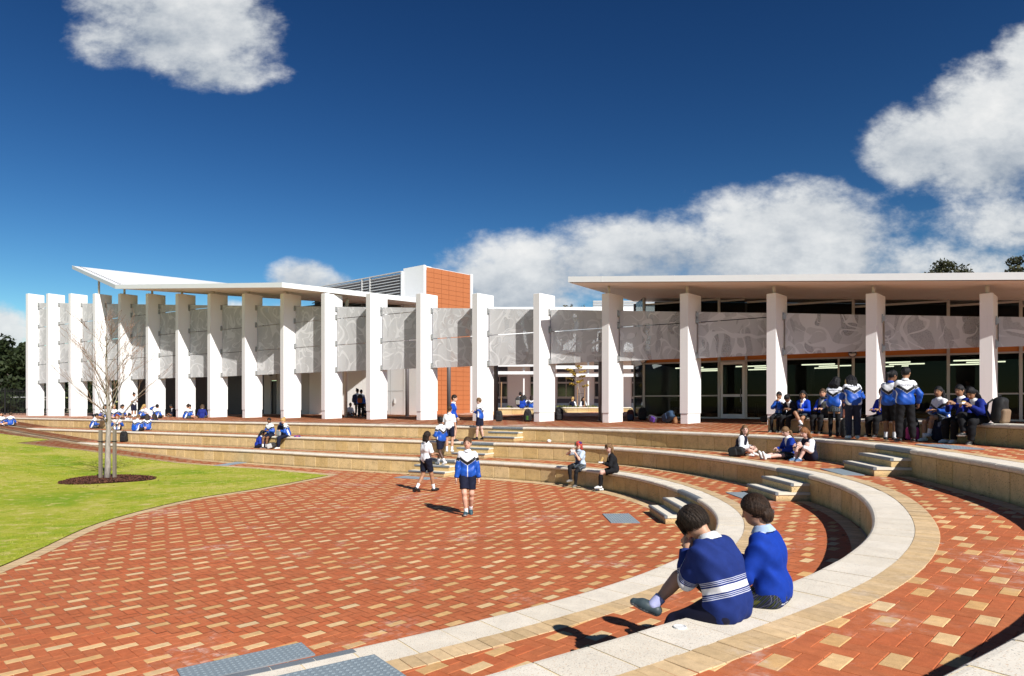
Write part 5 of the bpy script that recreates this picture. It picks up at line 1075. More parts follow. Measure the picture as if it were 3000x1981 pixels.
POSES = dict(
    stand=dict(pel=(0, 0, .93), lf=(-.10, .02, .075), rf=(.10, -.01, .075), lh=(-.25, .05, .78), rh=(.25, .05, .78)),
    walk=dict(pel=(0, 0, .915), lf=(-.08, -.26, .125), rf=(.07, .22, .08), lh=(-.27, .16, .80), rh=(.27, -.10, .80), lfp=25, rfp=-6),
    sit=dict(pel=(0, 0, 0), sit=1, lf=(-.10, .42, .075), rf=(.10, .44, .075), lh=(-.10, .30, .18), rh=(.10, .32, .18), lean1=14),
    cross=dict(pel=(0, 0, .115), lf=(.14, .30, .075), rf=(-.14, .36, .075), lk=(-1, .5, .25), rk=(1, .5, .25), lh=(-.12, .36, .26), rh=(.12, .36, .26), lean1=24, footflat=0),
    knees=dict(pel=(0, 0, .115), lf=(-.09, .46, .07), rf=(.09, .44, .07), lk=(-.15, .2, 1), rk=(.15, .2, 1), lh=(-.12, .42, .40), rh=(.12, .42, .40), lean1=26),
    legs=dict(pel=(0, 0, .115), lf=(-.10, .86, .075), rf=(.06, .88, .085), lk=(-.2, 0, 1), rk=(.2, 0, 1), lh=(-.12, .40, .26), rh=(.16, .36, .28), lean1=16, footup=1))
SKIN = dict(fair=(.60, .36, .26), light=(.52, .29, .19), tan=(.36, .19, .11), brown=(.20, .095, .052), dark=(.085, .042, .027), pink=(.62, .40, .33))
HAIRC = dict(black=(.010, .009, .010), darkbrown=(.022, .013, .009), brown=(.060, .034, .018), lightbrown=(.15, .085, .040), blond=(.42, .27, .10), red=(.22, .055, .018), ginger=(.33, .13, .045))
BLUE = (.009, .075, .40); ROYAL = (.007, .035, .28); NAVYB = (.012, .022, .17); NAVY = (.010, .012, .030); WHITE = (.76, .77, .80); BLACK = (.010, .010, .012)
def person(label, loc, face, H=1.68, pose='stand', top='jacket', bottom='shorts', legs='bare', shoes=BLACK, hair='short', hc='darkbrown', skin='light', res=.022, group=None, seat=0.0, text=False, sock=None, topc=None, botc=NAVY, sockc=WHITE, girl=False, **ov):
    ps = dict(POSES[pose]); ps.update(ov); s = H / 1.75; sh = s * ps.get('hs', 1.13); A_ = lambda k: V3(*ps[k]) * s
    if ps.get('sit'):
        pel = V3(0, 0, seat + .105 * s); hz = pel[2]; off = V3(0, 0, hz)
        lf, rf = A_('lf'), A_('rf'); lh, rh = A_('lh') + off, A_('rh') + off
    else: pel = A_('pel'); lf, rf, lh, rh = A_('lf'), A_('rf'), A_('lh'), A_('rh')
    F0 = Fr(ps.get('lean0', 4 if pose in ('cross', 'knees', 'legs', 'sit') else 0), ps.get('pyaw', 0)); F1 = Fr(ps.get('lean1', 2), ps.get('twist', ps.get('pyaw', 0)), ps.get('roll', 0)); hp, hy = ps.get('head', (8, 0)); FH = Fr(hp, hy, ps.get('hroll', 0))
    waist = pel + F0.u * .10 * s; chest = waist + nrm(F0.u + F1.u) * .12 * s + F1.u * .07 * s; nb = chest + F1.u * .205 * s
    hb = nb + nrm(F1.u * .55 + FH.u * .45) * .075 * s; Hc = hb + FH.u * .092 * sh + FH.f * .016 * sh
    sw = (.140 if girl else .152) * s; S = [nb - F1.u * .082 * s + F1.r * sw * k for k in (-1, 1)]; J = [pel - F0.u * .01 * s + F0.r * .088 * s * k for k in (-1, 1)]
    la, lb, lt, ls = .285 * s, .250 * s, .425 * s, .425 * s
    eh = [V3(*ps.get('le', (-.55, -.55, -.6))), V3(*ps.get('re', (.55, -.55, -.6)))]; kh = [V3(*ps.get('lk', (-.12, 1, .25))), V3(*ps.get('rk', (.12, 1, .25)))]
    E2, W2, K2, A2 = [], [], [], []
    for k, t in enumerate((lh, rh)): e, w = ik(S[k], t, la, lb, eh[k]); E2.append(e); W2.append(w)
    for k, t in enumerate((lf, rf)): e, w = ik(J[k], t, lt, ls, kh[k]); K2.append(e); A2.append(w)
    fr_ = max(.0095, .50 * res)
    # ---- fields
    def torso(P, o=0.0):
        w_ = 1.0 if not girl else .93
        d, _ = cap_d(P, pel - F0.r * .070 * s, pel + F0.r * .070 * s, .102 * s + o); d2, _ = cap_d(P, waist - F0.r * .055 * s, waist + F0.r * .055 * s, .090 * s + o); d = smin(d, d2, .07)
        d2, _ = cap_d(P, chest - F1.r * .078 * w_ * s, chest + F1.r * .078 * w_ * s, .100 * s + o); d = smin(d, d2, .08); tp_ = nb - F1.u * .088 * s
        d2, _ = cap_d(P, tp_ - F1.r * .105 * w_ * s, tp_ + F1.r * .105 * w_ * s, .060 * s + o * .8); d = smin(d, d2, .07); d2, _ = cap_d(P, nb - F1.u * .10 * s, nb - F1.u * .02 * s, .070 * s, .046 * s + o * .6); d = smin(d, d2, .05); return d
    def arm(P, k, o=0.0, o2=None):
        o2 = o if o2 is None else o2; d1, t1 = cap_d(P, S[k], E2[k], .050 * s + o, .041 * s + o); d2, t2 = cap_d(P, E2[k], W2[k], .041 * s + o, .028 * s + o2); return smin(d1, d2, .02), np.where(d1 < d2, t1 * .54, .54 + t2 * .46)
    def leg(P, k, o=0.0, o2=None):
        o2 = o if o2 is None else o2; d1, t1 = cap_d(P, J[k], K2[k], .082 * s + o, .056 * s + (o + o2) / 2); d2, t2 = cap_d(P, K2[k], A2[k], .054 * s + (o + o2) / 2, .036 * s + o2); sh_ = K2[k] * .68 + A2[k] * .32; bk = nrm(np.cross(np.cross(K2[k] - J[k], A2[k] - K2[k]), A2[k] - K2[k])) * -.012 if np.linalg.norm(np.cross(K2[k] - J[k], A2[k] - K2[k])) > 1e-3 else -F0.f * .015
        d3, _ = cap_d(P, sh_ + bk * s, (sh_ * .6 + A2[k] * .4) + bk * .4 * s, .054 * s + (o + o2) / 2, .042 * s + o2); return smin(smin(d1, d2, .03), d3, .03), np.where(d1 < d2, t1 * .5, .5 + t2 * .5)
    def hand(P, k):
        q = P - W2[k]; near = np.einsum('ij,ij->i', q, q) < (.24 * s) ** 2; d = np.full(len(P), .2, f32)
        if near.any(): d[near] = hand_(P[near], k)
        return d
    def hand_(P, k):
        fd = nrm(W2[k] - E2[k]); hd = nrm(fd + V3(*ps.get('lhd' if k == 0 else 'rhd', (0, 0, 0)))); wv_ = F1.f - hd * (F1.f @ hd); wv_ = nrm(wv_) if np.linalg.norm(wv_) > .35 else nrm(np.cross(hd, F1.r)); pn = nrm(np.cross(hd, wv_)); pn = pn if (pn @ F1.r) * (1 if k == 0 else -1) > 0 else -pn
        W = W2[k]; d, _ = cap_d(P, W + wv_ * .016 * s, W + hd * .075 * s + wv_ * .026 * s, .019 * s, .016 * s); d2, _ = cap_d(P, W - wv_ * .014 * s, W + hd * .075 * s - wv_ * .026 * s, .019 * s, .015 * s); d = smin(d, d2, .02); cu = ps.get('curl', .55)
        for q, (o_, L) in enumerate(((.030, .066), (.011, .076), (-.009, .071), (-.028, .056))):
            b0_ = W + hd * .080 * s + wv_ * o_ * s; m_ = b0_ + (hd * (1 - .35 * cu) + pn * cu * .8) * L * .55 * s; e_ = m_ + (hd * (1 - 1.3 * cu) + pn * cu * 1.3) * L * .45 * s
            for x, y in ((b0_, m_), (m_, e_)) if res < .015 else ((b0_, m_),): d2, _ = cap_d(P, x, y, fr_, fr_ * .85); d = smin(d, d2, .006)
        b0_ = W + hd * .020 * s + wv_ * .030 * s; m_ = b0_ + nrm(hd * .6 + wv_ * .7 + pn * .3) * .042 * s; e_ = m_ + nrm(hd + pn * .35) * .030 * s
        for x, y in ((b0_, m_), (m_, e_)): d2, _ = cap_d(P, x, y, fr_ * 1.15, fr_ * .95); d = smin(d, d2, .008)
        return d
    def head(P, o=0.0):
        d = ell_d(P, Hc + FH.u * .012 * sh - FH.f * .006 * sh, FH.M, np.array([.075, .094, .104]) * sh + o); d2 = ell_d(P, Hc + FH.f * .022 * sh - FH.u * .058 * sh, FH.M, np.array([.055, .064, .062]) * sh + o); return smin(d, d2, .035)
    def foot_ax(k):
        fy = nrm(V3(*ps.get('ltd' if k == 0 else 'rtd', (F0.f[0] + (-.18 if k == 0 else .18), F0.f[1], 0)))); pit = math.radians(ps.get('lfp' if k == 0 else 'rfp', 0))
        if ps.get('footup'): up_ = nrm(K2[k] - A2[k]); td = nrm(V3(0, 0, 1) * .95 + fy * .3); up_ = nrm(up_ - td * (up_ @ td)); return td, up_
        td = fy * math.cos(pit) - V3(0, 0, 1) * math.sin(pit); up_ = V3(0, 0, 1) * math.cos(pit) + fy * math.sin(pit); return td, up_
    def foot(P, k, o=0.0):
        td, up_ = foot_ax(k); a = A2[k]; d, _ = cap_d(P, a - td * .035 * s - up_ * .030 * s, a + td * .075 * s - up_ * .032 * s, .036 * s + o, .034 * s + o); d2, _ = cap_d(P, a + td * .05 * s - up_ * .040 * s, a + td * .145 * s - up_ * .050 * s, .036 * s + o, .024 * s + o); return smin(d, d2, .03)
    def body(P):
        d = torso(P, -.006); n_, _ = cap_d(P, nb - F1.u * .03 * s, hb + FH.u * .03 * s, .050 * s, .046 * s); d = smin(d, n_, .04); d = smin(d, head(P), .015)
        d2, _ = cap_d(P, Hc + FH.f * .086 * sh + FH.u * .008 * sh, Hc + FH.f * .101 * sh - FH.u * .026 * sh, .007 * sh, .012 * sh); d = smin(d, d2, .010)
        for k in (-1, 1): d = smin(d, ell_d(P, Hc + FH.r * .075 * sh * k - FH.u * .012 * sh - FH.f * .008 * sh, FH.M, np.array([.010, .020, .030]) * sh), .006)
        for k in (0, 1): d = smin(d, arm(P, k)[0], .03); d = smin(d, hand(P, k), .012); d = smin(d, leg(P, k)[0], .03); d = smin(d, foot(P, k, -.006), .02)
        return d
    allp = np.array([pel, nb, Hc + FH.u * .13 * sh, Hc - FH.f * .1, Hc + FH.f * .12] + S + E2 + W2 + [W2[k] + nrm(W2[k] - E2[k]) * .16 for k in (0, 1)] + J + K2 + A2 + [A2[k] + foot_ax(k)[0] * .2 for k in (0, 1)])
    lo, hi = allp.min(0) - .13 * s, allp.max(0) + .13 * s
    ang = math.atan2(face[1], face[0]) - math.pi / 2; loc = Vector(loc)
    def emit_(name, fn, lo_, hi_, h, mat, colf, parent):
        Vv, F_ = mesh_sdf(fn, lo_, hi_, h)
        if not len(F_): return None
        c = colf(Vv.astype(f32)); return mobj(name, Vv, F_, mat, parent, smooth=True, col=c)
    sk = np.array(SKIN[skin]); hcol = np.array(HAIRC[hc]) if isinstance(hc, str) else np.array(hc)
    def bodycol(Q):
        c = np.tile(sk, (len(Q), 1)).astype(float); l = (Q - Hc) @ FH.M.T / sh
        fr2 = l[:, 1] > .045; ax = np.abs(l[:, 0])
        if res < .02:
            e = fr2 & (np.abs(ax - .031) < .015) & (np.abs(l[:, 2] - .004) < .008); c[e] = sk * .25
            e = fr2 & (np.abs(ax - .031) < .022) & (np.abs(l[:, 2] - .026) < .006); c[e] = hcol * .6 + sk * .25
        e = fr2 & (ax < .026) & (np.abs(l[:, 2] + .062) < .0075); c[e] = sk * np.array([.85, .50, .50])
        e = fr2 & (np.abs(ax - .04) < .02) & (np.abs(l[:, 2] + .03) < .02); c[e] *= np.array([1.06, .92, .90]); return c
    root = emit_('person', body, lo, hi, res, M_SKIN, bodycol, None); root.location = loc; root.rotation_euler[2] = ang; tag(root, label, 'person', group)
    # ---- garments
    ax_ = nb - pel; axl = np.linalg.norm(ax_); axu = ax_ / axl
    def tcoord(P): q = P - pel; hv = (q @ axu) / axl; return hv, (P - chest) @ F1.r / s, (P - chest) @ F1.f / s
    loose = dict(jacket=.030, polo=.020, sweater=.022, varsity=.028, blazer=.026, cardigan=.026, tee=.022, rugby=.036, jumper=.024)[top]; sleeve = .46 if top in ('polo', 'tee') else .965; hem = ps.get('hem', dict(jacket=-.075, polo=-.13, tee=-.10, sweater=-.085, rugby=-.11, jumper=-.085, varsity=-.07, blazer=-.16, cardigan=-.13)[top])
    base = np.array(topc if topc is not None else dict(jacket=BLUE, polo=WHITE, tee=(.45, .55, .66), sweater=ROYAL, varsity=NAVY, blazer=BLACK, cardigan=ROYAL, rugby=(.018, .038, .20), jumper=(.005, .036, .30))[top])
    def topf(P):
        wr = .0035 * np.sin(P[:, 0] * 38 + P[:, 2] * 23) * np.sin(P[:, 1] * 31 - P[:, 2] * 29 + 1.3)
        if res < .01:
            w1 = 1.6 * np.sin(P[:, 0] * 11 + P[:, 1] * 7 + 1.0) + 1.2 * np.sin(P[:, 1] * 13 - P[:, 2] * 5)
            wr = wr + .0045 * np.sin(P[:, 2] * 34 + P[:, 0] * 12 + 2.2 * w1) * np.clip(.5 + .9 * np.sin(P[:, 0] * 8 - P[:, 2] * 6 + 2), 0, 1) + .003 * np.sin(P[:, 0] * 46 + P[:, 2] * 15 + 1.8 * w1)
        d = torso(P, loose) + wr; d = np.maximum(d, -((P - (pel + F0.u * hem * s)) @ F0.u)); d = np.maximum(d, (P - (nb + F1.u * .010 * s)) @ F1.u)
        for k in (0, 1): da, ta = arm(P, k, loose * .85 if top != 'tee' else .03, loose * .75 if sleeve > .9 else None); d = smin(d, np.maximum(da + wr * 1.3, (ta - sleeve) * .55 * s), .028)
        return d
    def topcol(Q):
        hv, lx, ly = tcoord(Q); td_ = torso(Q, loose); a0, t0 = arm(Q, 0, loose); a1, t1 = arm(Q, 1, loose); ad = np.minimum(a0, a1); at = np.where(a0 < a1, t0, t1); isarm = ad < td_ - .004
        c = np.tile(base, (len(Q), 1)).astype(float); alx = np.abs(lx)
        if top == 'jacket':
            q = hv - 1.45 * np.minimum(alx, .24); side = (np.abs(ly) < .030) & (alx > .08) & (hv < .50)
            c[side] = WHITE; c[(alx < .010) & (ly > 0)] = (.65, .68, .75)
            c[q > .36] = (.6, .62, .66); c[q > .375] = BLACK; c[q > .525] = (.6, .62, .66); c[q > .535] = WHITE
            m = isarm; c[m] = base; c[m & (at < .285)] = (.6, .62, .66); c[m & (at < .27)] = BLACK; c[m & (at < .135)] = WHITE; c[m & (at > .93)] = np.array(BLUE) * .45
            emb = (~isarm) & (ly > .03) & (np.abs(lx + .07) < .028) & (np.abs(hv - .72) < .05); c[emb] = c[emb] * .55 + np.array((.05, .15, .5)) * .45
        elif top == 'varsity': c[isarm] = WHITE; c[isarm & (at > .90)] = NAVY; c[isarm & (np.abs(at - .925) < .010)] = WHITE; c[hv < -.06] = np.array(NAVY) * 2.0
        elif top == 'rugby':
            hh = hv * axl / s; hr = at * .535
            for z0, z1 in ((.105, .150),): c[(~isarm) & (hh > z0) & (hh < z1)] = WHITE; c[isarm & (hr > .285) & (hr < .325)] = WHITE
            for z in (.080, .090, .068, .164, .176, .188): c[(~isarm) & (np.abs(hh - z) < .0026)] = (.55, .58, .68)
            for z in (.268, .258, .247, .342, .352, .362): c[isarm & (np.abs(hr - z) < .0024)] = (.55, .58, .68)
        elif top == 'jumper':
            hh = (Q - (pel + F0.u * hem * s)) @ F0.u / s; c[(~isarm) & (hh < .052)] *= .45; c[(~isarm) & (np.abs(hh - .030) < .005)] = (.70, .74, .85)
            dn_ = (nb + F1.u * .01 * s - Q) @ F1.u; c[(~isarm) & (dn_ < .030)] *= .5; c[(~isarm) & (np.abs(dn_ - .016) < .005)] = (.70, .74, .85)
        elif top in ('cardigan', 'sweater', 'blazer'):
            v_ = (ly > .02) & (alx < (hv - .55) * .16); c[v_] = WHITE
            if top == 'blazer': c[(ly > .03) & (np.abs(alx - (hv - .45) * .20) < .006)] = (.35, .28, .16); c[isarm & (np.abs(at - .88) < .008)] = (.35, .28, .16)
            if top == 'cardigan': c[(hv < -.10)] = base * .6; c[isarm & (np.abs(at - .93) < .01)] = (.6, .65, .8)
        elif top == 'tee':
            c[(ly > .0) & (alx < .10) & (hv < .62)] = (.075, .085, .14)
        return c
    arms_p = np.array(S + E2 + W2 + [pel, nb, chest]); lo2, hi2 = arms_p.min(0) - .17 * s, arms_p.max(0) + .17 * s
    jk = emit_(dict(jacket='jacket', polo='polo_shirt', tee='t_shirt', sweater='sweater', varsity='varsity_jacket', blazer='blazer', cardigan='cardigan', rugby='rugby_jumper', jumper='school_jumper')[top], topf, lo2, hi2, max(min(res, .016), res * .8), M_NYLON if top == 'jacket' else M_CLOTH, topcol, root)
    if top == 'rugby':
        Q = np.empty(len(jk.data.vertices) * 3); jk.data.vertices.foreach_get('co', Q); Q = Q.reshape(-1, 3).astype(f32); hv, lx, ly = tcoord(Q); a0, t0 = arm(Q, 0, loose); a1, t1 = arm(Q, 1, loose); isarm = np.minimum(a0, a1) < torso(Q, loose) - .004; at = np.where(a0 < a1, t0, t1)
        cv = np.where(isarm, .127 - (at * .535 - .305) * 1.05, hv * axl / s); at_ = jk.data.attributes.new('stripe', 'FLOAT', 'POINT'); at_.data.foreach_set('value', cv.astype(f32)); jk.data.materials.clear(); jk.data.materials.append(M_RUGBY)
    # collar
    if top in ('polo', 'jacket', 'sweater', 'rugby', 'jumper', 'cardigan', 'tee'):
        def colf(P):
            q = P - (nb + F1.u * .004 * s - F1.f * .002 * s); z = q @ F1.u; rr = np.sqrt((q @ F1.r) ** 2 + ((q @ F1.f) * .92) ** 2); d = np.sqrt((rr - (.066 * s - .62 * (z - .012 * s))) ** 2 + np.maximum(np.abs(z - .010 * s) - .022 * s, 0) ** 2) - .0085
            return d
        cc = dict(jacket=WHITE if not ps.get('collar') else ps['collar'], tee=(.35, .45, .55)).get(top, WHITE if top != 'jumper' else (.36, .47, .66)); emit_('collar', colf, nb - .13 * s, nb + .13 * s, max(min(res, .009), res * .62), M_CLOTH, lambda Q: np.tile(np.array(cc), (len(Q), 1)), root)
    # bottoms
    tcut = dict(shorts=.40, longshorts=.52, skirt=.36, trousers=.975)[bottom]; fl = dict(shorts=.030, longshorts=.034, skirt=.030, trousers=.026)[bottom]
    def botf(P):
        d, _ = cap_d(P, pel - F0.r * .070 * s, pel + F0.r * .070 * s, .116 * s); d2, _ = cap_d(P, waist - F0.r * .05 * s, waist + F0.r * .05 * s, .098 * s); d = smin(d, d2, .05); d = np.maximum(d, (P - (pel + F0.u * .09 * s)) @ F0.u)
        if bottom == 'skirt' and not ps.get('sit') and pose in ('stand', 'walk'):
            e_ = (K2[0] + K2[1]) * .5; d2, t_ = cap_d(P, pel + 0, pel * .48 + e_ * .52, .125 * s, .195 * s); pl_ = .010 * np.sin(np.arctan2(P[:, 1] - pel[1], P[:, 0] - pel[0]) * 17) * t_; return smin(d, np.maximum(d2 + pl_, (P - (pel * .52 + e_ * .48)) @ nrm(e_ - pel)), .02)
        legs_ = None
        for k in (0, 1):
            dl, tl = leg(P, k, fl, fl * (1.0 if bottom != 'trousers' else 1.1)); dl = np.maximum(dl + .003 * np.sin(P[:, 2] * 40 + P[:, 0] * 30), (tl - tcut) * .85 * s); legs_ = dl if legs_ is None else smin(legs_, dl, .09 if bottom == 'skirt' else .015)
        return smin(d, legs_, .03)
    pts_b = np.array([pel, waist] + J + K2 + (A2 if bottom == 'trousers' else [])); 
    def botcol(Q):
        c = np.tile(np.array(botc), (len(Q), 1)).astype(float)
        if bottom == 'skirt' and ps.get('tartan', True):
            # tartan lines run with the hips
            a = (Q - pel) @ F0.r / s; b = ((Q - pel) @ F0.u + (Q - pel) @ F0.f) / s; g1 = ps.get('tgrid', .045); w1 = max(.0030, res * .22)
            m1 = np.abs((a / g1) % 1 - .5) * g1 < w1; m2 = np.abs((b / g1) % 1 - .5) * g1 < w1; y1 = np.abs((a / g1 + .5) % 1 - .5) * g1 < w1 * .8; y2 = np.abs((b / g1 + .5) % 1 - .5) * g1 < w1 * .8
            c = np.tile(np.array((.012, .016, .030)), (len(Q), 1)).astype(float); c[y1 | y2] = (.05, .055, .02); c[m1 | m2] = (.12, .14, .17)
        return c
    emit_(dict(shorts='shorts', longshorts='shorts', skirt='skirt', trousers='trousers')[bottom], botf, pts_b.min(0) - .24 * s, pts_b.max(0) + .24 * s, max(min(res, .018), res * .85), M_TARTAN if (bottom == 'skirt' and ps.get('tartan', True) and res < .01) else M_CLOTH, botcol, root)
    if bottom == 'skirt' and ps.get('tartan', True) and res < .01:
        bo = root.children[-1]; Q = np.empty(len(bo.data.vertices) * 3); bo.data.vertices.foreach_get('co', Q); Q = Q.reshape(-1, 3); wv2 = np.stack([(Q - pel) @ F0.r / s, ((Q - pel) @ F0.u * .7 + (Q - pel) @ F0.f * .7) / s, np.zeros(len(Q))], 1)
        at_ = bo.data.attributes.new('weave', 'FLOAT_VECTOR', 'POINT'); at_.data.foreach_set('vector', wv2.astype(f32).ravel())
    # legwear, socks, shoes
    for k in (0, 1):
        t0 = dict(bare=None, tights=.30, knee=.56)[legs]; lc = np.array(BLACK)
        if t0 is None and bottom != 'trousers': t0 = (.84 if sock is None else sock); lc = np.array(sockc)
        if t0 is not None:
            def sf(P, k=k, t0=t0): d, t = leg(P, k, .007); return np.maximum(d, (t0 - t) * .85 * s)
            q = np.array([K2[k], A2[k]] + ([J[k]] if t0 < .5 else [])); emit_('tights' if legs == 'tights' else 'sock', sf, q.min(0) - .11 * s, q.max(0) + .11 * s, max(min(res, .015), res * .8), M_CLOTH, lambda Q: np.tile(lc, (len(Q), 1)), root)
        td, up_ = foot_ax(k); a = A2[k]
        def shf(P, k=k): d = foot(P, k, .009); d = np.maximum(d, (P - (a + up_ * .012 * s)) @ up_); return np.maximum(d, -((P - (a - up_ * .074 * s)) @ up_))
        sc_ = np.array(shoes if not isinstance(shoes, dict) else shoes['c']); sole = np.array((.62, .60, .57) if not isinstance(shoes, dict) else shoes.get('sole', (.6, .6, .58)))
        def shc(Q): z = (Q - (a - up_ * .074 * s)) @ up_; c = np.tile(sc_, (len(Q), 1)).astype(float); c[z < .020 * s] = sole; return c
        q = np.array([a, a + td * .19 * s, a - td * .08 * s]); emit_('shoe', shf, q.min(0) - .10 * s, q.max(0) + .08 * s, max(min(res, .013), res * .75), M_SHOE, shc, root)
    # hair
    hl = ps.get('hairline', 0.0); hh_ = max(min(res, .011), res * .62) if res > .012 else ps.get('hres', .006); gs = 1.0 if hh_ < .008 else .5
    def hairf(P):
        l = (P - Hc) @ FH.M.T / sh; az = np.arctan2(l[:, 0], -l[:, 1]); gr = (.0020 * np.sin(az * 17 + 2.0 * np.sin(az * 5 + 1) + l[:, 2] * 22) + .0012 * np.sin(az * 31 - l[:, 2] * 18)) if gs == 1 else 0
        d = ell_d(P, Hc + FH.u * .016 * sh - FH.f * .010 * sh, FH.M, (np.array([.081, .101, .1095]) + ps.get('hvol', 0)) * sh) + gr
        cut = l[:, 2] - (-.016 + hl + .80 * l[:, 1] - .22 * np.abs(l[:, 0])); low = -.075 if hair in ('short', 'crop') else -.10
        d = np.maximum(d, -np.minimum(cut, l[:, 2] - low) * .75 * sh)
        if hair in ('bob', 'long', 'side', 'curly'):
            n_ = {'bob': .05, 'long': .24, 'side': .12, 'curly': .06}[hair]; R_ = {'curly': .065}.get(hair, .040)
            for k in (-1, -.35, .35, 1):
                a = Hc + FH.r * .066 * k * sh - FH.f * (.045 + .030 * (1 - abs(k))) * sh - FH.u * .01 * sh; b = a - FH.u * .10 * sh; c_ = b * .6 + (nb - F1.f * .085 * sh + F1.r * .085 * k * sh) * .4 if hair in ('long', 'curly') else b; e_ = c_ - F1.u * n_ * sh - F1.f * .010 * sh
                for x, y, r0, r1 in ((a, c_, .045, R_), (c_, e_, R_, R_ * .55)): d2, _ = cap_d(P, x, y, r0 * sh, r1 * sh); d = smin(d, d2 + gr * 1.5, .02)
            if hair == 'curly': d = d + .010 * np.sin(P[:, 0] * 75) * np.sin(P[:, 1] * 82) * np.sin(P[:, 2] * 78)
        if hair in ('pony', 'plait', 'bun', 'clip'):
            a = Hc - FH.f * .098 * sh + FH.u * (.035 if hair != 'plait' else -.02) * sh
            if hair == 'bun': d2 = ell_d(P, a + FH.u * .06 * sh - FH.f * .0 * sh, FH.M, np.array([.042, .042, .040]) * sh)
            elif hair == 'clip': d2 = ell_d(P, Hc - FH.f * .082 * sh - FH.u * .050 * sh, FH.M, np.array([.066, .050, .075]) * sh)
            else:
                b = a - FH.f * .045 * sh - FH.u * .05 * sh; c_ = b - V3(0, 0, .17) * sh - F1.f * .02 * sh + FH.r * ps.get('ponyx', 0) * sh; d2, _ = cap_d(P, a, b, .026 * sh, .030 * sh); d3, t3 = cap_d(P, b, c_, .032 * sh, .016 * sh)
                if hair == 'plait': d3 = d3 + .006 * np.sin(t3 * 34)
                d2 = smin(d2, d3, .02)
            d = smin(d, d2 + gr, .018)
        if ps.get('fringe'):
            for k in (-.8, -.3, .25, .8): a = Hc + FH.r * .055 * k * sh + FH.f * .075 * sh + FH.u * .075 * sh; b = Hc + FH.r * .075 * k * sh + FH.f * .092 * sh + FH.u * (.020 - .05 * abs(k)) * sh; d2, _ = cap_d(P, a, b, .022 * sh, .012 * sh); d = smin(d, d2 + gr, .015)
        return d
    def haircol(Q):
        l = (Q - Hc) @ FH.M.T / sh; az = np.arctan2(l[:, 0], -l[:, 1]); c = np.tile(hcol, (len(Q), 1)) * (.85 + .30 * (.5 + .5 * np.sin(az * 13 + 3 * np.sin(az * 7))))[:, None]
        if ps.get('dye'): c[l[:, 0] > .015] = ps['dye'][1]; c[l[:, 0] <= .015] = ps['dye'][0]
        return c
    if hair != 'none':
        q = np.array([Hc, nb]); emit_('hair', hairf, q.min(0) - np.array([.22, .26, .42 if hair in ('long', 'pony', 'plait') else .20]) * sh, Hc + .21 * sh, hh_, M_HAIR, haircol, root)
    if ps.get('strands'):
        n = ps['strands']; K = 9; R_ = np.array([.087, .106, .113]) + ps.get('hvol', 0); cen = Hc + FH.u * .016 * sh - FH.f * .010 * sh; Vs = []; Fs = []; Cs = []
        for i in range(n):
            tuft = i % 5 == 0 and hair != 'clip'; w_ = (.0040 + .0045 * rng.random()) if tuft else (.0014 + .0016 * rng.random()); lift = (.002 + .011 * rng.random() ** 2) if tuft else (.0005 + .007 * rng.random() ** 2.0)
            if hair == 'clip':
                ph = rng.uniform(-math.pi, math.pi); th0 = math.radians(rng.uniform(15, 100 if abs(ph) < 1.2 else 118)); d0 = np.array([math.sin(th0) * math.sin(ph), math.sin(th0) * math.cos(ph), math.cos(th0)]); d1 = nrm(np.array([.12 * rng.normal() * .6, -.90, -.42 + .12 * rng.normal()])); om = math.acos(np.clip(d0 @ d1, -1, 1))
                if om < .2: continue
                dd_ = [(math.sin((1 - t) * om) * d0 + math.sin(t * om) * d1) / math.sin(om) for t in np.linspace(0, 1, K)]
                if d0[1] > .25 and d0[2] < .62 * d0[1] - .05: continue
            else:
                ph = rng.uniform(-math.pi, math.pi); fz = math.cos(ph); tm = 96 + 16 * rng.random() if fz > .45 else (104 + 24 * rng.random() if fz > -.35 else 122 + 22 * rng.random()); t0 = math.radians(rng.uniform(0, 45)); sw_ = rng.normal() * .22
                dd_ = []
                for t in np.linspace(0, 1, K): th = t0 + (math.radians(tm) - t0) * t; p2 = ph + sw_ * t; d3 = np.array([math.sin(th) * math.sin(p2), math.sin(th) * math.cos(p2), math.cos(th)]); dd_.append(d3)
                tl = math.radians(-18); dd_ = [np.array([d[0], d[1] * math.cos(tl) - d[2] * math.sin(-tl) * -1, d[1] * math.sin(tl) * -1 * -1 + d[2] * math.cos(tl)]) for d in dd_] if False else dd_
            pts = [cen + ((d * (R_ + lift * (.3 + t))) * sh) @ FH.M for d, t in zip(dd_, np.linspace(0, 1, K))]
            b = len(Vs)
            for k in range(K):
                tg = pts[min(k + 1, K - 1)] - pts[max(k - 1, 0)]; nn_ = pts[k] - cen; sd2 = nrm(np.cross(tg, nn_)) * w_ * (1 - .75 * (k / (K - 1)) ** 2); Vs += [pts[k] - sd2, pts[k] + sd2]
            Fs += [(b + 2 * k, b + 2 * k + 1, b + 2 * k + 3, b + 2 * k + 2) for k in range(K - 1)]; Cs += [hcol * (.65 + .8 * rng.random())] * (2 * K)
        stuff(mobj('hair_strands', Vs, Fs, M_HAIR, root, smooth=True, col=np.array(Cs)))
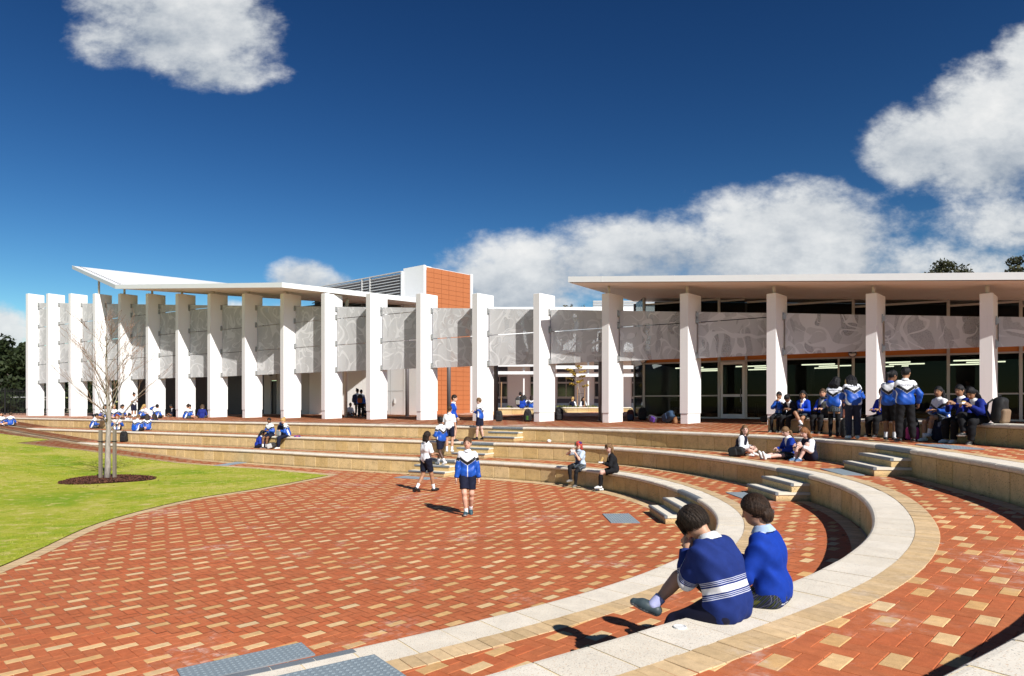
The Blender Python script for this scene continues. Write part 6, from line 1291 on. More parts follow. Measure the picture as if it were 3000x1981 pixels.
    # lettering across the shoulders
    if text and jk is not None:
        cu = bpy.data.curves.new('t', 'FONT'); cu.body = 'ROSSMOYNE'; cu.align_x = 'CENTER'; cu.align_y = 'CENTER'; cu.size = .058 * s; to = bpy.data.objects.new('t', cu); COL.objects.link(to); dg = bpy.context.evaluated_depsgraph_get(); me = bpy.data.meshes.new_from_object(to.evaluated_get(dg)); bpy.data.objects.remove(to)
        bv = BVHTree.FromPolygons([v.co for v in jk.data.vertices], [tuple(p.vertices) for p in jk.data.polygons]); cc_ = nb - F1.u * .125 * s
        for v in me.vertices:
            p = cc_ + F1.r * v.co.x + F1.u * v.co.y - F1.f * .5; h_ = bv.ray_cast(Vector(p.tolist()), Vector(F1.f.tolist())); v.co = (h_[0] + Vector((-F1.f * .006).tolist())) if h_[0] is not None else Vector((p + F1.f * .38).tolist())
        me.materials.clear(); me.materials.append(simple('navy lettering', (0.012, 0.015, 0.06), 0.7)); me.name = 'lettering'; lt_ = bpy.data.objects.new('lettering', me); link(lt_, root)
    root['_j'] = [float(x) for x in np.concatenate([W2[0], W2[1], Hc, pel, nb])]
    return root
def joint(o, k):
    """world position of a stored joint: 0 left wrist, 1 right wrist, 2 head, 3 pelvis, 4 neck"""
    a = o['_j'][3 * k:3 * k + 3]; r = o.rotation_euler[2]; return Vector((a[0] * math.cos(r) - a[1] * math.sin(r), a[0] * math.sin(r) + a[1] * math.cos(r), a[2])) + o.location
def res_for(Y): return 0.0075 if Y < 6 else (0.011 if Y < 17 else (0.013 if Y < 21 else (0.017 if Y < 28 else .022)))
# ================================================================== who is where
def curve_u(C, u, top, ymin=0.0, ymax=99.0):
    c = C.c; uu = CXP + FPX * c[:, 0] / np.maximum(c[:, 1], .1); e = np.abs(uu - u) + np.where((c[:, 1] > ymin) & (c[:, 1] < ymax), 0, 1e6); return C.s[int(e.argmin())]
def sit_on(C, u, off=.13, ymin=0.0, ymax=99.0):
    q = curve_u(C, u, 0, ymin, ymax); P, t, nn = C.at(q); return P + nn * off, -nn
def rot(v, deg): a = math.radians(deg); return (v[0] * math.cos(a) - v[1] * math.sin(a), v[0] * math.sin(a) + v[1] * math.cos(a))
def along(C, u, off, z, ymin=0.0, ymax=99.0): P, n = sit_on(C, u, off, ymin, ymax); return (P[0], P[1], z)
W_SH = dict(c=(.72, .72, .71), sole=(.6, .6, .6)); B_SH = dict(c=(.012, .012, .013), sole=(.55, .54, .52)); K_SH = dict(c=(.010, .010, .011), sole=(.03, .03, .03))
PEOPLE = {}
def P(key, label, loc, face, H, **kw): o = person(label, loc, face, H, res=kw.pop('res', res_for(loc[1])), **kw); PEOPLE[key] = o; return o
GP = 'students on the plaza and steps'
P('boy', 'smiling boy walking towards the camera on the plaza in white, black and blue jacket', onz(1370, 1509, 0), (.04, -1), 1.77, pose='walk', hair='short', hc='brown', skin='fair', shoes=dict(c=(.03, .075, .095), sole=(.6, .6, .58)), sock=.90, group=GP, res=.0095, head=(2, -8), rf=(.03, .10, .08), lf=(-.06, -.14, .11), lh=(-.25, .04, .78), rh=(.25, .08, .78), hres=.008)
P('polo1', 'boy in white polo shirt walking on the plaza, left of the smiling boy', onz(1248, 1441, 0), (.72, .69), 1.74, pose='walk', top='polo', hair='bob', hc='darkbrown', skin='tan', shoes=K_SH, lh=(-.12, .25, 1.10), rh=(.14, .25, 1.08), group=GP, botc=(.008, .010, .022))
P('steps1', 'boy in tracksuit jacket and white shoes stepping down the lowest steps', along(C1, 1296, -.12, .354, 16), (-.78, .62), 1.72, pose='walk', hair='crop', hc='black', skin='dark', shoes=W_SH, lh=(-.12, .24, 1.05), rh=(.14, .24, 1.05), text=True, group=GP)
P('royal', 'boy in royal blue sweater facing right on the second wall', along(C2, 1316, .26, L2, 16), (1, -.12), 1.80, top='sweater', topc=(.010, .062, .40), hair='short', hc='darkbrown', skin='fair', lh=(-.22, .12, .86), rh=(.22, .10, .86), shoes=K_SH, sock=.99, group=GP)
P('polo2', 'boy in white polo shirt with his back turned, on the steps between the walls', along(C2, 1340, -.50, .707, 16), (.12, 1), 1.74, top='polo', hair='short', hc='brown', skin='light', lh=(-.14, .22, 1.0), rh=(.26, .02, .80), shoes=W_SH, group=GP)
P('crossed', 'boy in tracksuit jacket with folded arms facing left by the top steps', onz(1406, 1289, L2), (-.95, .32), 1.70, hair='short', hc='lightbrown', skin='pink', lh=(.14, .22, 1.15), rh=(-.12, .24, 1.17), shoes=K_SH, sock=.93, sockc=BLACK, text=True, group=GP, lf=(-.10, .10, .075), rf=(.12, -.10, .075))
GS = 'students sitting on the lowest wall'
p, f = sit_on(C1, 1690, .12, 10); b_ = P('beret', 'girl in purple beret eating from a white box on the lowest wall', (p[0], p[1], 0), rot(f, 8), 1.62, pose='sit', seat=L1, top='tee', bottom='skirt', legs='tights', girl=True, hair='bob', dye=((.42, .06, .045), (.05, .14, .07)), fringe=True, skin='fair', lh=(-.02, .30, .42), rh=(.16, .26, .50), rf=(.02, .50, .24), lf=(-.12, .42, .075), shoes=dict(c=(.16, .15, .14), sole=(.5, .48, .3)), lean1=10, head=(10, 5), group=GS)
hc_ = joint(b_, 2); m = MB(); bt_ = []
for k, (r, z) in enumerate(((.098, .045), (.108, .075), (.10, .105), (.06, .125), (.0, .13))): m.add([(r * math.cos(t) - .0, r * math.sin(t) + .0, z) for t in np.arange(16) * math.pi / 8], [])
m.f = [(k * 16 + j, k * 16 + (j + 1) % 16, k * 16 + 16 + (j + 1) % 16, k * 16 + 16 + j) for k in range(4) for j in range(16)]; m.m = [0] * len(m.f); lo_ = b_['_j'][6:9]
be = m.build('beret', simple('purple felt', (0.055, 0.012, 0.12), .9), b_, smooth=True, loc=(lo_[0], lo_[1] - .02, lo_[2] - .02)); be.rotation_euler = (.12, 0.1, 0)
p, f = sit_on(C1, 1789, .12, 10); c_ = P('blazer', 'girl in black blazer and knee socks with a sandwich on the lowest wall', (p[0], p[1], 0), rot(f, -28), 1.64, pose='sit', seat=L1, top='blazer', bottom='skirt', botc=BLACK, tartan=False, legs='knee', girl=True, hair='bob', hc='lightbrown', fringe=True, skin='pink', lh=(-.08, .36, .20), rh=(.06, .38, .20), shoes=dict(c=(.74, .73, .71), sole=(.012, .012, .012)), lean1=20, head=(6, 30), lf=(-.08, .46, .16), rf=(.08, .40, .075), group=GS)
GT = 'three students on the second wall'
P('trio1', 'student in royal blue sweater sitting on the lower terrace beside two friends', onz(754, 1313, L1), (.95, .30), 1.60, pose='cross', top='sweater', topc=(.010, .030, .26), hair='long', hc='black', skin='brown', girl=True, bottom='trousers', group=GT, head=(24, 0))
p, f = sit_on(C2, 786, .12, 16); P('trio2', 'girl in tracksuit jacket and shorts on the second wall, left of her blond friend', (p[0], p[1], L1), rot(f, 8), 1.62, pose='sit', seat=L2 - L1, hair='pony', hc='black', skin='brown', girl=True, group=GT, head=(14, 22))
p, f = sit_on(C2, 838, .12, 16); P('trio3', 'blond girl in tracksuit jacket and navy trousers eating on the second wall', (p[0], p[1], L1), rot(f, -42), 1.66, pose='sit', seat=L2 - L1, hair='bun', hc='blond', skin='fair', girl=True, bottom='trousers', shoes=W_SH, group=GT, rh=(.06, .24, .52), lh=(-.06, .34, .18), lean1=22, head=(22, 0))
GR = 'three girls sitting on the middle terrace'
P('var1', 'girl in navy and white varsity jacket glancing left on the middle terrace', along(C3, 2222, -.75, L2, 10), (.80, -.60), 1.66, pose='cross', top='varsity', bottom='skirt', botc=NAVY, tartan=False, hair='side', hc='lightbrown', skin='pink', girl=True, head=(4, -62), group=GR, shoes=W_SH)
P('plait', 'girl with a plait in royal blue sweater, legs stretched left on the middle terrace', along(C3, 2352, -.40, L2, 10, 19), (-.97, -.22), 1.64, pose='legs', top='sweater', bottom='skirt', hair='plait', hc='lightbrown', skin='pink', girl=True, head=(24, 8), shoes=W_SH, group=GR, ponyx=-.08)
P('var2', 'girl in varsity jacket hugging her knees in blue shoes on the middle terrace', along(C3, 2412, -.34, L2, 10, 18.5), (-.93, -.36), 1.66, pose='knees', top='varsity', bottom='skirt', botc=NAVY, tartan=False, hair='long', hc=(.20, .085, .032), skin='pink', girl=True, head=(20, 0), shoes=dict(c=(.05, .12, .24), sole=(.7, .7, .7)), sock=.97, group=GR, lean1=22)
# right-hand group
GB_ = 'students gathered at the bench wall on the right'
def bench(key, label, u, H, turn=0, off=.13, **kw): p, f = sit_on(BN, u, off); z0 = zt(*p); return P(key, label, (p[0], p[1], z0), rot(f, turn), H, pose='sit', seat=LB - z0, group=GB_, **kw)
bench('b1', 'girl eating with both hands at the left end of the bench wall', 2285, 1.60, 5, top='jacket', bottom='skirt', legs='tights', girl=True, hair='pony', hc='black', skin='tan', lh=(-.03, .22, .46), rh=(.05, .22, .46), head=(14, 12), shoes=B_SH)
bench('b2', 'girl with bowed head between the first and the crossed-leg bench sitters', 2318, 1.60, 0, top='sweater', topc=(.010, .011, .02), bottom='trousers', botc=BLACK, girl=True, hair='pony', hc='black', skin='brown', lean1=36, head=(48, 10), shoes=B_SH)
bench('b3', 'girl in royal blue cardigan with bare crossed legs on the bench wall', 2352, 1.64, 14, top='cardigan', topc=(.008, .050, .46), bottom='skirt', girl=True, hair='long', hc='black', skin='tan', rf=(-.10, .46, .30), lf=(-.02, .34, .075), lh=(-.06, .34, .16), rh=(-.02, .24, .40), head=(10, 14), shoes=B_SH)
bench('b4', 'girl in blue sweater and dark scarf sitting higher at the back of the bench wall', 2392, 1.70, 12, off=.34, top='sweater', topc=(.008, .050, .42), bottom='trousers', botc=BLACK, girl=True, hair='pony', hc='brown', skin='light', head=(2, 14), lean1=6)
P('s1', 'curly haired student in tracksuit jacket, skirt and tights at the bench wall', onz(2443, 1279, 1.60), (.62, .78), 1.64, bottom='skirt', legs='tights', girl=True, hair='curly', hc='black', skin='tan', text=True, lean1=12, head=(30, -18), lh=(-.05, .38, 1.0), rh=(.18, .38, .98), group=GB_, shoes=K_SH, hvol=.012)
P('s2', 'girl with long blond hair in white shirt standing behind the bench wall', onz(2487, 1266, 1.62), (.1, 1), 1.70, top='polo', bottom='skirt', girl=True, hair='long', hc='blond', skin='fair', group=GB_)
P('s3', 'student in tracksuit jacket bending forward in grey trousers at the bench wall', onz(2500, 1286, 1.60), (.16, .98), 1.72, bottom='trousers', botc=(.022, .024, .042), girl=True, hair='long', hc='black', skin='tan', text=True, lean1=26, head=(50, -14), lh=(-.12, .42, 1.02), rh=(.20, .40, 1.02), group=GB_, shoes=W_SH)
bench('b5', 'girl with black bob in royal blue sweater sitting between the standing students', 2576, 1.66, 10, top='sweater', topc=(.008, .030, .34), bottom='trousers', botc=BLACK, girl=True, hair='short', hc='black', skin='tan', head=(-4, 26), lean1=4)
P('s4', 'girl in tracksuit jacket and long black shorts turned right by the bench wall', onz(2608, 1291, 1.60), (.72, .70), 1.70, bottom='longshorts', botc=BLACK, girl=True, hair='pony', hc='black', skin='brown', head=(22, -34), lh=(-.02, .30, 1.02), rh=(.14, .30, 1.0), group=GB_, shoes=B_SH, collar=(.02, .05, .3))
P('s5', 'girl whose face shows between two students in tracksuit jackets', (9.42, 16.75, zt(9.42, 16.75)), (-.50, -.86), 1.70, top='polo', bottom='shorts', girl=True, hair='pony', hc='black', skin='tan', head=(16, 10), group=GB_)
P('s6', 'heavy set student in tracksuit jacket and black trousers with back turned', onz(2652, 1295, 1.60), (.20, .98), 1.74, bottom='trousers', botc=BLACK, hair='short', hc='black', skin='tan', text=True, head=(18, -40), lh=(-.06, .30, 1.0), rh=(.30, .06, .88), rf=(.17, .0, .075), lf=(-.12, .02, .075), group=GB_, shoes=B_SH)
bench('b6', 'girl with long black hair in tracksuit jacket sitting right of the black trousers', 2742, 1.62, 8, bottom='skirt', girl=True, hair='long', hc='black', skin='tan', head=(2, 22), shoes=W_SH, lf=(-.06, .46, .20))
bench('b7', 'girl in dark blue sweater holding food, left of the bench end pair', 2812, 1.66, 10, top='sweater', topc=(.006, .014, .15), bottom='trousers', botc=BLACK, girl=True, hair='pony', hc='black', skin='tan', head=(10, 12), lean1=16, lh=(-.10, .40, .34), rh=(.06, .42, .34), shoes=W_SH)
bench('b8', 'girl in navy blue sweater bent over her lunch at the end of the bench row', 2862, 1.70, 14, top='sweater', topc=(.008, .020, .19), bottom='trousers', botc=BLACK, girl=True, hair='long', hc='black', skin='tan', head=(34, 14), lean1=38, lh=(-.12, .46, .28), rh=(.10, .48, .28), shoes=B_SH, rf=(-.02, .52, .26))
q = gp(2838, GB + 1.1); P('lady', 'woman in black seen through the glass of the right-hand building', (q[0], q[1], zf), (-.9, -.4), 1.76, top='sweater', topc=(.012, .012, .013), bottom='trousers', botc=BLACK, hair='bun', hc='darkbrown', skin='light', girl=True, lh=(-.1, .25, 1.05), rh=(.1, .25, 1.05))
# left-hand groups
GL = 'students sitting on the left terraces'
JL = [(270, 1256, L2, (.75, .66), 'pony', 'black', 'tan', 'jacket', 'student in tracksuit jacket sitting leftmost on the left middle terrace'),
      (344, 1261, L2, (.45, -.9), 'side', 'red', 'fair', 'jacket', 'red haired student in tracksuit jacket just right of the bare tree trunk'),
      (373, 1256, L2, (.85, -.5), 'bun', 'black', 'tan', 'jacket', 'student with a black bun in the left seated circle'),
      (397, 1264, L2, (.12, 1), 'short', 'lightbrown', 'fair', 'jacket', 'fair haired student with back turned above the black backpack'),
      (432, 1261, L2, (-.55, .84), 'long', 'darkbrown', 'light', 'jacket', 'student in tracksuit jacket turned away, second from right of the circle'),
      (457, 1259, L2, (-.82, .57), 'long', 'darkbrown', 'light', 'sweater', 'student in navy sweater raising a hand, rightmost of the circle'),
      (308, 1230, L3, (.5, -.86), 'long', 'darkbrown', 'tan', 'jacket', 'long haired student in dark jacket left of the bare tree on the upper terrace'),
      (330, 1229, L3, (.7, -.7), 'bob', 'blond', 'fair', 'jacket', 'blond student on the upper terrace behind the bare tree'),
      (352, 1228, L3, (.9, -.44), 'pony', 'black', 'tan', 'jacket', 'dark haired student in tracksuit jacket right of the bare tree on the upper terrace'),
      (410, 1228, L3, (.80, .60), 'long', 'blond', 'fair', 'jacket', 'student with long blond hair in tracksuit jacket below the fifth pillar'),
      (430, 1224, L3, (-.3, -.95), 'short', 'ginger', 'pink', 'polo', 'ginger haired student facing the camera below the fifth pillar'),
      (455, 1227, L3, (.10, 1), 'crop', 'black', 'tan', 'jacket', 'student in tracksuit jacket with a raised elbow below the sixth pillar'),
      (543, 1228, L3, (.70, .70), 'bun', 'darkbrown', 'light', 'jacket', 'student in tracksuit jacket hunched forward below the seventh pillar'),
      (561, 1225, L3, (-.6, -.8), 'side', 'brown', 'light', 'jacket', 'student facing the hunched one below the seventh pillar'),
      (592, 1227, L3, (-.35, .94), 'bob', 'brown', 'light', 'sweater', 'student in navy sweater with back turned left of the eighth pillar'),
      (512, 1223, L3, (-.7, -.7), 'short', 'black', 'brown', 'sweater', 'student in dark clothes in the shade between the sixth and seventh pillars')]
for i, (u, v, z, fc, hr, hcl, sk_, tp_, lab) in enumerate(JL):
    kw = dict(head=(20, 0))
    if i == 5 or i == 11: kw.update(lh=(-.20, .16, .74), le=(-1, .2, .4), head=(6, 0))
    P('l%d' % i, lab, onz(u, v, z), fc, 1.80, pose='cross' if i != 1 else 'knees', top=tp_, topc=(NAVYB if tp_ == 'sweater' and i != 15 else ((.012, .014, .03) if tp_ == 'sweater' else None)), hair=hr, hc=hcl, skin=sk_, girl=(i not in (3, 10, 11, 14, 15)), bottom='shorts' if i % 2 else 'skirt', botc=(.02, .022, .03), group=GL, res=.020, **kw)
P('lstand', 'girl in white polo shirt standing in front of the fifth pillar', onz(391, 1223, L3), (.85, -.45), 1.74, top='polo', bottom='longshorts', hair='bun', hc='darkbrown', skin='tan', girl=True, lh=(-.05, .30, 1.18), rh=(.08, .32, 1.22), head=(18, 0), group=GL)
g0 = onground(30, 1247); P('fl1', 'student in tracksuit jacket with back turned at the far left edge', (g0[0], g0[1], zg(g0[0])), (-.45, .9), 1.62, pose='cross', hair='short', hc='brown', skin='fair', group=GL, bottom='skirt')
g0 = onground(2, 1247); P('fl2', 'student cut by the far left edge of the picture', (g0[0], g0[1], zg(g0[0])), (.7, -.7), 1.60, pose='cross', hair='long', hc='darkbrown', skin='light', group=GL, girl=True, bottom='skirt')
q = row_pt(321, 2.6); P('sh1', 'student in blue jacket standing behind the tree between the pillars', (*q, zt(*q)), (.4, -.9), 1.70, hair='crop', hc='black', skin='dark', group='students standing behind the pillars')
q = row_pt(1046, 3.0); P('bk1', 'left of two students with backpacks standing in the shade', (*q, zt(*q)), (.35, .94), 1.74, hair='bun', hc='black', skin='tan', bottom='skirt', legs='tights', girl=True, group='students standing behind the pillars')
q = row_pt(1058, 2.6); P('bk2', 'right of two students, wearing a black and orange backpack', (*q, zt(*q)), (-.1, 1), 1.68, hair='short', hc='black', skin='tan', bottom='trousers', botc=BLACK, group='students standing behind the pillars')
q = row_pt(1077, 3.4); P('bk3', 'student sitting in the shade beside the pair with backpacks', (*q, zt(*q)), (-.7, -.7), 1.66, pose='cross', top='sweater', topc=(.010, .012, .03), hair='short', hc='black', skin='brown', group='students standing behind the pillars')
q = row_pt(1024, 3.6); P('bk4', 'student sitting in the shade by the downpipe', (*q, zt(*q)), (.5, -.85), 1.66, pose='cross', top='polo', hair='short', hc='black', skin='brown', group='students standing behind the pillars')
GC = 'students in the courtyard'
for i, (u, Yc, hr, hcl, tp_, fc, lab) in enumerate(((1523, 41.25, 'short', 'black', 'sweater', (.25, .97), 'tall student with a grey backpack on the left courtyard planter'), (1537, 41.6, 'long', 'black', 'polo', (-.1, 1), 'student in white on the courtyard planter behind the one in blue'), (1529, 41.05, 'long', 'black', 'sweater', (.1, 1), 'long haired student in blue sweater on the courtyard planter'), (1557, 41.1, 'long', 'darkbrown', 'jacket', (.2, 1), 'student in tracksuit jacket on the courtyard planter beside the fifteenth pillar'),
                                           (1676, 42.5, 'pony', 'blond', 'varsity', (.5, .87), 'blond student in varsity jacket in the right courtyard'), (1707, 42.7, 'long', 'darkbrown', 'varsity', (.3, -.95), 'dark haired student in varsity jacket behind the sapling'))):
    x = (u - CXP) / FPX * Yc; z0 = 1.72 if i < 4 else 1.62
    P('c%d' % i, lab, (x, Yc, z0 + (.12 if i == 0 else 0)), fc, 1.74 if i == 0 else 1.66, pose='sit', seat=.50 + (.02 if i == 0 else 0), top=tp_, topc=(.010, .050, .36) if tp_ == 'sweater' else None, hair=hr, hc=hcl, skin='tan' if i < 4 else 'light', girl=True, bottom='skirt' if i else 'trousers', group=GC, res=.022)
# the two in the foreground
P('fa', 'student in striped blue rugby jumper sitting on the near wall with back to camera', (1.40, 4.36, L1), (-.66, .75), 1.53, pose='sit', seat=L2 - L1, top='rugby', bottom='longshorts', botc=(.012, .013, .035), hair='short', hc=(.030, .020, .014), skin='light', res=.0075, hres=.0045, hs=1.03, lean1=25, lean0=8, head=(50, 4), rf=(-.17, .55, .62), rk=(.35, .5, 1), lf=(-.10, .46, .075), lh=(-.03, .33, .38), rh=(.08, .34, .34), le=(-.30, -.15, -1), re=(.3, -.15, -1), ltd=(-.2, 1, 0), rtd=(-.35, .8, 0), rfp=-20, shoes=dict(c=(.045, .065, .075), sole=(.45, .46, .46)), sock=.90, sockc=(.44, .46, .72), strands=2600, fringe=True, hairline=-.012, hvol=.006, hem=-.135, group='pair sitting on the near wall')
P('fb', 'girl in royal blue jumper and tartan skirt sitting on the near wall', (1.815, 4.68, L1), (-.78, .62), 1.50, pose='sit', seat=L2 - L1, top='jumper', bottom='skirt', girl=True, hair='clip', hc=(.034, .019, .012), skin='light', res=.0075, hres=.0045, hs=1.04, lean1=12, lean0=4, head=(20, 4), lh=(-.08, .34, .22), rh=(.06, .34, .22), strands=2600, group='pair sitting on the near wall', hvol=.006, hem=-.10)
m = MB(); c_ = joint(PEOPLE['fb'], 2); fb = PEOPLE['fb']; lo_ = fb['_j'][6:9]
for k in range(7):
    a = k / 6 * math.pi - math.pi / 2; m.add([(.012 + .030 * math.sin(a), -.108 - .012 * math.cos(a), -.045 + .022 * math.cos(a * 2)), (.012 + .036 * math.sin(a + .3), -.125, -.05), (.012 + .018 * math.sin(a), -.13, -.022 - .03 * abs(math.sin(a)))], [(0, 1, 2)])
ck = m.build('hair_clip', simple('translucent grey clip', (.12, .10, .11), .25), fb, loc=(lo_[0], lo_[1], lo_[2])); ck.rotation_euler = (-.25, 0, math.radians(24))
m2 = MB()

# ================================================================== bags and small things
def backpack(label, loc, face, H=.46, c1=(.012, .012, .013), c2=None, c3=None, lean=0.0, roll=0.0, flat=1.0, res=.014):
    c2 = c1 if c2 is None else c2; c3 = (.02, .02, .022) if c3 is None else c3; s = H / .46; R3 = np.eye(3)
    def rb(P, c, h, r): q = np.abs(P - np.array(c, f32)) - (np.array(h, f32) - r); return np.linalg.norm(np.maximum(q, 0), axis=1) + np.minimum(q.max(1), 0) - r
    def body(P): w = 1 - .25 * np.clip((P[:, 2] / s - .26) / .2, 0, 1); Q = P.copy(); Q[:, 0] = Q[:, 0] / w; d = rb(Q / s, (0, 0, .23), (.155, .095 * flat, .23), .085) * s; return d + .006 * np.sin(P[:, 0] * 38 + 1) * np.sin(P[:, 2] * 27)
    Vv, F_ = mesh_sdf(body, np.array([-.2, -.14, -.02]) * s, np.array([.2, .14, .5]) * s, res)
    o = mobj('backpack', Vv, F_, M_BAG, None, smooth=True, col=np.tile(np.array(c1), (len(Vv), 1))); tag(o, label, 'bag', 'school bags lying about'); o.location = loc; o.rotation_euler = (lean, roll, math.atan2(face[1], face[0]) + math.pi / 2)
    def pocket(P): return rb(P / s, (0, -.085 * flat, .14), (.12, .055, .125), .045) * s
    Vv, F_ = mesh_sdf(pocket, np.array([-.15, -.17, .0]) * s, np.array([.15, .0, .3]) * s, res); mobj('front_pocket', Vv, F_, M_BAG, o, smooth=True, col=np.tile(np.array(c2), (len(Vv), 1)))
    M_ST = simple('strap webbing %d' % (int(c3[0] * 1000)), c3, .8)
    for k in (-1, 1): m = MB(); m.tube([(k * .07 * s, .085 * s * flat, .42 * s), (k * .10 * s, .15 * s, .34 * s), (k * .12 * s, .15 * s, .18 * s), (k * .12 * s, .09 * s, .06 * s)], .016 * s, 5); m.build('strap', M_ST, o, smooth=True)
    m = MB(); m.tube([(-.05 * s, .03, .445 * s), (-.03 * s, .03, .49 * s), (.03 * s, .03, .49 * s), (.05 * s, .03, .445 * s)], .010 * s, 5); m.build('handle', M_ST, o, smooth=True); return o
def zat(u, v): p = onz(u, v, L3); return p
backpack('black backpack against the wall below the left circle', along(C2, 371, -.16, L1, 25), (.1, -1), .56)
backpack('black backpack beside the base of the fourteenth pillar', (*(row_pt(1462, -.15)), zt(*row_pt(1462, -.15))), (-.2, -1), .52, (.018, .018, .02))
b2_ = backpack('black backpack with green stripes left of the fifteenth pillar', (*(row_pt(1546, -.1)), zt(*row_pt(1546, -.1))), (-.1, -1), .58)
for k in range(4): m = MB(); m.box(-.05, .05, -.188, -.172, .10 + .05 * k, .125 + .05 * k); m.build('stripe', simple('green print', (.06, .20, .01), .7), b2_)
backpack('black bag behind the fifteenth pillar', (*(row_pt(1638, 1.5)), zt(*row_pt(1638, 1.5))), (.1, -1), .60)
backpack('dark red bag at the corner of the glazed building', (*(row_pt(1847, 2.2)), zt(*row_pt(1847, 2.2))), (-.3, -1), .52, (.05, .012, .012), (.02, .03, .06))
backpack('black backpack leaning at the corner of the glazed building', (*(row_pt(1882, 3.2)), zt(*row_pt(1882, 3.2))), (.1, -1), .60)
bl = row_pt(1965, .35); backpack('blue backpack lying on its side left of the seventeenth pillar', (bl[0] - .25, bl[1], zt(*bl) + .16), (-1, -.3), .62, (.022, .055, .11), (.015, .03, .07), lean=-.1, roll=1.1)
bl = row_pt(1922, .05); backpack('purple and grey bag beside the blue backpack', (*bl, zt(*bl) + .12), (-.8, -.6), .44, (.05, .045, .06), (.10, .04, .28), roll=-1.2)
bl = row_pt(1978, .1); backpack('tan handbag behind the blue backpack', (*bl, zt(*bl)), (.2, -1), .30, (.22, .10, .04), (.26, .13, .06))
backpack('small black bag on the terrace at the left end of the bench wall', (*onz(2228, 1243, 1.62).xy, zt(*onz(2228, 1243, 1.62).xy) + .09), (-.3, -1), .40, roll=1.35)
def on_bench(u, off=.16): p, n = sit_on(BN, u, off); return (p[0], p[1], LB)
backpack('grey and black backpack standing on the bench wall', on_bench(2408, .22), (-.6, -.8), .50, (.085, .088, .08), (.014, .014, .015))
backpack('dark backpack on the bench wall beside the curly haired student', on_bench(2432, .24), (-.4, -.9), .52, (.010, .014, .03))
backpack('black and brown backpack on the bench wall at the right', on_bench(2898, .20), (.5, -.85), .56, (.012, .012, .013), (.20, .135, .085), lean=.1)
def at3(u, v): p = onz(u, v, 1.61); return (p.x, p.y, zt(p.x, p.y))
backpack('black backpack on the ground between the standing students', at3(2482, 1281), (-.3, -1), .52)
backpack('black and pink backpack on the ground behind black trousers', at3(2668, 1288), (-.2, -1), .56, (.012, .012, .013), (.50, .05, .22))
backpack('dark navy backpack on the ground before the bench wall', at3(2758, 1291), (-.5, -.85), .62, (.018, .022, .045))
p = along(C3, 2222, -1.05, L2, 10); backpack('black plastic bag beside the girl glancing left', (p[0] - .15, p[1] - .25, L2 + .10), (-.5, -.8), .42, (.010, .010, .011), roll=1.4)
p, n = sit_on(C2, 808, .22, 16); backpack('striped black and white backpack between the two girls on the second wall', (p[0], p[1], L2), (-.5, -.85), .50, (.016, .018, .05), (.30, .31, .33))
backpack('black and white patterned bag on the lower terrace', onz(781, 1316, L1) + Vector((0, 0, .10)), (.3, -1), .40, (.03, .03, .032), (.45, .45, .44), roll=1.3)
q = joint(PEOPLE['bk2'], 4); backpack('black backpack with orange top worn in the shade', (q.x - .02, q.y - .20, q.z - .52), (0, -1), .50, (.012, .012, .014), (.30, .07, .015))
q = joint(PEOPLE['bk1'], 4); backpack('blue backpack worn by the left student in the shade', (q.x - .10, q.y - .20, q.z - .54), (-.35, -.94), .48, (.012, .018, .06))
q = joint(PEOPLE['c0'], 4); backpack('grey backpack on the tall student in the courtyard', (q.x - .14, q.y - .20, q.z - .50), (-.25, -.97), .50, (.05, .05, .052), (.30, .29, .27))
def disc(label, name, cat, loc, r, h, col):
    m = MB(); v = []; n = 24
    for rr, z in ((r, 0), (r * 1.03, h * .5), (r, h), (r * .86, h), (r * .82, h * .55)): v += [(rr * math.cos(t), rr * math.sin(t), z) for t in np.arange(n) * 2 * math.pi / n]
    m.add(v, [(k * n + j, k * n + (j + 1) % n, (k + 1) * n + (j + 1) % n, (k + 1) * n + j) for k in range(4) for j in range(n)] + [tuple(range(4 * n, 5 * n))]); o = m.build(name, simple('white plastic', col, .4), None, smooth=False, loc=loc); return tag(o, label, cat)
disc('round white plastic lid lying on the near wall', 'lid', 'lid', tuple(onz(1992, 1840, L2) + Vector((0, 0, .002))), .040, .010, (.74, .74, .73))
def crumple(label, name, cat, loc, r, col, sq=(1, 1, .8)):
    bm = bmesh.new(); bmesh.ops.create_icosphere(bm, subdivisions=2, radius=r)
    for v in bm.verts: v.co *= 1 + random.uniform(-.18, .14); v.co = Vector((v.co.x * sq[0], v.co.y * sq[1], v.co.z * sq[2] + r * sq[2] * .85))
    me = bpy.data.meshes.new(name); bm.to_mesh(me); bm.free(); me.materials.append(simple(name + ' stuff', col, .8)); o = bpy.data.objects.new(name, me); COL.objects.link(o); o.location = loc; return tag(o, label, cat)
crumple('crumpled white paper ball at the foot of the third wall', 'paper_ball', 'litter', along(C3, 1619, -.22, L2, 16), .085, (.72, .72, .71))
crumple('small yellow fruit scrap on the paving by the blue shoes', 'fruit_scrap', 'litter', tuple(onz(2316, 1345, L2)), .035, (.70, .55, .12), (1.3, 1, .5))
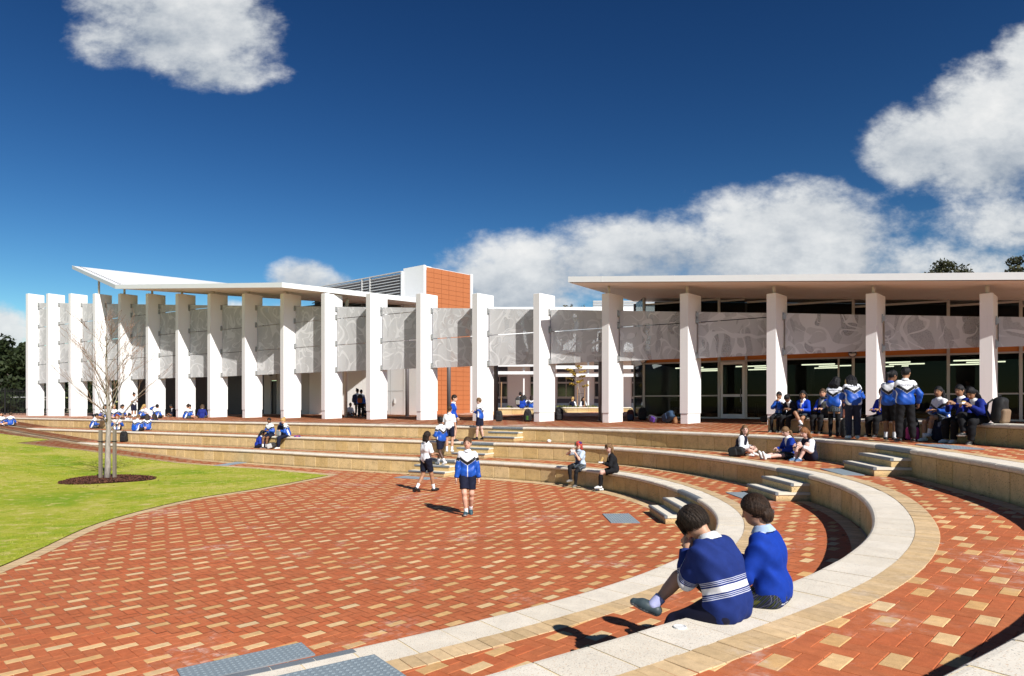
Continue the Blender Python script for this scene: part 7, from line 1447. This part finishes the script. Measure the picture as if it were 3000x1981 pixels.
# food in hands
a = (joint(PEOPLE['beret'], 0) + joint(PEOPLE['beret'], 1)) / 2; o = thing('lunch_box', 'white takeaway box held by the girl in the purple beret', 'box', a + Vector((-.02, -.05, -.02))); m = MB(); M_WP = simple('white card', (.74, .74, .74), .6)
m.add([(-.055, -.04, 0), (.055, -.04, 0), (.055, .04, 0), (-.055, .04, 0), (-.075, -.055, .075), (.075, -.055, .075), (.075, .055, .075), (-.075, .055, .075)], [(3, 2, 1, 0), (0, 1, 5, 4), (1, 2, 6, 5), (2, 3, 7, 6), (3, 0, 4, 7)]); m.build('tub', M_WP, o); m = MB(); m.tube([(0, 0, .05), (-.05, -.02, .17)], .004, 5); m.build('fork', M_WP, o)
a = (joint(PEOPLE['blazer'], 0) + joint(PEOPLE['blazer'], 1)) / 2; o = thing('sandwich', 'sandwich in white paper on the lap of the girl in the blazer', 'food', a + Vector((-.05, -.04, .02))); m = MB(); Mr = Matrix.Rotation(.4, 4, 'Y'); m.bevbox(-.02, .0, -.03, .03, 0, .15, .008, M=Mr); m.bevbox(.008, .028, -.03, .03, 0, .14, .008, M=Mr); m.build('bread', simple('bread crust', (.60, .40, .14), .8), o); m = MB(); m.bevbox(-.07, .07, -.06, .06, -.03, .005, .01); m.build('paper_wrap', M_WP, o)
a = (joint(PEOPLE['b8'], 0) + joint(PEOPLE['b8'], 1)) / 2; o = thing('food_wrapper', 'white food wrapper held at the end of the bench row', 'food', a + Vector((-.04, 0, .03))); m = MB(); m.bevbox(-.07, .05, -.05, .05, 0, .05, .015); m.build('paper', M_WP, o); m = MB(); m.bevbox(-.05, .03, -.035, .035, .045, .075, .012); m.build('bread', simple('bread crust', (.60, .40, .14), .8), o)
p, n = sit_on(C2, 866, .14, 16); o = thing('pencil_case', 'purple and pink pencil case on the second wall', 'pencil case', (p[0], p[1], L2)); m = MB(); m.bevbox(-.16, .10, -.06, .06, .0, .06, .02); m.build('pouch', simple('purple cloth', (.09, .03, .25), .8), o); m = MB(); m.bevbox(-.06, .04, -.064, -.058, .012, .045, .001); m.build('patch', simple('pink cloth', (.55, .05, .16), .8), o)

b4 = PEOPLE['b4']; n4 = b4['_j'][12:15]; m = MB(); m.tube([(n4[0] + .085 * math.cos(t), n4[1] + .085 * math.sin(t) + .005, n4[2] + .012 + .02 * math.sin(t)) for t in np.linspace(0, 2 * math.pi, 15)], .036, 7); m.tube([(n4[0] + .03, n4[1] + .09, n4[2] + .02), (n4[0] + .04, n4[1] + .155, n4[2] - .12), (n4[0] + .04, n4[1] + .16, n4[2] - .34)], .035, 6); m.build('scarf', simple('dark wool scarf', (.012, .014, .028), .9), b4, smooth=True)
# dry leaf litter: at wall feet, along the drain and near the mulch
n = 520; pts = []
for C, z, k in ((C3, L2, 150), (C2, L1, 110), (C1, 0.0, 60)):
    for _ in range(k):
        q = C.nearest(random.uniform(-14, 7.5), random.uniform(12, 31)); P0, t, nn = C.at(q + random.uniform(-.4, .4)); p = P0 - nn * abs(random.gauss(0, .16)); pts.append((p[0], p[1], z + .004))
for _ in range(140): q = random.uniform(dq0 + 8, dq1); P0, t, nn = C3.at(q); p = P0 + nn * (CAPW + .25 + abs(random.gauss(0, .5))); pts.append((p[0], p[1], zt(*p) + .006))
for _ in range(90): a = random.uniform(0, 6.28); r = 1.6 + abs(random.gauss(0, .7)); pts.append((TB.x + r * math.cos(a), TB.y + r * math.sin(a), zg(TB.x) + .045))
Vv = []; Cc = []
for x, y, z in pts:
    a = random.uniform(0, 6.28); L = random.uniform(.015, .045); w = L * .4; ca, sa = math.cos(a), math.sin(a); h = random.uniform(.002, .018)
    Vv += [(x - ca * L, y - sa * L, z), (x + sa * w, y - ca * w, z + h), (x + ca * L, y + sa * L, z + .002), (x - sa * w, y + ca * w, z + h * .6)]; k = random.uniform(.5, 1.3); Cc += [(.09 * k, .045 * k, .02 * k)] * 4
stuff(tag(mobj('leaf_litter', Vv, np.arange(len(Vv)).reshape(-1, 4).tolist(), M_MULCH, col=np.array(Cc)), 'scattered dry leaf litter at the wall feet and on the terraces', 'leaf litter'))
